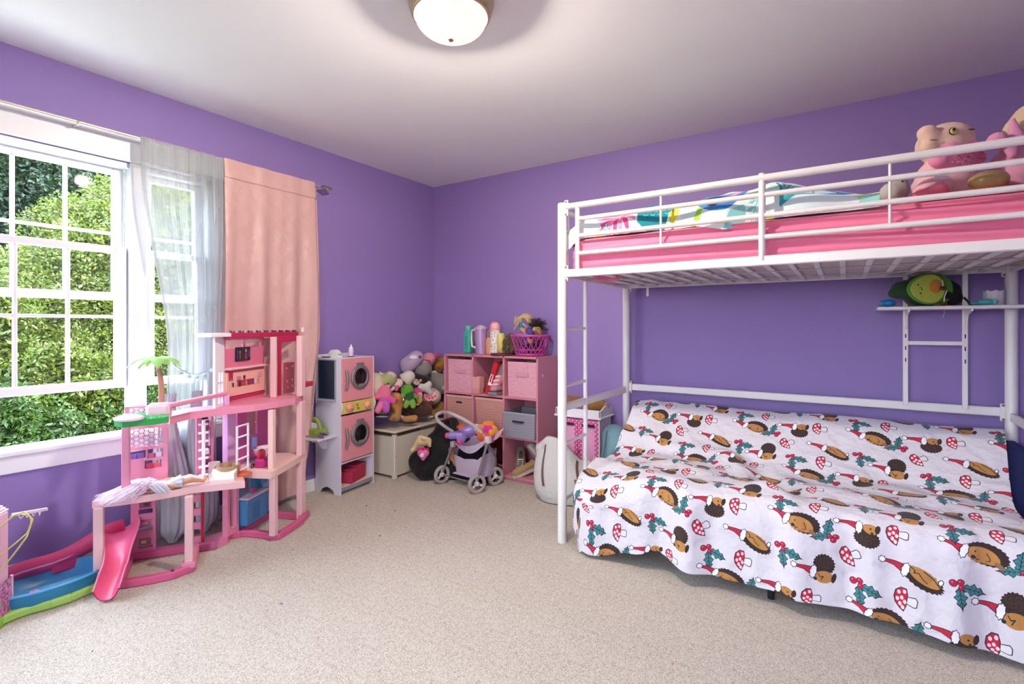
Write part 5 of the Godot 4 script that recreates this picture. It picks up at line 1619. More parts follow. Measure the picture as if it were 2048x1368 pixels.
func blob_mesh(bones: Array, cell: float, k: float, fur := 0.0) -> ArrayMesh:
	var lo := Vector3.ONE * 1e9
	var hi := -lo
	for b in bones:
		var r: float = maxf(b[2], b[3]) + k
		for e in 2:
			lo = lo.min(b[e] - Vector3.ONE * r)
			hi = hi.max(b[e] + Vector3.ONE * r)
	lo -= Vector3.ONE * cell * 1.5
	hi += Vector3.ONE * cell * 1.5
	var n := Vector3i(((hi - lo) / cell).ceil()) + Vector3i.ONE
	var sx := 1
	var sy := n.x
	var sz := n.x * n.y
	var field := PackedFloat32Array()
	field.resize(sz * n.z)
	field.fill(1.0)
	for b in bones:
		var a: Vector3 = b[0]
		var ba: Vector3 = b[1] - a
		var l2 := maxf(ba.length_squared(), 1e-9)
		var ra: float = b[2]
		var dr: float = b[3] - ra
		var rm: float = maxf(b[2], b[3]) + k + cell * 2.0
		var i0 := Vector3i(((a.min(b[1]) - Vector3.ONE * rm - lo) / cell).floor()).max(Vector3i.ZERO)
		var i1 := Vector3i(((a.max(b[1]) + Vector3.ONE * rm - lo) / cell).ceil()).min(n - Vector3i.ONE)
		for z in range(i0.z, i1.z + 1):
			for y in range(i0.y, i1.y + 1):
				var row := z * sz + y * sy
				for x in range(i0.x, i1.x + 1):
					var pa := lo + Vector3(x, y, z) * cell - a
					var h := clampf(pa.dot(ba) / l2, 0.0, 1.0)
					var d := (pa - ba * h).length() - ra - dr * h
					var f := field[row + x]
					var g := maxf(k - absf(f - d), 0.0) / k
					field[row + x] = minf(f, d) - g * g * k * 0.25
	var idx := {}
	var V := PackedVector3Array()
	var Cc := PackedColorArray()
	var corners := [0, sx, sy, sx + sy, sz, sz + sx, sz + sy, sz + sx + sy]
	var offs := [Vector3(0, 0, 0), Vector3(1, 0, 0), Vector3(0, 1, 0), Vector3(1, 1, 0), Vector3(0, 0, 1), Vector3(1, 0, 1), Vector3(0, 1, 1), Vector3(1, 1, 1)]
	var edges := [[0, 1], [2, 3], [4, 5], [6, 7], [0, 2], [1, 3], [4, 6], [5, 7], [0, 4], [1, 5], [2, 6], [3, 7]]
	for z in n.z - 1:
		for y in n.y - 1:
			for x in n.x - 1:
				var c := z * sz + y * sy + x
				var f0 := field[c] < 0.0
				var mixed := false
				for q in range(1, 8):
					if (field[c + corners[q]] < 0.0) != f0:
						mixed = true
						break
				if not mixed:
					continue
				var s := Vector3.ZERO
				var cnt := 0
				for e in edges:
					var fa := field[c + corners[e[0]]]
					var fb := field[c + corners[e[1]]]
					if (fa < 0.0) != (fb < 0.0):
						s += offs[e[0]].lerp(offs[e[1]], fa / (fa - fb))
						cnt += 1
				var p := lo + (Vector3(x, y, z) + s / cnt) * cell
				idx[c] = V.size()
				V.append(p)
				var best := 1e9
				var col := Color.WHITE
				for b in bones:
					var a: Vector3 = b[0]
					var ba: Vector3 = b[1] - a
					var h := clampf((p - a).dot(ba) / maxf(ba.length_squared(), 1e-9), 0.0, 1.0)
					var d: float = (p - a - ba * h).length() - lerpf(b[2], b[3], h)
					if d < best:
						best = d
						col = b[4]
				Cc.append(col)
	var I := PackedInt32Array()
	for z in range(1, n.z - 1):
		for y in range(1, n.y - 1):
			for x in range(1, n.x - 1):
				var c := z * sz + y * sy + x
				var f := field[c] < 0.0
				for ax in 3:
					var st: int = [sx, sy, sz][ax]
					if (field[c + st] < 0.0) == f:
						continue
					var s1: int = [sy, sz, sx][ax]
					var s2: int = [sz, sx, sy][ax]
					var a: int = idx.get(c, -1)
					var b: int = idx.get(c - s1, -1)
					var d: int = idx.get(c - s1 - s2, -1)
					var e: int = idx.get(c - s2, -1)
					if a < 0 or b < 0 or d < 0 or e < 0:
						continue
					if f:
						I.append_array([a, d, b, a, e, d])
					else:
						I.append_array([a, b, d, a, d, e])
	var N := PackedVector3Array()
	N.resize(V.size())
	for q in range(0, I.size(), 3):
		var nn := (V[I[q + 2]] - V[I[q]]).cross(V[I[q + 1]] - V[I[q]])
		for w in 3:
			N[I[q + w]] += nn
	for q in N.size():
		N[q] = N[q].normalized()
	if fur > 0.0:
		var r := RandomNumberGenerator.new()
		r.seed = 9
		for q in V.size():
			V[q] += N[q] * r.randf_range(-fur, fur)
	var arr := []
	arr.resize(Mesh.ARRAY_MAX)
	arr[Mesh.ARRAY_VERTEX] = V
	arr[Mesh.ARRAY_NORMAL] = N
	arr[Mesh.ARRAY_COLOR] = Cc
	arr[Mesh.ARRAY_INDEX] = I
	var m := ArrayMesh.new()
	m.add_surface_from_arrays(Mesh.PRIMITIVE_TRIANGLES, arr)
	return m

func frame_box(m: MB, o: Vector3, fx: Vector3, fz: Vector3, c: Vector3, s: Vector3, bev := 0.002) -> MB:   # a box given along fx, up, fz from o
	return m.box(o + fx * c.x + Vector3(0, c.y, 0) + fz * c.z, s, Basis(fx, Vector3.UP, fx.cross(Vector3.UP)), bev)

# ---- pool, slides and the pink toy tower beside the dollhouse
func build_pool_side():
	var pool_o := Vector3(0.285, 0, 2.755)
	var blue := M(hx("2f86b4"), 0.3)
	var p := thing("toy_pool", "shallow blue plastic doll pool on the carpet beside the dollhouse", "toy pool", pool_o)
	var ax := (PY(190, 1130, 0.08) - PY(32, 1195, 0.05))
	ax.y = 0
	var L := 0.165
	ax = ax.normalized()
	var sd := ax.cross(Vector3.UP)
	var pt := func(a: float, k: float, y: float) -> Vector3:
		var q := Vector2(signf(cos(a)) * pow(absf(cos(a)), 0.85) * L * 1.15, signf(sin(a)) * pow(absf(sin(a)), 0.85) * 0.135) * k
		return ax * q.x + sd * q.y + Vector3(0, y, 0)
	var wall := MB.new()
	var lv := [[0.9, 0.0], [1.0, 0.012], [1.03, 0.075], [1.05, 0.082], [1.03, 0.086], [0.99, 0.08], [0.95, 0.02], [0.0, 0.016]]
	wall.grid(48, lv.size() - 1, func(u: float, v: float):
		var i := mini(int(round(v * (lv.size() - 1))), lv.size() - 1)
		return pt.call(TAU * u, lv[i][0], lv[i][1]))
	part(wall, "basin", blue, p)
	var rim0 := []
	for k in 41:
		rim0.append(pt.call(TAU * k / 40.0, 1.035, 0.083))
	part(MB.new().tube(rim0, 0.0065, 6, false), "rim", M(hx("3f98c4"), 0.3), p)
	part(MB.new().bar(pt.call(0.35, 0.92, 0.045), pt.call(1.9, 0.9, 0.055), 0.008, 0.03, Vector3.UP, 0.004), "step", M(hx("4fa0c8"), 0.3), p)
	var fl := PY(68, 1180, 0.03)
	var star := MB.new()
	for k in 5:
		var a := k * TAU / 5
		star.ball(Vector3(cos(a) * 0.011, 0.004, sin(a) * 0.011), Vector3(0.008, 0.004, 0.008), Basis(), 5)
	star.ball(Vector3(0, 0.005, 0), Vector3(0.008, 0.005, 0.008), Basis(), 5)
	single(star, "toy_flower", M(hx("d98cc4"), 0.5), Vector3(fl.x, 0.018, fl.z), "tiny pink toy flower on the pool bottom", "toy")
	# lime lawn edge
	var lime := M(hx("a3cc62"), 0.5)
	var go := Vector3(0.42, 0, 2.78)
	var lawn := thing("lawn_strip", "lime green plastic lawn strip curving in front of the doll pool", "toy", go)
	var lp := []
	for q in [[-6, 1242], [25, 1228], [60, 1216], [100, 1206], [140, 1193], [175, 1178], [205, 1168]]:
		lp.append(PY(q[0], q[1], 0.02))
	for i in lp.size() - 1:
		var a: Vector3 = lp[i] - go
		var b: Vector3 = lp[i + 1] - go
		a.y = 0.019
		b.y = 0.019
		var e := (b - a).normalized() * 0.007
		part(MB.new().bar(a - e, b + e, 0.05, 0.036, Vector3.UP, 0.01), "lawn_piece", lime, lawn)
	# big slide: a trough dropping from the lower deck to the carpet
	var pinkp := M(hx("e65f86"), 0.3)
	var so := Vector3(0.45, 0, 2.62)
	var sl := thing("toy_slide", "glossy pink toy slide running down past the dollhouse's front post", "slide", so)
	var path := [PY(236, 1058, 0.165), PY(240, 1080, 0.155), PY(238, 1112, 0.12), PY(232, 1150, 0.07), PY(212, 1200, 0.012)]
	var wid := [0.05, 0.055, 0.042, 0.04, 0.042]
	var curve := Curve3D.new()
	for i in path.size():
		curve.add_point(path[i] - so, (path[maxi(i - 1, 0)] - path[mini(i + 1, path.size() - 1)]) * 0.18, (path[mini(i + 1, path.size() - 1)] - path[maxi(i - 1, 0)]) * 0.18)
	var TL := curve.get_baked_length()
	for lay in 2:
		var g := MB.new()
		g.grid(16, 40, func(u: float, v: float):
			var c := curve.sample_baked(v * TL)
			var d := (curve.sample_baked(minf(v * TL + 0.01, TL)) - curve.sample_baked(maxf(v * TL - 0.01, 0.0))).normalized()
			var s := d.cross(Vector3.UP).normalized()
			var w := 0.078 - 0.034 * sm(0.15, 0.7, v)
			var a := (u - 0.5) * 2.0
			var lift := pow(absf(a), 3.0) * (0.05 + 0.01 * v) * (1.0 - 0.3 * sm(0.85, 1.0, v))
			return c + s * a * w * (1.0 + 0.05 * lay) + Vector3(0, maxf(lift - 0.004 * lay, 0.003 - c.y), 0))
		part(g, "trough" if lay == 0 else "trough_shell", pinkp if lay == 0 else M(hx("d8456e"), 0.35), sl)
	for s in [-1.0, 1.0]:
		var rim := []
		for k in 18:
			var v := k / 17.0
			var c := curve.sample_baked(v * TL)
			var d := (curve.sample_baked(minf(v * TL + 0.01, TL)) - curve.sample_baked(maxf(v * TL - 0.01, 0.0))).normalized()
			var w := 0.079 - 0.034 * sm(0.15, 0.7, v)
			rim.append(c + d.cross(Vector3.UP).normalized() * s * w + Vector3(0, (0.05 + 0.01 * v) * (1.0 - 0.3 * sm(0.85, 1.0, v)), 0))
		part(MB.new().tube(rim, 0.004, 6), "rim", M(hx("e77c9c"), 0.3), sl)
	# second slide lying along the wall
	var s2 := Vector3(0.1, 0, 2.7)
	var sl2 := thing("tube_slide", "long deep pink half-tube slide lying along the skirting behind the pool", "slide", s2)
	var q0 := Vector3(0.115, 0.055, 2.93)
	var q1 := Vector3(0.135, 0.15, 2.45)
	var g2 := MB.new()
	g2.grid(14, 30, func(u: float, v: float):
		var c := q0.lerp(q1, v) - s2
		c.y += 0.012 * sin(v * 9.0)
		var a := lerpf(PI * 0.02, PI * 1.12, u) + 0.5
		var r := 0.055 + 0.012 * sm(0.5, 0.9, v)
		return c + Vector3(cos(a) * r, 0, 0) * -1.0 + Vector3(0, -sin(a) * r * 0.9 + 0.012, 0))
	part(g2, "chute", M(hx("d2406c"), 0.35), sl2)
	var rm := []
	for k in 14:
		var v := k / 13.0
		var c := q0.lerp(q1, v) - s2
		rm.append(c + Vector3(0.052, 0.01 + 0.012 * sin(v * 9.0), 0))
	part(MB.new().tube(rm, 0.005, 6), "rim", M(hx("e88aa6"), 0.35), sl2)
	part(MB.new().box(q0.lerp(q1, 0.55) - s2 + Vector3(0.03, -0.04, 0), Vector3(0.04, 0.05, 0.1), Basis(), 0.008), "support", M(hx("c93a66"), 0.4), sl2)
	# pink tower with flower panel, crane arm and yellow hose
	var tb := PY(10, 1252, 0.0)
	var to := Vector3(tb.x - 0.045, 0, tb.z + 0.04)
	var tw := thing("toy_tower", "pale pink toy tower with a flowered base panel and looped yellow hose", "toy", to)
	var tx := Vector3(0.62, 0, -0.78).normalized()
	var bas := Basis(tx, Vector3.UP, tx.cross(Vector3.UP))
	var fz := tx.cross(Vector3.UP)
	part(MB.new().box(Vector3(0, 0.018, 0), Vector3(0.11, 0.036, 0.1), bas, 0.004), "lime_foot", M(hx("8fc63c"), 0.5), tw)
	part(MB.new().box(Vector3(0, 0.235, 0), Vector3(0.09, 0.4, 0.085), bas, 0.006), "shaft", M(hx("e9b7cd"), 0.4), tw)
	for k in 3:
		part(MB.new().box(Vector3(0, 0.437 + 0.009 * k, 0), Vector3(0.09 - 0.012 * k, 0.008, 0.085 - 0.012 * k), bas, 0.003), "cap", M(hx("f0c8da"), 0.4), tw)
	var im := Image.create(192, 256, false, Image.FORMAT_RGB8)
	im.fill(hx("c98ab0"))
	var r := RandomNumberGenerator.new()
	r.seed = 2
	for k in 210:
		fill_poly(im, oval(Vector2(r.randf() * 192, r.randf() * 256), Vector2.ONE * r.randf_range(5, 12), 0, 8, 0.2), [hx("b23a7a"), hx("d86aa4"), hx("7a4f78"), hx("8aa07a"), hx("e7a3c8"), hx("a83a6a")][r.randi() % 6])
	var fm := MB.new()
	fm.flat()
	for s in [-1.0, 1.0]:
		var n: Vector3 = fz * s * 0.052
		fm.quad_uv(n - tx * 0.052 + Vector3(0, 0.17, 0), n + tx * 0.052 + Vector3(0, 0.17, 0), n + tx * 0.052 + Vector3(0, 0.038, 0), n - tx * 0.052 + Vector3(0, 0.038, 0))
		n = tx * s * 0.052
		fm.quad_uv(n - fz * 0.052 + Vector3(0, 0.17, 0), n + fz * 0.052 + Vector3(0, 0.17, 0), n + fz * 0.052 + Vector3(0, 0.038, 0), n - fz * 0.052 + Vector3(0, 0.038, 0))
	part(fm, "flower_panel", M(Color(1, 1, 1), 0.5, {"map": tex(im)}), tw, "panel printed with magenta flowers")
	for s in [[-1, -1], [1, -1], [1, 1], [-1, 1]]:
		part(MB.new().box(tx * 0.05 * s[0] + fz * 0.05 * s[1] + Vector3(0, 0.1, 0), Vector3(0.008, 0.145, 0.008), bas, 0.001), "panel_edge", M(hx("e9b7cd"), 0.4), tw)
	var top := PD(95, 1018, tb) - to
	var arm0 := PD(24, 1030, tb) - to
	var arm := MB.new()
	arm.bar(arm0, top, 0.006, 0.012, Vector3.UP, 0.002)
	for k in 4:
		var a := arm0.lerp(top, 0.15 + 0.2 * k)
		arm.tube([a, a.lerp(top, 0.12) - Vector3(0, 0.02, 0), a.lerp(top, 0.3)], 0.0022, 5)
	part(arm, "bracket_arm", M(hx("e6c2d4"), 0.4), tw)
	var hose := M(hx("d9cf72"), 0.45)
	for q in [[[28, 1030], [55, 1020], [72, 1035], [60, 1070], [30, 1110], [4, 1140]], [[10, 1105], [35, 1085], [62, 1062], [70, 1040], [66, 1028], [40, 1024], [4, 1052]]]:
		var pts := []
		for a in q:
			pts.append(PD(a[0], a[1], tb) - to + Vector3(0.012, 0, 0.012))
		var cv := Curve3D.new()
		for i in pts.size():
			var tg: Vector3 = (pts[mini(i + 1, pts.size() - 1)] - pts[maxi(i - 1, 0)]) * 0.2
			cv.add_point(pts[i], -tg, tg)
		var fine := []
		for k in 25:
			fine.append(cv.sample_baked(cv.get_baked_length() * k / 24.0))
		part(MB.new().tube(fine, 0.003, 6), "hose", hose, tw)
	part(MB.new().ball(PD(3, 1106, tb) - to + Vector3(0.012, 0, 0.012), Vector3.ONE * 0.009, Basis(), 7), "hose_knob", hose, tw)

# ---- play laundry centre
func build_laundry():
	var K := Vector3(0.259, 0, 1.229)
	var fx := Vector3(-0.116, 0, -0.993).normalized()
	var fz := Vector3(0.993, 0, -0.116).normalized()
	var W := 0.336
	var H := 0.945
	var D := 0.235
	var t := thing("play_laundry", "pink and white wooden play laundry centre with two round-window doors", "play set", K)
	var whitew := M(hx("d8d3dc"), 0.5)
	var pinkw := M(hx("de8f94"), 0.5)
	var grey := M(hx("857e82"), 0.35, {"metallic": 0.35})
	var glass := M(hx("17151a"), 0.12)
	var B := func(c: Vector3, s: Vector3, bev := 0.002) -> MB:
		return frame_box(MB.new(), Vector3.ZERO, fx, fz, c, s, bev)
	# side panels with the wavy front edge and the arched foot
	var side := PackedVector2Array()
	for q in [[0, 0], [0.0, 0.55], [0.01, 0.57], [0.018, 0.59], [0.018, 0.605], [0.01, 0.625], [0.0, 0.65], [0.0, H], [-D, H], [-D, 0], [-0.19, 0], [-0.17, 0.03], [-0.12, 0.048], [-0.07, 0.03], [-0.05, 0]]:
		side.append(Vector2(q[0], q[1]))
	for s in [0.0, W - 0.012]:
		part(MB.new().prism(side, Transform3D(Basis(fz, Vector3.UP, -fx), fx * (s + 0.012)), 0.012), "side_panel", whitew, t)
	part(B.call(Vector3(W / 2, H / 2, -D + 0.004), Vector3(W - 0.02, H - 0.04, 0.008)), "back_panel", whitew, t)
	part(B.call(Vector3(W / 2, H - 0.008, -D / 2), Vector3(W - 0.024, 0.016, D)), "top_board", whitew, t)
	part(B.call(Vector3(W / 2, H + 0.006, -D + 0.012), Vector3(W - 0.02, 0.03, 0.012)), "top_rim", whitew, t)
	part(B.call(Vector3(W / 2, 0.215, -D / 2), Vector3(W - 0.024, 0.012, D - 0.01)), "shelf_board", whitew, t)
	part(B.call(Vector3(W / 2, 0.045, -D / 2), Vector3(W - 0.024, 0.014, D - 0.01)), "shelf_board", M(hx("d9c2a8"), 0.6), t)
	part(B.call(Vector3(W / 2, 0.035, -0.004), Vector3(W - 0.024, 0.03, 0.008)), "plinth", M(hx("8f8a92"), 0.6), t)
	for d in 2:
		var y: float = [0.79, 0.385][d]
		var hgt: float = [0.30, 0.315][d]
		var door := part(B.call(Vector3(W / 2, y, -0.002), Vector3(W - 0.03, hgt, 0.012), 0.003), "door", pinkw, t)
		var c := fx * (W * 0.55) + Vector3(0, y + 0.012, 0) + fz * 0.004
		var bs := Basis(fx, fz, Vector3.UP)
		part(MB.new().lathe([Vector2(0.062, 0), Vector2(0.088, 0.0), Vector2(0.09, 0.008), Vector2(0.082, 0.016), Vector2(0.074, 0.014), Vector2(0.068, 0.02), Vector2(0.062, 0.012), Vector2(0.062, 0)], 34, Transform3D(bs, c)), "porthole_ring", grey, door)
		part(MB.new().lathe([Vector2(0, 0.006), Vector2(0.04, 0.008), Vector2(0.063, 0.006)], 30, Transform3D(bs, c)), "porthole_glass", glass, door)
		part(frame_box(MB.new(), Vector3.ZERO, fx, fz, Vector3(W * 0.55, y + 0.105, 0.009), Vector3(0.07, 0.02, 0.008), 0.003), "porthole_hinge", grey, door)
		part(frame_box(MB.new(), Vector3.ZERO, fx, fz, Vector3(W * 0.58, y - 0.045, 0.014), Vector3(0.06, 0.018, 0.006), 0.004), "porthole_latch", M(hx("9a9498"), 0.3, {"metallic": 0.4}), door)
		var hp := []
		for k in 9:
			var s := k / 8.0
			hp.append(fx * 0.05 + Vector3(0, y - 0.07 + 0.14 * s, 0) + fz * (0.006 + 0.014 * sin(PI * s)) + fx * 0.004 * sin(PI * s))
		part(MB.new().tube(hp, [0.010, 0.011, 0.0105, 0.01, 0.01, 0.01, 0.0105, 0.011, 0.010], 8), "handle", grey, door)
	# yellow control strip with two knobs
	var strip := frame_box(MB.new(), Vector3.ZERO, fx, fz, Vector3(W / 2, 0.595, 0.002), Vector3(W - 0.026, 0.08, 0.012), 0.002)
	part(strip, "control_strip", M(hx("d2bf5e"), 0.5), t)
	for x in [0.075, 0.25]:
		var kb: Vector3 = fx * x + Vector3(0, 0.596, 0) + fz * 0.008
		var kn := part(MB.new().lathe([Vector2(0, 0.026), Vector2(0.022, 0.024), Vector2(0.026, 0.018), Vector2(0.027, 0.0), Vector2(0, 0)], 20, Transform3D(Basis(fx, fz, Vector3.UP), kb)), "knob", M(hx("e59a86"), 0.45), t)
		part(MB.new().bar(kb + fz * 0.028 - fx * 0.018, kb + fz * 0.028 + fx * 0.018, 0.01, 0.008, fz, 0.002), "knob_grip", M(hx("ea9f8a"), 0.45), kn)
	for q in [[0.155, 0.607], [0.165, 0.58]]:
		part(MB.new().lathe([Vector2(0.006, 0), Vector2(0.009, 0), Vector2(0.009, 0.002), Vector2(0.006, 0.002)], 14, Transform3D(Basis(fx, fz, Vector3.UP), fx * q[0] + Vector3(0, q[1], 0) + fz * 0.0085)), "printed_mark", M(hx("4c4328"), 0.6), t)
	# blackboard on the left side, fold-out ironing shelf and bracket
	var out := -fx
	part(MB.new().box(fz * -0.118 + out * 0.004 + Vector3(0, 0.79, 0), Vector3(0.165, 0.29, 0.01), Basis(fz, Vector3.UP, fx), 0.006), "board_frame", M(hx("8c8f9c"), 0.4), t)
	part(MB.new().box(fz * -0.118 + out * 0.009 + Vector3(0, 0.795, 0), Vector3(0.148, 0.265, 0.004), Basis(fz, Vector3.UP, fx), 0.003), "blackboard", M(hx("1d2a3c"), 0.35), t)
	part(MB.new().box(fz * -0.118 + out * 0.016 + Vector3(0, 0.652, 0), Vector3(0.16, 0.012, 0.022), Basis(fz, Vector3.UP, fx), 0.004), "chalk_ledge", M(hx("a7a9b4"), 0.4), t)
	part(MB.new().box(fz * -0.125 + out * 0.085 + Vector3(0, 0.408, 0), Vector3(0.2, 0.014, 0.17), Basis(fz, Vector3.UP, fx), 0.005), "ironing_shelf", whitew, t)
	var brk := PackedVector2Array([Vector2(0, 0), Vector2(0.13, 0), Vector2(0.12, -0.02), Vector2(0.08, -0.03), Vector2(0.06, -0.06), Vector2(0.04, -0.085), Vector2(0.0, -0.09)])
	part(MB.new().prism(brk, Transform3D(Basis(out, Vector3.UP, out.cross(Vector3.UP)), fz * -0.125 + Vector3(0, 0.4, 0)), 0.012), "shelf_bracket", whitew, t)
	part(MB.new().box(fz * -0.15 + out * 0.08 + Vector3(0, 0.421, 0), Vector3(0.13, 0.012, 0.13), Basis(fz, Vector3.UP, fx), 0.005), "iron_pad", M(hx("8d8580"), 0.7), t)
	# things on it
	var io := K + fz * -0.16 + out * 0.08 + Vector3(0, 0.428, 0)
	var iron := thing("toy_iron", "green and white toy iron on the fold-out shelf", "toy iron", io)
	iron.scale = Vector3.ONE * 1.25
	var green := M(hx("8ea63c"), 0.4)
	var ip := PackedVector2Array()
	for k in 15:
		var a := PI * k / 14.0
		ip.append(Vector2(-0.05 + 0.1 * k / 14.0, 0.036 * pow(sin(a * 0.55 + 0.02), 0.6) + 0.006))
	ip.append(Vector2(0.05, -0.042))
	for k in 15:
		var a := PI * (14 - k) / 14.0
		ip.append(Vector2(0.05 - 0.1 * k / 14.0, -0.036 * pow(sin(a * 0.55 + 0.02), 0.6) - 0.006))
	part(MB.new().prism(ip, Transform3D(Basis(fz, -out, Vector3.UP), Vector3(0, 0, 0)), 0.03), "body", green, iron)
	var hp2 := []
	for k in 13:
		var a := PI * k / 12.0
		hp2.append(fz * -0.046 * cos(a) + Vector3(0, 0.026 + 0.056 * sin(a), 0))
	part(MB.new().tube(hp2, 0.0105, 8), "handle", green, iron)
	part(MB.new().box(Vector3(0, 0.044, 0), Vector3(0.06, 0.034, 0.02), Basis(fz, Vector3.UP, fx), 0.01), "water_tank", M(hx("cfe0e2"), 0.3), iron)
	var ro := K + fz * -0.05 + out * 0.1 + Vector3(0, 0.415, 0)
	var ring := thing("purple_scissors", "small purple toy scissors beside the toy iron", "toy", ro)
	for s in [-1, 1]:
		var rp := []
		for k in 17:
			var a := TAU * k / 16.0
			rp.append(fz * (0.016 * s + 0.013 * cos(a)) + out * 0.012 * sin(a) + Vector3(0, 0.024 + 0.01 * sin(a), 0))
		part(MB.new().tube(rp, 0.0034, 6, false), "finger_loop", M(hx("6d2f86"), 0.4), ring)
	part(MB.new().box(Vector3(0, 0.01, 0) + out * 0.02, Vector3(0.05, 0.02, 0.016), Basis(fz, Vector3.UP, fx), 0.004), "blade_guard", M(hx("6f6a72"), 0.4), ring)
	# dome lamp shape and baby bottle on top
	var dm := K + fx * 0.05 + fz * -0.1 + Vector3(0, H, 0)
	var dome := thing("toy_dial", "half-round white toy clock dial standing on the laundry centre", "toy", dm)
	var dp := PackedVector2Array()
	for k in 17:
		var a := PI * k / 16.0
		dp.append(Vector2(0.05 * cos(a), 0.056 * sin(a)))
	part(MB.new().prism(dp, Transform3D(Basis(fz, Vector3.UP, fz.cross(Vector3.UP)), -out * 0.02), 0.04), "dial", M(hx("dfe2dc"), 0.45), dome)
	part(MB.new().box(fx * 0.0 + Vector3(0, 0.026, 0) + fz * 0.045 , Vector3(0.02, 0.003, 0.03), Basis(fz, Vector3.UP, fx), 0.001), "dial_mark", M(hx("8f8f8c"), 0.5), dome)
	part(MB.new().box(out * 0.034 + fz * -0.05 + Vector3(0, 0.004, 0), Vector3(0.06, 0.007, 0.03), Basis(fz, Vector3.UP, fx), 0.002), "base_strip", M(hx("4a4748"), 0.5), dome)
	var bo := K + fx * 0.175 + fz * -0.07 + Vector3(0, H, 0)
	var bt := thing("doll_bottle", "small clear doll bottle with white nipple on the laundry centre", "bottle", bo)
	part(MB.new().lathe([Vector2(0, 0), Vector2(0.018, 0), Vector2(0.019, 0.012), Vector2(0.016, 0.022), Vector2(0.02, 0.034), Vector2(0.019, 0.05), Vector2(0.015, 0.056), Vector2(0, 0.057)], 18), "bottle", M(hx("d6c6dc"), 0.15, {"coat": 0.5}), bt)
	part(MB.new().lathe([Vector2(0.015, 0.056), Vector2(0.016, 0.066), Vector2(0.012, 0.068), Vector2(0.006, 0.075), Vector2(0.007, 0.083), Vector2(0.0, 0.092)], 16), "nipple_cap", M(hx("e8e2e2"), 0.4), bt)
	part(MB.new().lathe([Vector2(0.0192, 0.0), Vector2(0.0195, 0.003), Vector2(0.0185, 0.006)], 16), "base_ring", M(hx("3a3840"), 0.5), bt)
	# crimson fabric box on the bottom shelf
	var fo := K + fx * 0.19 + fz * -0.075 + Vector3(0, 0.052, 0)
	var fb := thing("fabric_box", "crimson folded fabric box in the laundry centre's bottom shelf", "box", fo)
	var rot := Basis(Vector3.UP, 0.25) * Basis(fx, Vector3.UP, fx.cross(Vector3.UP))
	part(MB.new().box(Vector3(0, 0.045, 0), Vector3(0.2, 0.09, 0.11), rot, 0.006), "box_body", M(hx("b02648"), 0.8), fb)
	part(MB.new().box(fx * 0.05 + Vector3(0, 0.099, 0) - fz * 0.01, Vector3(0.11, 0.012, 0.1), rot * Basis(Vector3(0, 0, 1), 0.06), 0.004), "flap", M(hx("bb2e50"), 0.8), fb)
	part(MB.new().box(-fx * 0.075 + Vector3(0, 0.094, 0), Vector3(0.08, 0.006, 0.1), rot * Basis(Vector3(0, 0, 1), -0.05), 0.002), "flap", M(hx("a82244"), 0.8), fb)

# ---- toy chest and the plush pile on it
func soft(called: String, label: String, at: Vector3, bones: Array, extra := [], cell := 0.0085, group := "plush toys piled on the toy chest", turn := 0.0, kj := 0.014) -> Node3D:
	var t := thing(called, label, "plush toy", at, group)
	var b2 := []
	var W := func(a: Array) -> Vector3:
		return (rt * a[0] + Vector3(0, a[1], 0) - fw * a[2]).rotated(Vector3.UP, turn)
	for b in bones:
		b2.append([W.call(b[0]), W.call(b[1]), b[2], b[3], hx(b[4]).srgb_to_linear()])
	blob_part(b2, "body", t, cell, kj, {"rough": 0.95, "rim": 0.35, "bump": [fluff, 0.16, 14.0]})
	for e in extra:      # [name, place, radii, colour, roughness]
		var rr: Array = e[2]
		part(MB.new().ball(W.call(e[1]), Vector3(rr[0], rr[1], rr[2]), Basis(rt, Vector3.UP, -fw), 8), e[0], M(hx(e[3]), e[4] if e.size() > 4 else 0.4), t)
	return t

var fluff: NoiseTexture2D

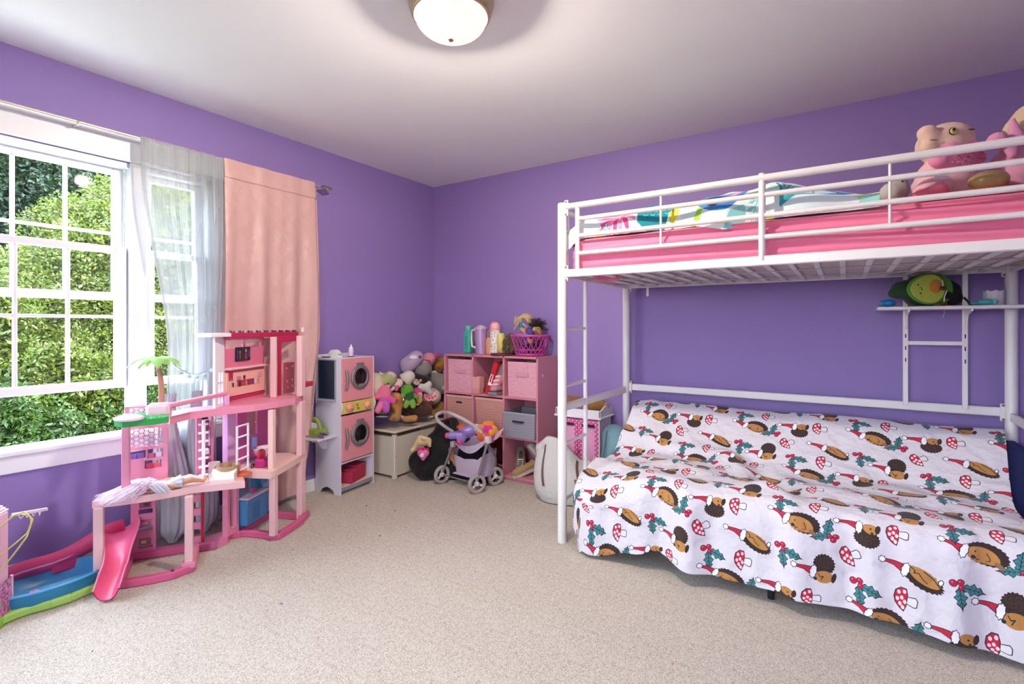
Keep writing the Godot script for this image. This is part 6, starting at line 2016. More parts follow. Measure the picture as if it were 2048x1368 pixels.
func build_chest():
	fluff = noise_tex(0.09, 256, FastNoiseLite.TYPE_SIMPLEX, null, 17, 3)
	var K := Vector3(0.300, 0, 0.765)
	var fx := Vector3(-0.03, 0, -0.999).normalized()
	var fz := Vector3(0.999, 0, -0.03).normalized()
	var W := 0.60
	var D := 0.285
	var cw := M(hx("d5c8b4"), 0.5)
	var t := thing("toy_chest", "cream painted wooden toy chest under the plush pile with its lid ajar", "chest", K)
	var B := func(c: Vector3, s: Vector3, bev := 0.002) -> MB:
		return frame_box(MB.new(), Vector3.ZERO, fx, fz, c, s, bev)
	part(B.call(Vector3(W / 2, 0.17, -0.02), Vector3(W - 0.05, 0.30, 0.012)), "front_panel", cw, t)
	part(B.call(Vector3(W / 2, 0.17, -D + 0.02), Vector3(W - 0.05, 0.30, 0.012)), "back_panel", cw, t)
	part(B.call(Vector3(W / 2, 0.03, -D / 2), Vector3(W - 0.05, 0.012, D - 0.04)), "bottom", cw, t)
	for s in [0.02, W - 0.02]:
		part(B.call(Vector3(s, 0.17, -D / 2), Vector3(0.012, 0.30, D - 0.05)), "side_panel", cw, t)
	for s in [0.0125, W - 0.0125]:
		for d in [-0.0125, -D + 0.0125]:
			part(B.call(Vector3(s, 0.17, d), Vector3(0.032, 0.34, 0.032), 0.004), "leg", cw, t)
	part(frame_box(MB.new(), Vector3.ZERO, fx, fz, Vector3(W / 2, 0.362, -D / 2), Vector3(W + 0.03, 0.018, D + 0.03), 0.005), "lid", cw, t)
	part(B.call(Vector3(0.0125, 0.175, 0.004), Vector3(0.006, 0.006, 0.004)), "screw", M(hx("3a342e"), 0.5), t)
	# plush toys, from the lid upwards; places are read on upright planes a hand's breadth apart
	soft("plush_bear", "shaggy dark brown plush bear slumped in the middle of the chest lid", PX(828, 818, 0.2), [[[-0.05, 0, 0], [0.06, 0, 0], 0.062, 0.07, "4a2a1c"], [[0.09, 0.01, 0.0], [0.11, 0.0, 0.02], 0.05, 0.045, "54301f"], [[-0.06, -0.03, 0.05], [-0.03, -0.055, 0.08], 0.03, 0.028, "43261a"], [[0.03, 0.03, 0.06], [0.05, 0.03, 0.075], 0.03, 0.02, "40241a"]], [["ear", [0.14, 0.05, 0.0], [0.02, 0.02, 0.012], "5a3524", 0.9]], 0.0085, "plush toys piled on the toy chest")
	soft("plush_lion", "orange-maned plush lion with tan legs beside the brown bear", PX(790, 812, 0.2), [[[0.0, 0.05, 0], [0.01, 0.01, 0.0], 0.06, 0.055, "b5742c"], [[-0.01, -0.03, 0.02], [-0.01, -0.075, 0.05], 0.038, 0.034, "a9783f"], [[0.03, -0.03, 0.04], [0.03, -0.078, 0.07], 0.03, 0.03, "a9783f"], [[0.02, 0.07, 0.03], [0.02, 0.06, 0.04], 0.035, 0.03, "c98a44"]], [["nose", [0.03, 0.06, 0.08], [0.008, 0.006, 0.005], "3a2418"]])
	soft("plush_slipper", "golden tan plush paw lying at the chest's front edge", PX(818, 838, 0.285), [[[-0.03, 0, 0], [0.045, 0.006, 0], 0.022, 0.027, "b98245"], [[-0.05, 0.012, 0], [-0.06, 0.02, 0], 0.014, 0.012, "d8c6a8"]], [])
	soft("plush_bear", "caramel plush bear curled at the chest end beside the pink shelf", PX(872, 822, 0.2), [[[0.0, 0.01, 0], [0.05, 0.02, -0.02], 0.055, 0.05, "9c7238"], [[-0.03, 0.0, 0.04], [-0.02, -0.02, 0.05], 0.03, 0.028, "ab8040"], [[-0.05, -0.01, 0.03], [-0.05, -0.04, 0.05], 0.016, 0.02, "d9c59a"], [[0.03, 0.06, 0.0], [0.05, 0.055, 0.02], 0.03, 0.025, "a57a3c"]], [["snout", [-0.03, -0.035, 0.075], [0.02, 0.01, 0.01], "e8d8b8", 0.9]])
	soft("plush_dish", "dark grey plush bowl with a brown kitten behind the laundry centre", PX(762, 826, 0.18), [[[-0.06, 0, 0], [0.05, -0.01, 0], 0.03, 0.032, "3c3638"], [[0.0, 0.02, 0.03], [0.03, 0.015, 0.035], 0.018, 0.015, "9a6a52"], [[-0.05, 0.03, 0.02], [-0.03, 0.035, 0.02], 0.02, 0.018, "6f6a72"]], [["rim_trim", [0.02, -0.02, 0.045], [0.05, 0.006, 0.01], "b9b4b4", 0.8]])
	soft("plush_dragon", "pink and violet tie-dye plush with spread limbs beside the laundry centre", PX(768, 796, 0.22), [[[0.0, 0.045, 0], [0.005, 0.04, 0.0], 0.052, 0.05, "e0708f"], [[0.0, 0.0, 0.0], [0.01, -0.03, 0.0], 0.045, 0.04, "c85fa4"], [[-0.04, 0.02, 0.03], [-0.075, 0.0, 0.05], 0.024, 0.018, "e8657f"], [[0.05, 0.0, 0.03], [0.085, -0.015, 0.05], 0.024, 0.024, "d7509a"], [[-0.02, -0.05, 0.03], [-0.03, -0.085, 0.06], 0.027, 0.025, "e5709c"], [[0.03, -0.05, 0.04], [0.035, -0.08, 0.07], 0.026, 0.024, "b95ab8"], [[-0.03, 0.085, 0.0], [-0.05, 0.1, 0.0], 0.014, 0.006, "ee92a8"], [[0.03, 0.085, 0.0], [0.05, 0.1, 0.0], 0.014, 0.006, "ee92a8"]], [])
	soft("plush_ball", "large cream round plush half hidden behind the laundry centre", PX(748, 772, 0.12), [[[0, 0.0, 0], [0.0, 0.02, 0], 0.095, 0.085, "d2bfa0"]], [], 0.011)
	soft("plush_cat", "sage green rounded plush cat with sleepy eyes above the pink dragon", PX(775, 760, 0.18), [[[-0.012, -0.01, 0], [0.02, 0.012, 0], 0.062, 0.055, "a3a56c"], [[0.025, 0.035, 0.015], [0.04, 0.03, 0.015], 0.03, 0.028, "cdb6ac"], [[-0.05, 0.045, 0], [-0.058, 0.06, 0], 0.016, 0.008, "c9c8a0"]], [["eye_patch", [-0.045, 0.018, 0.042], [0.016, 0.026, 0.012], "27221e", 0.7], ["eye", [0.02, -0.02, 0.062], [0.012, 0.004, 0.004], "4a4a2a", 0.5], ["nose", [-0.012, -0.028, 0.064], [0.006, 0.004, 0.004], "3a3a2a", 0.5]])
	soft("plush_kitten", "little white and pink plush kitten tucked beside the green cat", PX(792, 771, 0.2), [[[0.0, 0.01, 0], [0.02, 0.02, 0.0], 0.034, 0.036, "dcc3bc"], [[-0.02, -0.01, 0.02], [-0.03, -0.03, 0.03], 0.022, 0.016, "e8ded6"], [[0.015, -0.01, 0.03], [0.01, -0.03, 0.035], 0.016, 0.014, "cf5f84"]], [["nose", [0.0, 0.0, 0.045], [0.006, 0.005, 0.004], "b84a6a"]])
	soft("plush_acorn", "brown plush with a wide cream band leaning against the wall", PX(806, 764, 0.1), [[[-0.025, -0.02, 0], [0.0, 0.0, 0], 0.062, 0.066, "6a4630"], [[0.022, 0.02, 0], [0.05, 0.045, 0], 0.062, 0.05, "d9d0bd"]], [], 0.0085, "plush toys piled on the toy chest", 0.0, 0.006)
	soft("plush_frog", "bright green plush turtle in a dark green vest in the pile's centre", PX(818, 788, 0.26), [[[-0.01, 0.035, 0], [-0.02, 0.03, 0], 0.045, 0.045, "5c9e2c"], [[0.01, -0.005, 0.01], [0.012, -0.03, 0.02], 0.036, 0.036, "23512a"], [[-0.005, -0.06, 0.045], [-0.012, -0.085, 0.06], 0.022, 0.021, "79a83c"], [[0.04, -0.06, 0.045], [0.045, -0.085, 0.06], 0.022, 0.022, "79a83c"], [[-0.045, -0.005, 0.03], [-0.05, -0.03, 0.04], 0.016, 0.014, "86a23c"], [[0.055, -0.01, 0.02], [0.075, -0.025, 0.03], 0.016, 0.014, "6f8a38"]], [["tag", [-0.03, -0.035, 0.062], [0.006, 0.01, 0.002], "e8e4d8"]])
	soft("plush_cow", "black and white plush cow lying across the top of the pile", PX(836, 760, 0.16), [[[-0.03, 0.02, 0], [0.06, -0.005, 0], 0.04, 0.04, "1f1a1a"], [[-0.02, -0.05, 0], [0.0, -0.07, 0], 0.05, 0.045, "241d1c"], [[-0.015, -0.01, 0.03], [0.0, -0.02, 0.035], 0.022, 0.02, "c9c0b4"]], [["snout", [0.0, 0.0, 0.05], [0.012, 0.014, 0.012], "c99a86", 0.8], ["snout", [0.03, 0.0, 0.05], [0.012, 0.014, 0.012], "cfa28c", 0.8]])
	soft("plush_rabbit", "small off-white plush rabbit lying on the cow plush", PX(850, 776, 0.22), [[[-0.04, 0.0, 0], [0.01, 0.0, 0], 0.034, 0.036, "cfcac2"], [[0.02, 0.02, 0.0], [0.035, 0.03, 0.0], 0.03, 0.026, "d6d1c8"], [[0.03, -0.02, 0.0], [0.05, -0.04, 0.0], 0.026, 0.024, "c6c1b8"], [[-0.03, 0.04, 0.0], [-0.02, 0.055, 0.0], 0.014, 0.012, "d9d4cc"], [[0.01, 0.04, 0.0], [0.02, 0.06, 0.0], 0.013, 0.011, "d9d4cc"]], [])
	soft("plush_elephant", "large grey plush elephant on the right of the pile next to the shelf", PX(872, 765, 0.13), [[[-0.04, 0.03, 0], [0.05, 0.0, 0.0], 0.07, 0.075, "8b837c"], [[0.0, -0.04, 0.0], [0.04, -0.06, 0.0], 0.06, 0.05, "958d86"], [[-0.02, 0.08, 0.01], [-0.01, 0.09, 0.01], 0.028, 0.02, "c9c2b8"], [[0.07, 0.03, 0.03], [0.08, -0.03, 0.04], 0.028, 0.03, "cfcac0"]], [], 0.0095)
	soft("plush_bird", "hot pink plush bird with a yellow belly in front of the pile", PX(834, 792, 0.27), [[[0.0, 0.03, 0], [0.01, 0.02, 0], 0.038, 0.036, "c8336c"], [[0.02, -0.02, 0.015], [0.022, -0.035, 0.02], 0.027, 0.026, "cf9a3c"], [[0.03, 0.012, 0.03], [0.034, 0.01, 0.03], 0.018, 0.016, "dfa9a8"]], [["beak", [0.01, -0.062, 0.035], [0.016, 0.008, 0.008], "d8b894", 0.7], ["eye", [0.034, 0.014, 0.05], [0.004, 0.004, 0.003], "2a1a1a"]])
	var gr := soft("plush_grapefruit", "pink grapefruit-slice plush cushion with cream rind propped on the pile", PX(864, 795, 0.24), [[[-0.02, -0.012, 0], [0.02, 0.008, 0], 0.058, 0.058, "d8c4a4"]], [])
	var n := (-fw * 0.8 + Vector3(-0.1, 0.55, 0)).normalized()
	var rx := rt
	var ux := n.cross(rx).normalized()
	var pb := Basis(rx, n, -ux)
	var disc := MB.new()
	disc.lathe([Vector2(0, 0.004), Vector2(0.05, 0.003), Vector2(0.062, -0.002)], 26, Transform3D(pb, n * 0.052 + rx * 0.004))
	part(disc, "fruit_face", M(hx("e9a3b4"), 0.8), gr)
	for k in 9:
		var a := TAU * k / 9.0
		var d := rx * cos(a) + ux * sin(a)
		var e := rx * cos(a + 0.5) + ux * sin(a + 0.5)
		var w := MB.new()
		w.flat()
		w.tri(n * 0.0575 + rx * 0.004 + d * 0.008, n * 0.0575 + rx * 0.004 + d * 0.05, n * 0.0575 + rx * 0.004 + e * 0.05)
		part(w, "fruit_segment", M(hx("cf3f62"), 0.8), gr)
	soft("plush_hippo", "pale lilac smooth plush with a white oval tag at the top of the pile", PX(824, 724, 0.1), [[[-0.03, -0.02, 0], [0.035, 0.035, 0], 0.068, 0.062, "b49bb4"], [[-0.06, -0.055, 0.02], [-0.04, -0.07, 0.02], 0.028, 0.03, "b8a0b8"]], [["tag", [0.022, 0.042, 0.056], [0.034, 0.02, 0.008], "dcd4dc", 0.5], ["eye", [0.075, 0.045, 0.045], [0.014, 0.012, 0.01], "4a3440", 0.4]], 0.0095)
	soft("plush_pig", "pink plush pig's head with darker ear resting on top of the pile", PX(856, 720, 0.1), [[[0.0, 0.0, 0], [0.01, 0.01, 0], 0.06, 0.056, "d58c98"], [[0.0, -0.02, 0.045], [0.005, -0.035, 0.04], 0.03, 0.022, "b8406c"], [[0.065, 0.035, 0], [0.085, 0.045, 0], 0.026, 0.024, "b54a74"]], [])
	soft("plush_koala", "grey plush in a knitted hood below the lilac plush", PX(846, 740, 0.15), [[[-0.01, 0.0, 0], [0.02, 0.01, 0], 0.06, 0.058, "857c78"], [[0.01, 0.05, 0.0], [0.03, 0.045, 0.0], 0.03, 0.024, "b8b0a8"], [[-0.03, -0.04, 0.0], [0.0, -0.05, 0.0], 0.04, 0.035, "7b736f"]], [])
	soft("plush_bear", "golden plush bear peeking out above the grey elephant by the shelf", PX(880, 730, 0.1), [[[-0.02, 0.01, 0], [0.03, 0.02, 0], 0.048, 0.05, "a8742c"], [[-0.03, -0.02, 0.02], [0.0, -0.04, 0.03], 0.03, 0.028, "9a6626"], [[-0.04, 0.055, 0], [-0.035, 0.06, 0], 0.02, 0.018, "b07c34"], [[0.0, -0.03, 0.04], [0.01, -0.04, 0.045], 0.02, 0.016, "7a4a20"]], [])
	# black bag slumped in front of the chest, with a teddy and a heart-shaped plush in it
	var bo := Vector3(0.55, 0, 0.50)
	var bag := thing("black_bag", "large soft black bag slumped on the carpet between toy chest and pink shelf", "bag", bo)
	var bk := hx("100e11").srgb_to_linear()
	blob_part([[Vector3(-0.12, 0.13, 0.13), Vector3(-0.05, 0.11, 0.14), 0.085, 0.09, bk], [Vector3(-0.08, 0.07, 0.12), Vector3(0.1, 0.07, 0.0), 0.07, 0.07, bk], [Vector3(-0.06, 0.24, 0.0), Vector3(0.0, 0.30, -0.06), 0.1, 0.1, bk], [Vector3(-0.05, 0.37, -0.06), Vector3(0.02, 0.40, -0.09), 0.055, 0.05, bk], [Vector3(0.05, 0.2, -0.04), Vector3(0.3, 0.16, -0.09), 0.12, 0.1, bk], [Vector3(0.1, 0.3, -0.08), Vector3(0.3, 0.26, -0.11), 0.07, 0.06, bk], [Vector3(0.1, 0.08, -0.03), Vector3(0.38, 0.08, -0.09), 0.08, 0.08, bk]], "body", bag, 0.013, 0.05, {"rough": 0.85, "rim": 0.1, "bump": [fluff, 0.2, 3.0]})
	var strap := MB.new()
	strap.tube([Vector3(0.0, 0.42, -0.04), Vector3(0.06, 0.44, -0.02), Vector3(0.11, 0.36, 0.0), Vector3(0.12, 0.24, 0.06)], 0.012, 6)
	part(strap, "strap", M(hx("17151a"), 0.8), bag)
	soft("plush_teddy", "small cream teddy lying face down on the black bag", PZ(847, 884, 0.70), [[[-0.03, 0, 0], [0.03, 0.005, 0], 0.03, 0.032, "cbae80"], [[-0.05, -0.01, 0.01], [-0.065, -0.04, 0.02], 0.016, 0.014, "c8aa7c"], [[-0.065, -0.04, 0.02], [-0.08, -0.055, 0.03], 0.014, 0.016, "d2b68a"], [[0.045, 0.02, 0.015], [0.05, -0.02, 0.03], 0.015, 0.014, "c4a678"], [[0.02, 0.03, 0.02], [0.0, 0.035, 0.03], 0.016, 0.014, "d4b98c"], [[-0.015, 0.035, 0.0], [-0.03, 0.035, 0.01], 0.016, 0.014, "d4b98c"]], [], 0.006, "plush toys around the doll stroller", 0.0, 0.008)
	soft("plush_heart", "pink fringed heart plush with a white face on the black bag", PZ(846, 909, 0.745), [[[-0.016, 0.012, 0], [0.0, -0.03, 0], 0.026, 0.014, "d2579a"], [[0.02, 0.012, 0], [0.002, -0.03, 0], 0.026, 0.014, "d86c9c"], [[-0.03, 0.036, 0], [-0.02, 0.04, 0], 0.013, 0.012, "b8174e"], [[0.0, 0.042, 0], [0.004, 0.044, 0], 0.013, 0.012, "c01c54"], [[0.03, 0.036, 0], [0.036, 0.03, 0], 0.013, 0.012, "b8174e"]], [["face", [-0.004, 0.0, 0.02], [0.018, 0.016, 0.008], "e6dfe4", 0.7], ["eye", [-0.01, 0.004, 0.028], [0.003, 0.004, 0.002], "3a2a34"], ["eye", [0.004, 0.005, 0.028], [0.003, 0.004, 0.002], "3a2a34"]], 0.005, "plush toys around the doll stroller", 0.0, 0.006)

# ---- pink cube shelf and what it holds
func weave_tex(a: Color, b: Color, c: Color) -> ImageTexture:
	var im := Image.create(128, 128, false, Image.FORMAT_RGB8)
	im.fill(c)
	for j in 8:
		for i in 4:
			var o := Vector2(i * 32 + (16 if j % 2 else 0), j * 16)
			fill_poly(im, [o + Vector2(2, 3), o + Vector2(16, 1), o + Vector2(30, 3), o + Vector2(30, 12), o + Vector2(16, 14), o + Vector2(2, 12)], a if j % 2 else b)
	return tex(im)

func basket_box(m: MB, c: Vector3, w0: float, w1: float, h: float, d0: float, d1: float, th := 0.006) -> MB:   # open box, w0/d0 at the foot, w1/d1 at the rim
	m.flat()
	var P := func(k: int, top: bool, inn: bool) -> Vector3:
		var w := (w1 if top else w0) / 2 - (th if inn else 0.0)
		var d := (d1 if top else d0) / 2 - (th if inn else 0.0)
		var s: Array = [[-1, -1], [1, -1], [1, 1], [-1, 1]][k % 4]
		return c + Vector3(s[0] * w, h if top else (th if inn else 0.0), s[1] * d)
	for k in 4:
		m.quad_uv(P.call(k, true, false), P.call(k + 1, true, false), P.call(k + 1, false, false), P.call(k, false, false), Rect2(0, 0, w1 / 0.08, h / 0.08))
		m.quad_uv(P.call(k + 1, true, true), P.call(k, true, true), P.call(k, false, true), P.call(k + 1, false, true), Rect2(0, 0, w1 / 0.08, h / 0.08))
		m.quad(P.call(k, true, true), P.call(k + 1, true, true), P.call(k + 1, true, false), P.call(k, true, false))
	m.quad(P.call(0, false, false), P.call(1, false, false), P.call(2, false, false), P.call(3, false, false))
	m.quad(P.call(3, false, true), P.call(2, false, true), P.call(1, false, true), P.call(0, false, true))
	return m

const SX := [0.397, 0.693, 0.99, 1.294]

func build_cubes():
	var at := Vector3(0.845, 0, 0.16)
	var pinkw := M(hx("c9828f"), 0.5)
	var inner := M(hx("b97684"), 0.55)
	var t := thing("cube_shelf", "pink nine-cube storage shelf against the purple wall", "shelf", at)
	var zf := 0.312
	var zb := 0.018
	for i in 4:
		part(mb(at).box(Vector3(SX[i] + (0.008 if i == 0 else -0.008 if i == 3 else 0.0), 0.47, (zf + zb) / 2), Vector3(0.016, 0.94, zf - zb), Basis(), 0.002), "upright", pinkw, t)
	for y in [0.03, 0.327, 0.628, 0.932]:
		part(mb(at).box(Vector3(0.8455, y, (zf + zb) / 2), Vector3(SX[3] - SX[0] - 0.004, 0.016, zf - zb), Basis(), 0.002), "shelf_board", pinkw, t)
	part(mb(at).box(Vector3(0.8455, 0.012, zf - 0.02), Vector3(0.88, 0.024, 0.014)), "plinth", pinkw, t)
	part(mb(at).box(Vector3(0.8455, 0.47, zb + 0.002), Vector3(0.88, 0.93, 0.004), Basis(), 0), "back_panel", inner, t)
	part(mb(at).box(Vector3(SX[3] + 0.001, 0.80, 0.24), Vector3(0.003, 0.02, 0.014), Basis(Vector3.RIGHT, 0.7), 0), "sticker", M(hx("d9c9d4"), 0.4), t)
	# fabric bins, top row
	var fab := M(hx("d79cab"), 0.85, {"rim": 0.25, "bump": [noise_tex(0.02, 256, FastNoiseLite.TYPE_SIMPLEX_SMOOTH, null, 31, 3), 0.4, 5.0]})
	for k in 2:
		var i: int = [0, 2][k]
		var c := Vector3((SX[i] + SX[i + 1]) / 2 + [0.01, 0.004][k], 0.636, 0.16)
		var b := thing("fabric_bin", ["pink fabric bin in the shelf's upper cube beside the plush pile", "pink fabric bin in the shelf's upper cube below the doll basket"][k], "storage bin", c, "fabric bins in the pink shelf")
		part(basket_box(MB.new(), Vector3.ZERO, 0.25, 0.258, 0.262, 0.26, 0.262), "bin", fab, b)
		part(MB.new().box(Vector3(0, 0.168, 0.138), Vector3(0.11, 0.028, 0.006), Basis(), 0.002), "handle", M(hx("cd8fa0"), 0.85), b)
		part(MB.new().box(Vector3(0, 0.258, 0.131), Vector3(0.256, 0.008, 0.004), Basis(), 0.001), "hem", M(hx("e0aab6"), 0.85), b)
	# woven plastic baskets, middle row
	var wv := weave_tex(hx("dba79b"), hx("d29a8e"), hx("9c6358"))
	var wm := M(Color(1, 1, 1), 0.6, {"map": wv})
	for i in 2:
		var c := Vector3((SX[i] + SX[i + 1]) / 2, 0.336, 0.165)
		var b := thing("woven_basket", ["peach woven plastic basket with oval grip in the cube behind the stroller handle", "peach woven plastic basket in the middle cube behind the stroller"][i], "basket", c, "woven baskets in the pink shelf")
		part(basket_box(MB.new(), Vector3.ZERO, 0.235, 0.262, 0.27, 0.24, 0.262), "basket", wm, b)
		part(MB.new().box(Vector3(0, 0.262, 0.131), Vector3(0.264, 0.018, 0.006), Basis(), 0.002), "rim", M(hx("dba99c"), 0.5), b)
		var gp := PackedVector2Array()
		for q in 20:
			var a := TAU * q / 20.0
			gp.append(Vector2(0.042 * signf(cos(a)) * pow(absf(cos(a)), 0.5), 0.014 * signf(sin(a)) * pow(absf(sin(a)), 0.6)))
		part(MB.new().prism(gp, Transform3D(Basis(), Vector3(0, 0.215, 0.126)), 0.004), "grip_plate", M(hx("d49c90"), 0.5), b)
		var gq := PackedVector2Array()
		for q in gp:
			gq.append(q * Vector2(0.82, 0.6))
		part(MB.new().prism(gq, Transform3D(Basis(), Vector3(0, 0.215, 0.128)), 0.0035), "grip_hole", M(hx("3a1f22") if i == 0 else hx("c08a80"), 0.8), b)
	# grey woven storage box pulled forward
	var gc := Vector3(1.142, 0.336, 0.205)
	var gb := thing("woven_storage_box", "grey woven storage box pulled out of the pink shelf over the shoes", "storage box", gc)
	part(basket_box(MB.new(), Vector3.ZERO, 0.262, 0.282, 0.19, 0.24, 0.27), "drawer", M(Color(1, 1, 1), 0.7, {"map": weave_tex(hx("a5a1aa"), hx("9b97a2"), hx("7c7884"))}), gb)
	part(MB.new().box(Vector3(0, 0.186, 0.135), Vector3(0.286, 0.01, 0.008), Basis(), 0.003), "rim", M(hx("a9a6b0"), 0.6), gb)
	part(MB.new().bar(Vector3(-0.05, 0.125, 0.139), Vector3(0.05, 0.125, 0.139), 0.012, 0.014, Vector3.UP, 0.004), "pull", M(hx("2e2c33"), 0.4), gb)
	# leaning red game box, small pink card box and grey boots in the middle cube
	var rb := Vector3(0.80, 0.636, 0.2)
	var game := thing("game_box", "flat red game box leaning in the shelf's middle cube", "box", rb)
	var tilt := Basis(Vector3.BACK, -0.36)
	part(MB.new().box(tilt * Vector3(0.02, 0.14, 0), Vector3(0.04, 0.265, 0.2), tilt, 0.002), "box", M(hx("c81f28"), 0.45), game)
	part(MB.new().box(tilt * Vector3(0.02, 0.13, 0.1012), Vector3(0.026, 0.09, 0.002), tilt, 0.001), "white_label", M(hx("efe9e2"), 0.5), game)
	part(MB.new().box(tilt * Vector3(0.02, 0.14, 0.1025), Vector3(0.013, 0.06, 0.001), tilt, 0.0005), "label_stripe", M(hx("a81822"), 0.5), game)
	var pc := Vector3(0.735, 0.637, 0.29)
	var card := thing("pink_card_box", "small open pink card box beside the red game box", "box", pc)
	part(basket_box(MB.new(), Vector3(0, 0.04, 0), 0.07, 0.07, 0.09, 0.06, 0.06, 0.003), "box", M(hx("d99a94"), 0.7), card)
	part(MB.new().box(Vector3(0.0, 0.02, 0.0), Vector3(0.066, 0.04, 0.056), Basis(), 0.001), "base", M(hx("cf8d88"), 0.7), card)
	for k in 2:
		var so := [Vector3(0.925, 0.637, 0.235), Vector3(0.905, 0.637, 0.12)][k] as Vector3
		var b := thing("winter_boot", ["grey and pink winter boot in the shelf's middle cube, sole forward", "grey plush-lined winter boot behind the pink one in the cube"][k], "boot", so, "winter boots in the shelf")
		var gray := hx("77737c").srgb_to_linear()
		var pk := hx("c97f8a").srgb_to_linear()
		blob_part([[Vector3(-0.03, 0.04, 0.06), Vector3(-0.025, 0.045, -0.04), 0.036, 0.036, gray if k else pk], [Vector3(-0.03, 0.08, 0.03), Vector3(0.0, 0.14, 0.0), 0.036, 0.04, gray if k else pk], [Vector3(0.0, 0.15, 0.0), Vector3(0.015, 0.2, -0.01), 0.038, 0.042, gray]], "upper", b, 0.008, 0.015, {"rough": 0.8})
		part(MB.new().box(Vector3(-0.03, 0.012, 0.01), Vector3(0.085, 0.024, 0.17), Basis(), 0.01), "sole", M(hx("8b8188"), 0.7), b)
		part(MB.new().box(Vector3(-0.03, 0.032, 0.01), Vector3(0.088, 0.014, 0.172), Basis(), 0.006), "sole_band", M(hx("5d5a62"), 0.7), b)
		for q in 3:
			part(MB.new().bar(Vector3(-0.06, 0.075 + q * 0.03, 0.068 - q * 0.012), Vector3(0.01, 0.085 + q * 0.03, 0.066 - q * 0.012), 0.006, 0.012, Vector3.UP, 0.002), "strap", M(hx("ddd3d8"), 0.7), b)
	# shoes in the bottom cube
	var shoe := func(called: String, label: String, o: Vector3, rot: Basis, up: String, sole: String, ins: String):
		var s := thing(called, label, "shoe", o, "shoes in the bottom cube")
		var c := hx(up).srgb_to_linear()
		var bb := []
		for q in [[Vector3(0, 0.03, 0.075), Vector3(0, 0.035, 0.02), 0.03, 0.034], [Vector3(0.022, 0.045, 0.0), Vector3(0.02, 0.05, -0.07), 0.013, 0.013], [Vector3(-0.022, 0.045, 0.0), Vector3(-0.02, 0.05, -0.07), 0.013, 0.013], [Vector3(-0.016, 0.055, -0.08), Vector3(0.016, 0.055, -0.08), 0.016, 0.016], [Vector3(0, 0.025, 0.0), Vector3(0, 0.025, -0.07), 0.028, 0.028]]:
			bb.append([rot * q[0], rot * q[1], q[2], q[3], c])
		blob_part(bb, "upper", s, 0.006, 0.01, {"rough": 0.8})
		var sp := PackedVector2Array()
		for k in 24:
			var a := TAU * k / 24.0
			sp.append(Vector2(0.036 * cos(a) * (1.0 + 0.15 * sin(a)), 0.108 * sin(a)))
		part(MB.new().prism(sp, Transform3D(rot * Basis(Vector3.RIGHT, Vector3.BACK, Vector3.DOWN), rot * Vector3(0, 0.022, 0)), 0.022), "sole", M(hx(sole), 0.6), s)
		part(MB.new().ball(rot * Vector3(0, 0.055, -0.03), Vector3(0.018, 0.006, 0.045), rot, 8), "insole", M(hx(ins), 0.8), s)
		for k in 3:
			part(MB.new().bar(rot * Vector3(-0.022, 0.066 - k * 0.003, 0.012 + k * 0.016), rot * Vector3(0.022, 0.066 - k * 0.003, 0.012 + k * 0.016), 0.007, 0.005, rot * Vector3.UP, 0.001), "lace", M(hx("d6cdb8"), 0.7), s)
	shoe.call("sneaker", "tan slip-on shoe with orange lining tipped towards the room in the bottom cube", Vector3(1.135, 0.055, 0.225), Basis(Vector3.UP, -0.6) * Basis(Vector3.RIGHT, 0.3), "a58a5c", "c9c2b4", "d08a3a")
	shoe.call("sneaker", "striped beige sneaker standing on its toe at the left of the bottom cube", Vector3(1.065, 0.12, 0.18), Basis(Vector3.UP, 0.5) * Basis(Vector3.RIGHT, 0.9), "6a6058", "cdbf9a", "3a3430")
	shoe.call("sneaker", "pale knit shoe propped upright at the right of the bottom cube", Vector3(1.2, 0.185, 0.2), Basis(Vector3.UP, -0.5) * Basis(Vector3.RIGHT, -0.9), "b3a79e", "cfc8c0", "6a625e")
	shoe.call("sneaker", "dark shoe lying behind the tan slip-on in the bottom cube", Vector3(1.10, 0.042, 0.10), Basis(Vector3.UP, 1.3), "2e2a2e", "b9b2a2", "1c1a1c")
	# ---- on top of the shelf
	var y := 0.9405
	var z := 0.17
	var b1 := thing("water_bottle", "square teal water bottle at the end of the row on the pink shelf", "bottle", Vector3(0.542, y, z), "bottles on the pink shelf")
	var teal := M(hx("3fae9b"), 0.4)
	part(MB.new().box(Vector3(0, 0.094, 0), Vector3(0.066, 0.188, 0.066), Basis(), 0.01), "body", teal, b1)
	part(MB.new().lathe([Vector2(0.03, 0.186), Vector2(0.024, 0.2), Vector2(0.024, 0.206)], 18), "neck", teal, b1)
	part(MB.new().lathe([Vector2(0.026, 0.204), Vector2(0.027, 0.208), Vector2(0.027, 0.228), Vector2(0.024, 0.231), Vector2(0, 0.231)], 20), "cap", M(hx("4fbcab"), 0.4), b1)
	for k in 5:
		part(MB.new().box(Vector3(0, 0.135 - k * 0.021, 0.0335), Vector3(0.012 + 0.004 * (k % 2), 0.012, 0.001), Basis(), 0), "printed_letter", M(hx("2a7f72"), 0.5), b1)
	var b2 := thing("tumbler", "tall lilac tumbler with quilted sparkle sides, cream handle and straw lid", "tumbler", Vector3(0.672, y, z), "bottles on the pink shelf")
	var im := Image.create(128, 128, false, Image.FORMAT_RGB8)
	im.fill(hx("a98ab8"))
	for j in 8:
		for i in 8:
			var o := Vector2(i * 16, j * 16)
			fill_poly(im, [o + Vector2(0, 6), o + Vector2(8, 0), o + Vector2(16, 6), o + Vector2(16, 10), o + Vector2(8, 4), o + Vector2(0, 10)], hx("e0c8e6") if i % 2 else hx("cfa8cc"))
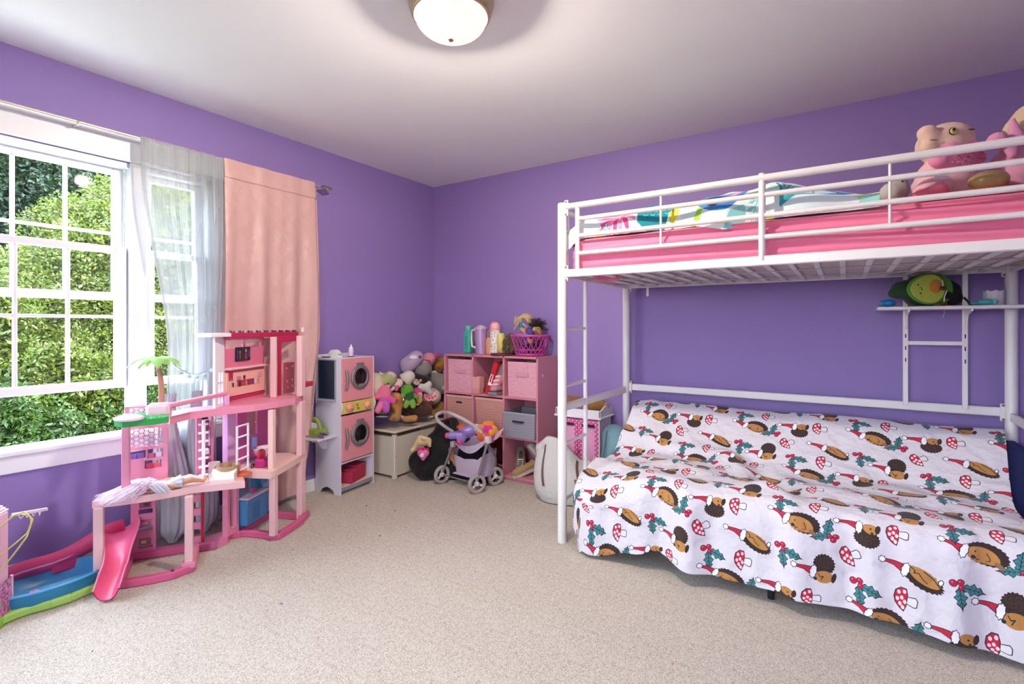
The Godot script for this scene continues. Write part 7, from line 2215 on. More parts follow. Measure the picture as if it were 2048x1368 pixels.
	part(MB.new().grid(24, 8, func(u: float, v: float): return Vector3((0.044 + 0.006 * v) * cos(TAU * u), 0.205 * v, (0.044 + 0.006 * v) * sin(TAU * u)), Vector2(4, 5)), "body", M(Color(1, 1, 1), 0.28, {"map": tex(im), "metallic": 0.25}), b2)
	part(MB.new().lathe([Vector2(0.052, 0.203), Vector2(0.053, 0.215), Vector2(0.03, 0.222), Vector2(0.03, 0.232), Vector2(0, 0.234)], 24), "lid", M(hx("cbb6c6"), 0.35), b2)
	part(MB.new().lathe([Vector2(0, 0), Vector2(0.044, 0.0)], 20), "bottom", M(hx("a58cb0"), 0.5), b2)
	part(MB.new().tube([Vector3(-0.046, 0.2, 0.01), Vector3(-0.085, 0.19, 0.012), Vector3(-0.088, 0.12, 0.012), Vector3(-0.082, 0.06, 0.012), Vector3(-0.046, 0.05, 0.01)], 0.009, 8), "handle", M(hx("e6d8c0"), 0.4), b2)
	var b3 := thing("juice_jug", "short peach drinks jug with a looped handle behind the tumbler", "bottle", Vector3(0.756, y, z - 0.02), "bottles on the pink shelf")
	part(MB.new().lathe([Vector2(0, 0), Vector2(0.04, 0), Vector2(0.042, 0.01), Vector2(0.042, 0.11), Vector2(0.034, 0.13), Vector2(0.0, 0.135)], 22), "body", M(hx("dd9a6c"), 0.35), b3)
	for s in [-1, 1]:
		part(MB.new().tube([Vector3(0.026 * s, 0.125, 0), Vector3(0.026 * s, 0.185, 0), Vector3(0, 0.195, 0)], 0.006, 7), "loop", M(hx("d59a86"), 0.4), b3)
	var b4 := thing("patterned_flask", "white flask with dark scribble print and pink dome lid", "bottle", Vector3(0.82, y, z + 0.01), "bottles on the pink shelf")
	var im2 := Image.create(256, 256, false, Image.FORMAT_RGB8)
	im2.fill(hx("e8e2d8"))
	var r := RandomNumberGenerator.new()
	r.seed = 4
	for k in 40:
		var c := Vector2(r.randf() * 256, r.randf() * 256)
		var pts := []
		for q in 9:
			pts.append(c + Vector2(15, 0).rotated(q * 0.75 + r.randf()) * r.randf_range(0.4, 1.0))
		stroke(im2, pts, 2.6, hx("3c3430") if k % 4 else hx("c9a94a"))
	part(MB.new().grid(24, 8, func(u: float, v: float): return Vector3(0.042 * cos(TAU * u), 0.195 * v, 0.042 * sin(TAU * u)), Vector2(2, 1.6)), "body", M(Color(1, 1, 1), 0.35, {"map": tex(im2)}), b4)
	part(MB.new().lathe([Vector2(0.042, 0.194), Vector2(0.044, 0.2), Vector2(0.044, 0.21), Vector2(0.04, 0.212)], 22), "collar", M(hx("e79aa6"), 0.4), b4)
	part(MB.new().lathe([Vector2(0.041, 0.21), Vector2(0.04, 0.232), Vector2(0.03, 0.25), Vector2(0.012, 0.258), Vector2(0, 0.259)], 22), "dome_lid", M(hx("eab4b4"), 0.4), b4)
	part(MB.new().ball(Vector3(0, 0.255, 0.01), Vector3(0.02, 0.012, 0.02), Basis(), 7), "spout_cover", M(hx("e2738c"), 0.4), b4)
	var b5 := thing("yellow_flask", "plain yellow flask half hidden behind the furry toy", "bottle", Vector3(0.885, y, z + 0.02), "bottles on the pink shelf")
	part(MB.new().lathe([Vector2(0, 0), Vector2(0.03, 0), Vector2(0.031, 0.15), Vector2(0.027, 0.156), Vector2(0.027, 0.17), Vector2(0, 0.17)], 20), "body", M(hx("dcc873"), 0.4), b5)
	# maroon lid and shaggy wig
	var lo := Vector3(0.93, y, 0.24)
	var lid := thing("round_lid", "flat maroon round lid lying under the shaggy wig", "lid", lo)
	part(MB.new().lathe([Vector2(0, 0.0), Vector2(0.085, 0.0), Vector2(0.094, 0.008), Vector2(0.088, 0.016), Vector2(0, 0.02)], 30), "disc", M(hx("5e1f2c"), 0.5), lid)
	var wo := Vector3(0.965, y + 0.018, 0.17)
	var wig := thing("shaggy_toy", "shaggy olive-brown furry toy slumped against the pink basket", "plush toy", wo)
	var fur := MB.new()
	fur.flat()
	for k in 420:
		var a := r.randf_range(-0.2, PI + 0.2)
		var b := r.randf() * TAU
		var p := Vector3(cos(b) * sin(a) * 0.05, 0.075 + 0.075 * cos(a), sin(b) * sin(a) * 0.045)
		var d := (p - Vector3(0, 0.07, 0)).normalized() * 0.028 + Vector3(r.randf_range(-0.006, 0.006), -0.03, r.randf_range(-0.006, 0.006))
		fur.tube([p * Vector3(0.85, 1, 0.85), p + d * 0.5, Vector3(p.x + d.x, maxf(p.y + d.y, 0.001), p.z + d.z)], [0.005, 0.0045, 0.001], 4, false)
	part(fur, "fur", M(hx("6e5f44"), 0.85, {"rim": 0.3}), wig).set_meta("kind", "stuff")
	part(MB.new().ball(Vector3(0, 0.072, 0), Vector3(0.046, 0.07, 0.042), Basis(), 10), "core", M(hx("54462f"), 0.9), wig)
	# magenta openwork basket of dolls
	var bo := Vector3(1.142, y, 0.165)
	var bk := thing("doll_basket", "magenta openwork plastic basket full of dolls on the pink shelf", "basket", bo)
	var mag := M(hx("c2479c"), 0.35)
	part(MB.new().lathe([Vector2(0.152, 0.146), Vector2(0.156, 0.15), Vector2(0.157, 0.162), Vector2(0.152, 0.163), Vector2(0.149, 0.158), Vector2(0.149, 0.146)], 40), "rim", mag, bk)
	part(MB.new().lathe([Vector2(0, 0.004), Vector2(0.108, 0.004), Vector2(0.112, 0.0), Vector2(0.116, 0.016), Vector2(0.112, 0.018)], 36), "foot", mag, bk)
	part(MB.new().lathe([Vector2(0.121, 0.046), Vector2(0.124, 0.05), Vector2(0.121, 0.054), Vector2(0.118, 0.05), Vector2(0.121, 0.046)], 36), "hoop", mag, bk)
	for k in 22:
		var a0 := TAU * k / 22.0
		for s in [-1.0, 1.0]:
			var pts := []
			for q in 9:
				var v := q / 8.0
				var a: float = a0 + s * 0.125 * sin(PI * v)
				var rr := 0.121 + 0.03 * v
				pts.append(Vector3(cos(a) * rr, 0.05 + 0.098 * v, sin(a) * rr))
			part(MB.new().tube(pts, 0.0028, 5, false), "rib", mag, bk)
		part(MB.new().tube([Vector3(cos(a0) * 0.113, 0.014, sin(a0) * 0.113), Vector3(cos(a0 + 0.14) * 0.118, 0.033, sin(a0 + 0.14) * 0.118), Vector3(cos(a0 + 0.285) * 0.121, 0.05, sin(a0 + 0.285) * 0.121)], 0.0026, 5, false), "lower_rib", mag, bk)
		part(MB.new().tube([Vector3(cos(a0 + 0.285) * 0.113, 0.014, sin(a0 + 0.285) * 0.113), Vector3(cos(a0 + 0.14) * 0.118, 0.033, sin(a0 + 0.14) * 0.118), Vector3(cos(a0) * 0.121, 0.05, sin(a0) * 0.121)], 0.0026, 5, false), "lower_rib", mag, bk)
	var doll := func(called: String, label: String, o: Vector3, bones: Array, hair: Array, hc: String, seed_: int):
		var d := thing(called, label, "doll", o, "dolls in the magenta basket")
		var bb := []
		var W := func(a: Array) -> Vector3:
			return rt * a[0] + Vector3(0, a[1], 0) - fw * a[2]
		for b in bones:
			bb.append([W.call(b[0]), W.call(b[1]), b[2], b[3], hx(b[4]).srgb_to_linear()])
		blob_part(bb, "body", d, 0.0045, 0.006, {"rough": 0.5})
		var hr := RandomNumberGenerator.new()
		hr.seed = seed_
		var m := MB.new()
		m.flat()
		for h in hair:      # [from, to, width, count]
			for k in h[3]:
				var j: Vector3 = Vector3(hr.randf_range(-1, 1), hr.randf_range(-1, 1), hr.randf_range(-1, 1)) * h[2]
				var p0: Vector3 = W.call(h[0]) + j * 0.4
				var p2: Vector3 = W.call(h[1]) + j
				m.tube([p0, (p0 + p2) / 2 + Vector3(0, 0.012, 0) + j * 0.5, p2], [0.003, 0.0032, 0.001], 4, false)
		part(m, "hair", M(hx(hc), 0.5, {"rim": 0.4}), d).set_meta("kind", "stuff")
		for s in [-1.0, 1.0]:
			var e: Vector3 = W.call(bones[0][0]) + rt * 0.0055 * s - fw * 0.0125 + Vector3(0, 0.002, 0)
			part(MB.new().ball(e, Vector3(0.002, 0.0022, 0.0015), Basis(), 5), "eye", M(hx("2a2430"), 0.3), d)
	var by := y + 0.165
	doll.call("fairy_doll", "blonde doll in a teal top sitting on the heap in the magenta basket", Vector3(1.09, by, 0.22), [[[-0.005, 0.112, 0], [-0.004, 0.118, 0], 0.0145, 0.0145, "d0a184"], [[0, 0.09, 0], [0, 0.098, 0], 0.006, 0.006, "d0a184"], [[-0.004, 0.078, 0], [0.008, 0.045, 0], 0.016, 0.013, "1f8f8f"], [[-0.02, 0.08, 0], [-0.045, 0.05, 0.01], 0.0065, 0.005, "cc9a7a"], [[-0.045, 0.05, 0.01], [-0.055, 0.03, 0.02], 0.005, 0.004, "cc9a7a"], [[0.014, 0.08, 0], [0.04, 0.06, 0.02], 0.0065, 0.0055, "cc9a7a"], [[0.04, 0.06, 0.02], [0.055, 0.035, 0.03], 0.005, 0.004, "cc9a7a"], [[0.008, 0.04, 0], [0.045, 0.02, 0.03], 0.013, 0.0095, "c98f66"], [[0.045, 0.02, 0.03], [0.085, -0.005, 0.035], 0.0095, 0.006, "c98f66"], [[0.004, 0.036, 0.01], [0.035, 0.004, 0.04], 0.013, 0.0095, "c4895e"], [[0.035, 0.004, 0.04], [0.08, -0.012, 0.045], 0.009, 0.006, "c4895e"]], [[[-0.005, 0.125, -0.01], [-0.03, 0.085, -0.01], 0.018, 40], [[0.0, 0.128, -0.01], [0.075, 0.13, -0.01], 0.014, 60], [[0.03, 0.135, -0.01], [0.07, 0.09, -0.01], 0.012, 30]], "d9bb86", 3)
	doll.call("dark_haired_doll", "doll with a mass of dark frizzy hair in the basket against the wall", Vector3(1.19, by + 0.0, 0.14), [[[0, 0.04, 0.01], [0, 0.045, 0.01], 0.017, 0.017, "8a5a40"], [[0, 0.02, 0.01], [0.01, -0.02, 0.01], 0.015, 0.018, "46306e"], [[-0.02, 0.01, 0.02], [-0.04, -0.01, 0.04], 0.007, 0.005, "8a5a40"]], [[[0, 0.05, -0.01], [-0.045, 0.075, 0.0], 0.035, 70], [[0, 0.05, -0.01], [0.04, 0.06, 0.0], 0.035, 70], [[0, 0.06, -0.01], [0.0, 0.1, 0.0], 0.03, 60]], "2c211c", 5)
	doll.call("sparkle_doll", "doll in a sparkling violet dress leaning out of the magenta basket", Vector3(1.15, by - 0.002, 0.24), [[[0.06, 0.035, 0], [0.062, 0.04, 0], 0.0145, 0.0145, "c99a80"], [[0.02, 0.025, 0], [0.03, 0.012, 0], 0.028, 0.03, "4a3a86"], [[0.0, 0.0, 0.01], [-0.04, -0.005, 0.03], 0.012, 0.008, "8f6fb4"], [[-0.04, -0.005, 0.03], [-0.07, 0.0, 0.035], 0.008, 0.005, "c69076"]], [[[0.06, 0.05, -0.01], [0.1, 0.0, 0.0], 0.016, 50]], "a8834e", 7)
	var heap := thing("doll_clothes", "tangle of bright doll clothes filling the magenta basket", "doll clothes", Vector3(1.142, y + 0.02, 0.165))
	var cols := ["5c2a5e", "b04a86", "2d2634", "c98a5e", "7a4a9a", "a83a5a", "4a5a8a", "d2a46a"]
	for k in 14:
		var a := k * 2.4
		var rr := 0.02 + 0.06 * fmod(k * 0.37, 1.0)
		part(MB.new().ball(Vector3(cos(a) * rr, 0.02 + 0.1 * fmod(k * 0.61, 1.0), sin(a) * rr), Vector3(0.035, 0.024, 0.03), Basis(Vector3(1, 0.3 * k, 0.5).normalized(), k * 1.1), 7), "garment", M(hx(cols[k % 8]), 0.8), heap)

# ---- doll stroller
func build_stroller():
	var frame := M(hx("8f8a8c"), 0.35, {"metallic": 0.5})
	var tyre := M(hx("a59a94"), 0.6)
	var hubm := M(hx("c9c0c4"), 0.45)
	var cloth := M(hx("c3b2c4"), 0.85, {"bump": [noise_tex(0.03, 256, FastNoiseLite.TYPE_SIMPLEX_SMOOTH, null, 41, 3), 0.3, 6.0]})
	var wl := PY(884, 967, 0.0)
	var wr := PY(954, 987, 0.0)
	var base := (wl + wr) / 2 + Vector3(-0.06, 0, -0.15)
	var t := thing("doll_stroller", "small lilac doll stroller with grey tube frame parked before the pink shelf", "stroller", base)
	var axle := (wr - wl).normalized()
	var fwd := Vector3(axle.z, 0, -axle.x)            # towards the room's corner
	if fwd.z > 0:
		fwd = -fwd
	var R := 0.067
	var rear_l := wl + fwd * 0.22 + axle * 0.03
	var rear_r := wr + fwd * 0.22 - axle * 0.02
	for q in [[wl, -0.35], [wr, -0.9], [rear_l, -0.2], [rear_r, -0.6]]:
		var c: Vector3 = q[0] - base + Vector3(0, R, 0)
		var ax: Vector3 = (axle + fwd * q[1] * 0.5).normalized()
		var bs := Basis(Vector3.UP.cross(ax).normalized(), ax, -Vector3.UP)
		bs = Basis(bs.x, ax, bs.x.cross(ax))
		var w := part(MB.new().lathe([Vector2(0.044, -0.011), Vector2(0.056, -0.014), Vector2(R, -0.007), Vector2(R, 0.007), Vector2(0.056, 0.014), Vector2(0.044, 0.011), Vector2(0.044, -0.011)], 30, Transform3D(bs, c)), "wheel", tyre, t)
		part(MB.new().lathe([Vector2(0.0, -0.016), Vector2(0.016, -0.014), Vector2(0.018, 0.0), Vector2(0.016, 0.014), Vector2(0.0, 0.016)], 16, Transform3D(bs, c)), "hub", hubm, w)
		for k in 3:
			var a := TAU * k / 3.0 + 0.4
			var d := bs.x * cos(a) + bs.z * sin(a)
			part(MB.new().bar(c + d * 0.012, c + d * 0.048, 0.016, 0.01, ax, 0.003), "spoke", hubm, w)
	# crossed side tubes: front wheel to handle is one pair, rear wheel to seat front the other
	var U := func(p: Vector3, y: float) -> Vector3:
		return Vector3(p.x - base.x, y, p.z - base.z)
	var jl: Vector3 = U.call(wl + fwd * 0.06 + axle * 0.035, 0.28)
	var jr: Vector3 = U.call(wr + fwd * 0.1 - axle * 0.0, 0.34)
	var jl2 := PD(906, 888, wl) - base
	var jr2 := PD(976, 880, wr) - base
	part(MB.new().tube([U.call(wl, 0.075), jl2], 0.0095, 9), "front_tube", frame, t)
	part(MB.new().tube([U.call(wr, 0.085), jr2], 0.0095, 9), "front_tube", frame, t)
	part(MB.new().tube([U.call(rear_l, R), U.call(rear_l, R).lerp(jl2, 0.6)], 0.008, 8), "rear_tube", frame, t)
	part(MB.new().tube([U.call(rear_r, R), U.call(rear_r, 0.2) , jr2 + Vector3(0, -0.02, 0)], 0.008, 8), "rear_tube", frame, t)
	var hub2 := MB.new()
	hub2.box(jr2, Vector3(0.04, 0.05, 0.045), Basis(axle, Vector3.UP, axle.cross(Vector3.UP)), 0.01)
	part(hub2, "joint", hubm, t)
	part(MB.new().box(jl2, Vector3(0.036, 0.044, 0.04), Basis(axle, Vector3.UP, axle.cross(Vector3.UP)), 0.01), "joint", hubm, t)
	part(MB.new().tube([U.call(wl, R), U.call(wr, R)], 0.005, 7), "axle", frame, t)
	part(MB.new().tube([U.call(rear_l, R), U.call(rear_r, R)], 0.005, 7), "axle", frame, t)
	# handle: a padded bow reaching up and away
	var h0 := jr2
	var hpts := []
	for q in [[963, 865, wr], [946, 850, wr], [926, 838, wr], [905, 828, wr], [884, 824, wl], [872, 829, wl], [874, 841, wl], [890, 853, wl], [906, 864, wl]]:
		hpts.append(PD(q[0], q[1], q[2] + (fwd * 0.02)) - base)
	var cv := Curve3D.new()
	for i in hpts.size():
		var tg: Vector3 = (hpts[mini(i + 1, hpts.size() - 1)] - hpts[maxi(i - 1, 0)]) * 0.2
		cv.add_point(hpts[i], -tg, tg)
	var fine := []
	for k in 33:
		fine.append(cv.sample_baked(cv.get_baked_length() * k / 32.0))
	part(MB.new().tube(fine, 0.0125, 10), "handle", M(hx("b3a8a6"), 0.7), t)
	part(MB.new().tube([hpts[0], jr2], 0.008, 8), "handle_tube", frame, t)
	part(MB.new().tube([hpts[8], PD(928, 885, wl) - base], 0.008, 8), "handle_tube", frame, t)
	# sling seat and basket below
	var s0 := PD(908, 884, wl) - base
	var s1 := PD(978, 874, wr) - base
	var bk: Vector3 = fwd * 0.16
	part(MB.new().grid(18, 14, func(u: float, v: float):
		var a := s0.lerp(s1, u) - Vector3(0, 0.045 * sin(PI * u), 0)
		var b: Vector3 = a + bk + Vector3(0, 0.04, 0)
		return a.lerp(b, v) - Vector3(0, 0.05 * sin(PI * v), 0)), "seat_sling", cloth, t)
	part(MB.new().grid(14, 4, func(u: float, v: float):
		var a := s0.lerp(s1, u) - Vector3(0, 0.045 * sin(PI * u), 0)
		return a - Vector3(0, 0.05 * v * sin(PI * u) + 0.006 * v, 0)), "seat_skirt", cloth, t)
	var c0 := PD(900, 930, wl) - base
	var c1 := PD(960, 945, wr) - base
	var bm := MB.new()
	bm.grid(14, 20, func(u: float, v: float):
		var lp := TAU * v
		var mid: Vector3 = (c0 + c1) / 2 + fwd * 0.11
		var ex := axle * (0.15 - 0.02 * u) * signf(cos(lp)) * pow(absf(cos(lp)), 0.45)
		var ez: Vector3 = fwd * (0.11 - 0.015 * u) * signf(sin(lp)) * pow(absf(sin(lp)), 0.45)
		var front := maxf(0.0, -sin(lp))
		return mid + ex + ez + Vector3(0, lerpf(0.075 + 0.05 * (1.0 - front) + 0.006 * sin(lp * 9.0), -0.055, u), 0))
	part(bm, "basket", cloth, t)
	part(MB.new().slab([(c0 + c1) / 2 - axle * 0.12, (c0 + c1) / 2 + axle * 0.12, (c0 + c1) / 2 + axle * 0.12 + fwd * 0.2, (c0 + c1) / 2 - axle * 0.12 + fwd * 0.2], ((c0 + c1) / 2).y - 0.056, ((c0 + c1) / 2).y - 0.05), "basket_floor", cloth, t)
	# riders
	var G := "plush toys around the doll stroller"
	var mid := PD(955, 862, (wl + wr) / 2 + fwd * 0.1)
	soft("plush_monster", "orange and hot pink fluffy plush riding in the doll stroller", PD(968, 862, (wl + wr) / 2 + fwd * 0.1), [[[0.02, 0.0, 0], [0.05, 0.0, 0], 0.055, 0.05, "d2318a"], [[-0.01, -0.03, 0.03], [0.03, -0.04, 0.04], 0.04, 0.035, "e8622c"], [[0.05, -0.03, 0.03], [0.055, -0.05, 0.03], 0.032, 0.03, "d83a96"], [[-0.03, 0.02, 0.02], [-0.05, 0.02, 0.02], 0.035, 0.035, "e59a6a"], [[0.02, 0.045, 0.0], [0.05, 0.05, 0.0], 0.03, 0.026, "e8862c"], [[0.075, 0.02, 0.02], [0.085, 0.0, 0.02], 0.024, 0.022, "e89a38"], [[0.055, 0.0, 0.045], [0.06, -0.005, 0.05], 0.02, 0.018, "e0a030"]], [["eye", [-0.052, 0.032, 0.055], [0.01, 0.01, 0.006], "e8d6e8"], ["pupil", [-0.05, 0.034, 0.061], [0.005, 0.005, 0.003], "2c1a3a"]], 0.0075, G, 0.0, 0.01)
	var so := PD(925, 868, (wl + wr) / 2 + fwd * 0.07)
	var sq := thing("sequin_doll", "doll in a shiny violet romper lying across the stroller seat", "doll", so, G)
	var vio := hx("8d74b8").srgb_to_linear()
	var W := func(a: Array) -> Vector3:
		return rt * a[0] + Vector3(0, a[1], 0) - fw * a[2]
	blob_part([[W.call([0.06, 0.025, 0]), W.call([0.0, 0.005, 0.02]), 0.045, 0.04, vio], [W.call([-0.01, 0.0, 0.03]), W.call([-0.08, 0.0, 0.05]), 0.03, 0.026, vio], [W.call([0.0, -0.02, 0.05]), W.call([-0.01, -0.035, 0.075]), 0.03, 0.026, vio], [W.call([0.09, 0.04, 0]), W.call([0.1, 0.045, 0]), 0.03, 0.03, hx("ddd3dc").srgb_to_linear()]], "body", sq, 0.007, 0.012, {"rough": 0.3, "rim": 0.5})
	for q in [[-0.105, 0.0, 0.055], [-0.012, -0.04, 0.1]]:
		part(MB.new().ball(W.call(q), Vector3(0.018, 0.022, 0.012), Basis(rt, Vector3.UP, -fw), 8), "pink_sole", M(hx("c8387c"), 0.4), sq)
	single(MB.new().ball(Vector3.ZERO, Vector3(0.036, 0.02, 0.03), Basis(), 9), "toy_hat", M(hx("c8502c"), 0.5), PD(922, 855, (wl + wr) / 2 + fwd * 0.12), "small orange toy hat behind the shiny violet doll", "toy", G)
	soft("plush_monkey", "orange-tan plush hanging under the stroller beside the black bag", PD(906, 905, wl + fwd * 0.08), [[[0.0, 0.02, 0], [0.01, -0.03, 0], 0.035, 0.04, "b97a58"], [[0.02, -0.05, 0.01], [0.03, -0.075, 0.02], 0.03, 0.026, "c08a68"], [[-0.02, -0.02, 0.02], [-0.03, -0.04, 0.03], 0.016, 0.014, "b07050"]], [["tag", [-0.03, -0.06, 0.03], [0.008, 0.022, 0.002], "d6d6d0", 0.4]], 0.0075, G, 0.0, 0.01)

# ---- tote, doll wardrobe and cap between shelf and bed
func build_corner_right():
	var o := Vector3(1.605, 0, 0.45)
	var canvas := M(hx("c9c5be"), 0.9, {"bump": [noise_tex(0.025, 256, FastNoiseLite.TYPE_SIMPLEX_SMOOTH, null, 51, 4), 0.5, 5.0]})
	var t := thing("tote_bag", "slouching white canvas tote bag with brown straps on the carpet by the bed", "bag", o)
	var shell := func(u: float, v: float) -> Vector3:      # a slouched sack: the mouth pinched flat, higher on the shelf side
		var a := TAU * u
		var sag := 0.05 * sin(a * 2.0 + 1.0) * v * (1.0 - v) * 4.0 + 0.025 * sin(a * 5.0 + v * 6.0) * v
		var k := 1.0 + 0.1 * sin(PI * minf(v * 1.25, 1.0)) + sag
		var x := 0.2 * signf(cos(a)) * pow(absf(cos(a)), 0.75) * k * (1.0 - 0.1 * v)
		var z := 0.125 * signf(sin(a)) * pow(absf(sin(a)), 0.8) * k * (1.0 - 0.78 * pow(v, 1.8))
		if v < 0.15:
			x *= 0.9 + 0.1 * v / 0.15
			z *= 0.88 + 0.12 * v / 0.15
		var y := 0.008 + 0.39 * v - 0.14 * v * v * sm(-0.06, 0.16, x) - 0.035 * v * sm(-0.1, -0.16, x)
		x -= 0.035 * v
		z -= 0.04 * v * v
		return Vector3(x, y + 0.012 * sin(a * 3.0 + 2.0) * v, z).rotated(Vector3.UP, 0.3)
	part(MB.new().grid(60, 24, shell), "body", canvas, t)
	part(MB.new().grid(60, 4, func(u: float, v: float): return shell.call(u, 1.0 - 0.1 * v) + Vector3(0, -0.0, 0) + (shell.call(u, 1.0 - 0.1 * v) - Vector3(0, 0.3, 0)).normalized() * 0.006), "rim_hem", canvas, t)
	part(MB.new().grid(40, 3, func(u: float, v: float): return shell.call(u, 0.98) * Vector3(1 - v, 1, 1 - v) + Vector3(0, -0.06 * sin(v * PI / 2), 0)), "contents", M(hx("cfcac4"), 0.9), t)
	part(MB.new().grid(60, 3, func(u: float, v: float): return shell.call(u, 0.17 + 0.012 * v) * Vector3(1.012, 1, 1.012)), "seam", M(hx("c4beb4"), 0.9), t)
	var brown := M(hx("6d4f52"), 0.7)
	for q in [0.33, 0.17]:
		part(MB.new().grid(2, 16, func(u: float, v: float):
			var p: Vector3 = shell.call(q + 0.016 * u + 0.01 * sin(v * 3.0), 0.28 + 0.66 * v)
			return p + Vector3(p.x, 0, p.z).normalized() * 0.006), "strap", brown, t)
	var pr := MB.new()
	for k in 4:
		var pts := [shell.call(0.19 + 0.012, 0.42), shell.call(0.205, 0.48), shell.call(0.175, 0.5), shell.call(0.165, 0.43), shell.call(0.202, 0.42)]
		var p: Vector3 = pts[k] + Vector3(0.003, 0, 0.006)
		var p2: Vector3 = pts[k + 1] + Vector3(0.003, 0, 0.006)
		pr.bar(p, p2, 0.004, 0.004, Vector3.UP, 0)
	part(pr, "printed_emblem", M(hx("4a3a32"), 0.8), t)
	# doll wardrobe
	var wo := Vector3(1.60, 0, 0.18)
	var ww := M(hx("e2dee4"), 0.45)
	var w := thing("doll_wardrobe", "white doll wardrobe with pink polka-dot curtain doors behind the tote", "doll furniture", wo)
	var HX := 0.155
	for s in [-1, 1]:
		part(MB.new().box(Vector3(HX * s, 0.27, 0), Vector3(0.014, 0.54, 0.2)), "side_panel", ww, w)
	part(MB.new().box(Vector3(0, 0.27, -0.097), Vector3(2 * HX, 0.54, 0.006)), "back_panel", ww, w)
	part(MB.new().box(Vector3(0, 0.535, 0), Vector3(2 * HX + 0.05, 0.014, 0.24), Basis(), 0.004), "top", ww, w)
	part(MB.new().box(Vector3(0, 0.01, 0), Vector3(2 * HX, 0.02, 0.2)), "base", ww, w)
	part(MB.new().box(Vector3(0, 0.565, 0.105), Vector3(2 * HX + 0.03, 0.05, 0.01), Basis(), 0.003), "gallery_front", ww, w)
	part(MB.new().box(Vector3(0, 0.565, -0.105), Vector3(2 * HX + 0.03, 0.05, 0.01), Basis(), 0.003), "gallery_back", ww, w)
	for s in [-1, 1]:
		var gp := PackedVector2Array([Vector2(-0.11, 0), Vector2(0.11, 0), Vector2(0.11, 0.045), Vector2(0.08, 0.05), Vector2(0.04, 0.066), Vector2(0, 0.07), Vector2(-0.04, 0.066), Vector2(-0.08, 0.05), Vector2(-0.11, 0.045)])
		part(MB.new().prism(gp, Transform3D(Basis(Vector3.BACK, Vector3.UP, Vector3.LEFT), Vector3(HX * s + 0.012 * s + 0.005, 0.542, 0)), 0.01), "gallery_side", ww, w)
	var im := Image.create(64, 64, false, Image.FORMAT_RGB8)
	im.fill(hx("d1548f"))
	for q in [[16, 16], [48, 48]]:
		fill_poly(im, oval(Vector2(q[0], q[1]), Vector2(9, 9)), hx("f4d9e6"))
	var dots := M(Color(1, 1, 1), 0.6, {"tex": [tex(im), 32.0]})
	for s in [-1, 1]:
		var c := Vector3(0.077 * s, 0.27, 0.1)
		var d := Node3D.new()
		d.name = "door"
		w.add_child(d, true)
		for q in [[Vector3(-0.062, 0, 0), Vector3(0.026, 0.5, 0.012)], [Vector3(0.062, 0, 0), Vector3(0.026, 0.5, 0.012)], [Vector3(0, 0.235, 0), Vector3(0.1, 0.032, 0.012)], [Vector3(0, -0.235, 0), Vector3(0.1, 0.032, 0.012)]]:
			part(MB.new().box(c + q[0], q[1]), "door_rail", dots, d)
		part(MB.new().grid(30, 6, func(u: float, v: float): return c + Vector3(-0.05 + 0.1 * u, 0.2 - 0.42 * v, -0.004 + 0.004 * sin(u * 42.0 + v))), "door_curtain", M(hx("e2a6c4"), 0.7), d)
		part(MB.new().box(c + Vector3(0, 0.207, 0.002), Vector3(0.096, 0.014, 0.012)), "door_slot", M(hx("241a24"), 0.7), d)
	part(MB.new().ball(Vector3(0.01, 0.3, 0.112), Vector3.ONE * 0.009, Basis(), 7), "knob", M(hx("c0267a"), 0.4), w)
	var G := "plush cats on the doll wardrobe"
	soft("plush_guinea_pig", "brown and white plush guinea pig lying on the doll wardrobe", Vector3(1.52, 0.612, 0.2), [[[-0.02, 0.01, 0], [0.04, 0.01, 0], 0.045, 0.04, "8a5a30"], [[0.03, 0.0, 0.03], [0.045, -0.005, 0.035], 0.026, 0.022, "ddd3cc"], [[0.07, 0.005, 0.0], [0.085, 0.0, 0.01], 0.03, 0.026, "7a4a2a"], [[-0.05, 0.0, 0.02], [-0.055, -0.01, 0.02], 0.024, 0.02, "6a4a3a"]], [["eye", [0.035, 0.012, 0.056], [0.004, 0.004, 0.003], "1a1210"], ["ear", [0.075, 0.035, 0.02], [0.012, 0.01, 0.006], "d88aa0", 0.8]], 0.0075, G, 0.0, 0.012)
	soft("plush_hamster", "golden brown plush hamster at the wall end of the doll wardrobe", Vector3(1.70, 0.603, 0.17), [[[-0.04, 0.0, 0], [0.02, 0.005, 0], 0.036, 0.038, "8f6a30"], [[0.04, 0.0, 0.01], [0.055, 0.0, 0.015], 0.028, 0.022, "b89a68"], [[0.03, 0.03, 0.0], [0.035, 0.035, 0.0], 0.012, 0.01, "6a4a24"]], [["eye", [0.055, 0.012, 0.034], [0.004, 0.004, 0.003], "1a1210"]], 0.0075, G, 0.0, 0.012)
	# blue-green denim cap hanging off the futon's end
	var co := Vector3(1.935, 0.30, 0.40)
	var cap := thing("denim_bag", "faded teal denim bag slumped between doll wardrobe and futon", "bag", co)
	var teal := hx("6d9096").srgb_to_linear()
	blob_part([[Vector3(-0.02, 0.16, 0), Vector3(0.0, 0.1, 0.02), 0.075, 0.085, teal], [Vector3(-0.02, 0.02, 0.04), Vector3(-0.03, -0.1, 0.06), 0.07, 0.05, teal], [Vector3(-0.04, -0.2, 0.06), Vector3(-0.04, -0.24, 0.06), 0.06, 0.055, teal]], "body", cap, 0.011, 0.03, {"rough": 0.9, "rim": 0.2})
	var sm_ := MB.new()
	sm_.tube([Vector3(-0.045, 0.2, 0.06), Vector3(-0.04, 0.12, 0.105), Vector3(-0.06, 0.02, 0.115), Vector3(-0.06, -0.1, 0.12)], 0.004, 6)
	part(sm_, "seam", M(hx("5a7c84"), 0.9), cap)

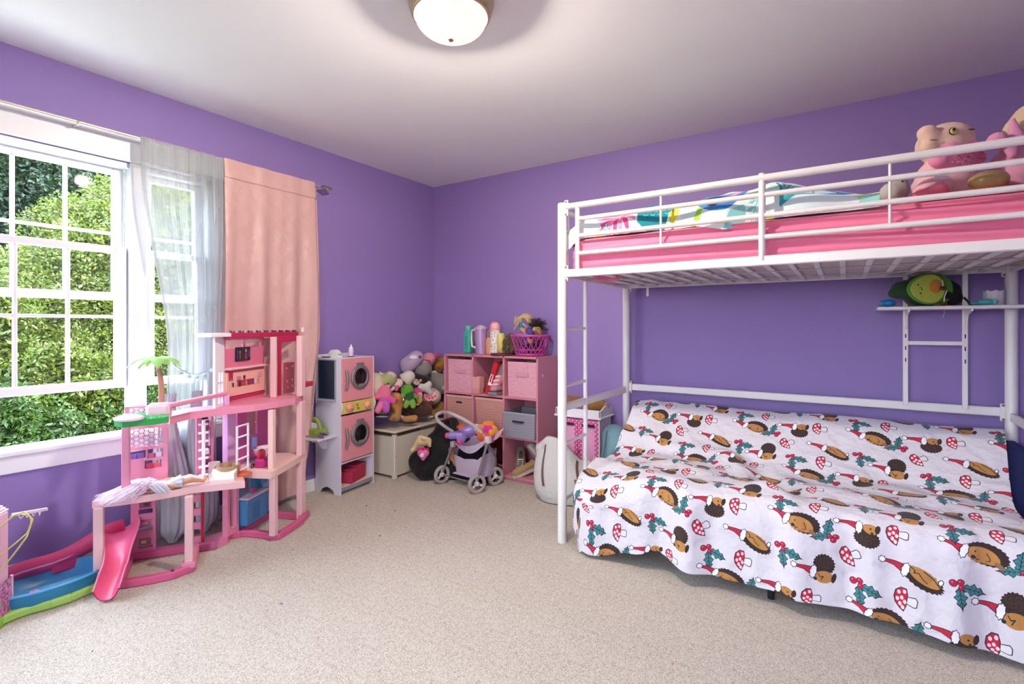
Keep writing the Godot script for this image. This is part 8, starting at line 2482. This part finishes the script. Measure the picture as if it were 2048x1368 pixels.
# ---- plush on the loft, things on the little shelf
func build_bed_toys():
	var G := "plush toys on the loft bed"
	var top := 1.665
	var pg := Vector3(3.475, top, 0.80)
	var pig := soft("plush_piglet", "pale pink plush pig with fuzzy hot pink bib and gold shoe on the loft", pg, [
		[[0.02, 0.10, 0.0], [0.02, 0.12, 0.0], 0.1, 0.09, "eebcc4"],
		[[-0.06, 0.05, 0.05], [-0.10, 0.03, 0.07], 0.055, 0.045, "eab2bc"],
		[[0.0, 0.26, 0.02], [0.01, 0.27, 0.02], 0.085, 0.082, "e9c3ac"],
		[[-0.072, 0.27, 0.05], [-0.085, 0.30, 0.05], 0.034, 0.032, "e9c2ac"],
		[[-0.075, 0.225, 0.06], [-0.09, 0.23, 0.06], 0.028, 0.028, "e9c3ad"],
		[[0.075, 0.18, 0.06], [-0.06, 0.17, 0.075], 0.036, 0.034, "f193b9"],
		[[0.05, 0.225, 0.075], [-0.035, 0.215, 0.085], 0.026, 0.024, "f59cc0"],
		[[0.075, 0.21, 0.05], [0.085, 0.215, 0.05], 0.024, 0.022, "ddae9c"],
		[[-0.085, 0.03, 0.09], [-0.15, 0.0, 0.09], 0.035, 0.028, "e26a82"],
		[[0.06, 0.03, 0.06], [0.1, 0.03, 0.1], 0.04, 0.032, "d89aa2"]],
		[["eye_white", [-0.03, 0.285, 0.098], [0.017, 0.018, 0.006], "3a3428", 0.4], ["eye", [-0.03, 0.285, 0.101], [0.0145, 0.0155, 0.006], "cfc47a", 0.3], ["pupil", [-0.035, 0.289, 0.106], [0.006, 0.007, 0.003], "2a2418", 0.3], ["eyebrow", [0.035, 0.292, 0.098], [0.012, 0.003, 0.003], "4a3a28", 0.5], ["mouth_line", [-0.092, 0.252, 0.088], [0.016, 0.002, 0.003], "4a3a2a", 0.5]], 0.0095, G, 0.0, 0.014)
	pig.scale = Vector3(1.08, 0.9, 1.0)
	var gold := M(hx("b09a62"), 0.28, {"metallic": 0.35})
	part(MB.new().ball(rt * 0.015 - fw * 0.185 + Vector3(0, 0.044, 0), Vector3(0.062, 0.04, 0.045), Basis(rt, Vector3.UP, -fw) * Basis(Vector3.BACK, 0.12), 12), "gold_shoe", gold, pig, "shiny gold shoe")
	part(MB.new().tube([rt * 0.05 - fw * 0.165 + Vector3(0, 0.042, 0), rt * 0.11 - fw * 0.1 + Vector3(0, 0.044, 0)], [0.032, 0.036], 10), "leg", M(hx("d9a0aa"), 0.9), pig)
	part(MB.new().box(rt * -0.075 - fw * 0.1 + Vector3(0, 0.085, 0), Vector3(0.05, 0.016, 0.002), Basis(rt, Vector3.UP, -fw), 0), "tag", M(hx("e8e2e0"), 0.6), pig)
	var fuzz := MB.new()
	fuzz.flat()
	for k in 260:
		var a := rng.randf_range(-0.085, 0.085)
		var p := rt * (a * 0.95 + 0.005) - fw * (0.108 - a * a * 3.0) + Vector3(0, 0.175 + rng.randf_range(-0.028, 0.05) * (1.0 - absf(a) * 5.0), 0)
		fuzz.tube([p, p - fw * 0.01 + rt * rng.randf_range(-0.012, 0.012) + Vector3(0, rng.randf_range(-0.022, -0.004), 0)], [0.0018, 0.0004], 3, false)
	part(fuzz, "bib_fuzz", M(hx("f593bb"), 0.9, {"rim": 0.4}), pig).set_meta("kind", "stuff")
	var lp := Vector3(3.67, top, 0.78)
	var lion := soft("plush_elephant", "large pink plush with bow, gold shoe and cream head at the loft's end", lp, [
		[[0.07, 0.09, 0.0], [0.07, 0.14, 0.0], 0.105, 0.098, "e9a3c2"],
		[[0.10, 0.285, 0.0], [0.14, 0.32, 0.0], 0.08, 0.09, "e9cdaa"],
		[[-0.03, 0.215, 0.05], [-0.075, 0.225, 0.05], 0.026, 0.036, "ea9bc0"],
		[[0.0, 0.225, 0.055], [-0.005, 0.315, 0.045], 0.032, 0.01, "ec9fc2"],
		[[-0.03, 0.2, 0.06], [-0.03, 0.16, 0.07], 0.026, 0.016, "e89abc"],
		[[0.16, 0.38, 0.0], [0.17, 0.41, 0.0], 0.04, 0.035, "ecd6bc"],
		[[0.08, 0.03, 0.07], [0.06, 0.03, 0.1], 0.045, 0.034, "d99ab4"]],
		[["eyebrow", [0.085, 0.355, 0.072], [0.012, 0.003, 0.003], "4a3a28", 0.5]], 0.0095, G, 0.0, 0.012)
	part(MB.new().ball(rt * -0.01 - fw * 0.17 + Vector3(0, 0.046, 0), Vector3(0.062, 0.038, 0.045), Basis(rt, Vector3.UP, -fw) * Basis(Vector3.BACK, 0.12), 12), "gold_shoe", gold, lion, "shiny gold shoe")
	lion.scale = Vector3.ONE * 0.91
	var mono := []
	for k in 21:
		var a := TAU * k / 20.0
		mono.append(rt * (0.10 + 0.032 * cos(a)) - fw * 0.094 + Vector3(0, 0.295 + 0.03 * sin(a), 0))
	part(MB.new().tube(mono, 0.004, 6, false), "yarn_monocle", M(hx("b5a235"), 0.8), lion, "yellow yarn ring stitched on the head")
	part(MB.new().tube([rt * 0.068 - fw * 0.09 + Vector3(0, 0.3, 0), rt * 0.03 - fw * 0.06 + Vector3(0, 0.285, 0)], 0.003, 5), "yarn_cord", M(hx("b5a235"), 0.8), lion)
	var tg := PackedVector2Array([Vector2(-0.045, -0.03), Vector2(0.03, -0.05), Vector2(0.06, 0.04), Vector2(0.005, 0.07)])
	part(MB.new().prism(tg, Transform3D(Basis(rt, Vector3.UP, -fw), rt * 0.075 - fw * 0.118 + Vector3(0, 0.205, 0)), 0.002), "swing_tag", M(hx("c4447e"), 0.4), lion, "magenta cardboard tag")
	part(MB.new().ball(rt * 0.09 - fw * 0.1205 + Vector3(0, 0.195, 0), Vector3(0.022, 0.022, 0.001), Basis(rt, Vector3.UP, -fw), 10), "tag_picture", M(hx("e0d3dc"), 0.4), lion)
	soft("plush_mouse", "small grey and white plush peeking out behind the pink pig", Vector3(3.33, top + 0.045, 0.62), [[[0.0, 0.06, 0], [0.03, 0.07, 0], 0.046, 0.044, "cdc6be"], [[0.03, 0.095, 0.0], [0.05, 0.1, 0.0], 0.026, 0.022, "8b847e"], [[0.02, 0.0, 0.0], [0.05, -0.005, 0.0], 0.042, 0.042, "c9c0b8"]], [["eye", [0.02, 0.10, 0.04], [0.006, 0.004, 0.003], "3a3430"]], 0.0085, G)
	soft("plush_rag", "cream plush leg lying on the loft between comforter and pink pig", Vector3(3.27, top + 0.0, 0.80), [[[-0.05, 0.005, 0], [0.05, 0.02, 0], 0.022, 0.03, "d8b9a4"]], [["striped_sock", [-0.06, 0.008, 0.01], [0.035, 0.02, 0.02], "c9b04a", 0.8]], 0.0075, G)
	# little shelf: avocado backpack, blue and teal toys, white tub
	var sy := 1.2655
	var av := Vector3(3.47, sy + 0.085, 0.19)
	var a := thing("avocado_backpack", "plush avocado backpack with smiling face and orange stone on the bed shelf", "backpack", av)
	var ax := rt
	var P := func(x: float, y: float, z: float) -> Vector3:
		return rt * x + Vector3(0, y, 0) - fw * z
	var dg := hx("25402a").srgb_to_linear()
	blob_part([[P.call(0.02, -0.005, -0.02), P.call(0.045, 0.0, -0.02), 0.082, 0.085, dg], [P.call(-0.07, 0.0, -0.01), P.call(-0.085, 0.0, -0.01), 0.05, 0.045, dg], [P.call(-0.115, -0.02, -0.01), P.call(-0.13, -0.02, -0.01), 0.016, 0.018, dg]], "body", a, 0.009, 0.03, {"rough": 0.9})
	var shape := func(k: float) -> PackedVector2Array:
		var o := PackedVector2Array()
		for i in 32:
			var th := TAU * i / 32.0
			var rr := 0.075 + 0.01 * cos(th)
			o.append(Vector2(cos(th) * rr * 1.22 - 0.02, sin(th) * rr * (0.98 + 0.2 * cos(th))) * k)
		return o
	var ft := Transform3D(Basis(rt, Vector3.UP, -fw), P.call(-0.005, 0.0, 0.05))
	part(MB.new().prism(shape.call(1.0), ft, 0.012), "flesh_rim", M(hx("5f9a32"), 0.85), a)
	part(MB.new().prism(shape.call(0.9), ft.translated(-fw * 0.006), 0.014), "flesh", M(hx("b3c24a"), 0.85), a)
	part(MB.new().ball(P.call(0.025, 0.012, 0.068), Vector3(0.034, 0.034, 0.014), Basis(rt, Vector3.UP, -fw), 12), "stone", M(hx("c47f36"), 0.8), a)
	for q in [[-0.062, 0.02], [-0.05, -0.022]]:
		part(MB.new().ball(P.call(q[0], q[1], 0.071), Vector3.ONE * 0.004, Basis(), 5), "eye", M(hx("1c1a14"), 0.3), a)
	part(MB.new().tube([P.call(-0.05, 0.008, 0.071), P.call(-0.044, 0.0, 0.073), P.call(-0.046, -0.008, 0.071)], 0.0016, 5), "smile", M(hx("2c2a18"), 0.5), a)
	for q in [[-0.072, 0.03], [-0.054, -0.036]]:
		part(MB.new().ball(P.call(q[0] + 0.008, q[1], 0.07), Vector3(0.005, 0.004, 0.002), Basis(rt, Vector3.UP, -fw), 5), "cheek", M(hx("d08a5a"), 0.6), a)
	part(MB.new().prism(shape.call(0.98), ft.translated(fw * 0.03 + rt * 0.06), 0.02), "side_gusset", M(hx("4f8f34"), 0.85), a)
	for q in [[[0.048, 0.04], [0.05, 0.02], [0.05, 0.002]], [[0.07, -0.01], [0.058, -0.04], [0.055, -0.075]]]:
		var pts := []
		for e in q:
			pts.append(P.call(e[0], e[1], 0.082))
		part(MB.new().tube(pts, 0.003, 6), "zip_cord", M(hx("cfd2c8"), 0.6), a)
		part(MB.new().ball(pts[2], Vector3(0.017, 0.011, 0.011), Basis(rt, Vector3.UP, -fw), 8), "zip_bead", M(hx("6a3420"), 0.4), a)
	part(MB.new().tube([P.call(0.057, -0.09, 0.08), P.call(0.06, -0.12, 0.08), P.call(0.05, -0.145, 0.08)], 0.0012, 5), "loose_thread", M(hx("d8d8cc"), 0.6), a)
	blob_part([[P.call(0.12, 0.02, -0.03), P.call(0.18, 0.0, -0.03), 0.055, 0.045, hx("10171c").srgb_to_linear()], [P.call(0.19, -0.02, -0.02), P.call(0.22, -0.05, 0.0), 0.03, 0.016, hx("10201f").srgb_to_linear()], [P.call(0.11, -0.03, 0.0), P.call(0.17, -0.04, 0.0), 0.045, 0.04, hx("0f161a").srgb_to_linear()]], "straps", a, 0.009, 0.02, {"rough": 0.85, "rim": 0.1})
	part(MB.new().tube([P.call(0.2, -0.04, 0.03), P.call(0.215, -0.075, 0.05), P.call(0.225, -0.115, 0.05)], [0.006, 0.005, 0.008], 6), "strap_end", M(hx("15302e"), 0.7), a)
	var bl := Vector3(3.335, sy + 0.0, 0.21)
	var blue := thing("toy_gun", "small bright blue rounded plastic toy at the end of the bed shelf", "toy", bl)
	part(MB.new().ball(Vector3(0.008, 0.02, 0), Vector3(0.03, 0.02, 0.02), Basis(), 10), "body", M(hx("1f84c4"), 0.3), blue)
	part(MB.new().ball(Vector3(-0.022, 0.018, 0), Vector3(0.014, 0.016, 0.014), Basis(), 8), "nozzle", M(hx("5a9cc0"), 0.3), blue)
	var tl := thing("toy_whistle", "turquoise plastic toy with pointed tip lying before the white tub", "toy", Vector3(3.715, sy, 0.215))
	part(MB.new().ball(Vector3(0.0, 0.016, 0), Vector3(0.03, 0.016, 0.02), Basis(), 10), "body", M(hx("4fb4b8"), 0.35), tl)
	part(MB.new().tube([Vector3(-0.02, 0.014, 0), Vector3(-0.055, 0.01, 0.005)], [0.012, 0.004], 8), "tip", M(hx("3a9aa0"), 0.35), tl)
	part(MB.new().ball(Vector3(0.032, 0.016, 0), Vector3(0.012, 0.015, 0.014), Basis(), 8), "tail", M(hx("6cc4c4"), 0.35), tl)
	var tb := thing("white_tub", "small white scalloped tub on the bed shelf beside the post", "tub", Vector3(3.757, sy, 0.15))
	var tub := MB.new()
	tub.grid(32, 6, func(u: float, v: float):
		var th := TAU * u
		var rr := (0.036 + 0.004 * v) * (1.0 + 0.05 * cos(th * 8.0))
		return Vector3(cos(th) * rr, 0.07 * v + 0.004 * cos(th * 8.0) * v, sin(th) * rr))
	part(tub, "wall", M(hx("d9cfd8"), 0.5), tb)
	part(MB.new().lathe([Vector2(0, 0.06), Vector2(0.037, 0.06)], 20), "lid", M(hx("d0c6d0"), 0.5), tb)

func build_bits():
	# crumbs and scraps on the carpet
	var scraps := [[962, 983, "d8d0c8", 0.012, "cream scrap of paper beside the stroller wheel"], [585, 1100, "b9a9b4", 0.006, "pale lilac fleck on the carpet near the dollhouse"], [733, 1012, "6a2a4a", 0.005, "dark red speck on the carpet before the laundry centre"], [790, 1022, "3a2f2a", 0.005, "black crumb on the carpet between laundry centre and bed"], [760, 1072, "7a8a5a", 0.006, "green thread on the open carpet"], [563, 1208, "a58aa4", 0.008, "faded mauve stain fleck on the open carpet"], [1345, 1328, "c98ab0", 0.005, "pink speck on the carpet in front of the futon"], [185, 1303, "5a9a6a", 0.004, "tiny green bead on the carpet beside the pool"]]
	for s in scraps:
		var p := PY(s[0], s[1], 0.0)
		var m := MB.new()
		m.flat()
		var k: float = s[3]
		m.prism(PackedVector2Array([Vector2(-k, -k * 0.4), Vector2(-k * 0.2, -k * 0.7), Vector2(k, -k * 0.2), Vector2(k * 0.5, k * 0.5), Vector2(-k * 0.6, k * 0.6)]), Transform3D(Basis(Vector3.RIGHT, Vector3.BACK, Vector3.UP), Vector3(0, 0.0, 0)), 0.004)
		single(m, "carpet_scrap", M(hx(s[2]), 0.8), Vector3(p.x, 0.0, p.z), s[4], "scrap")
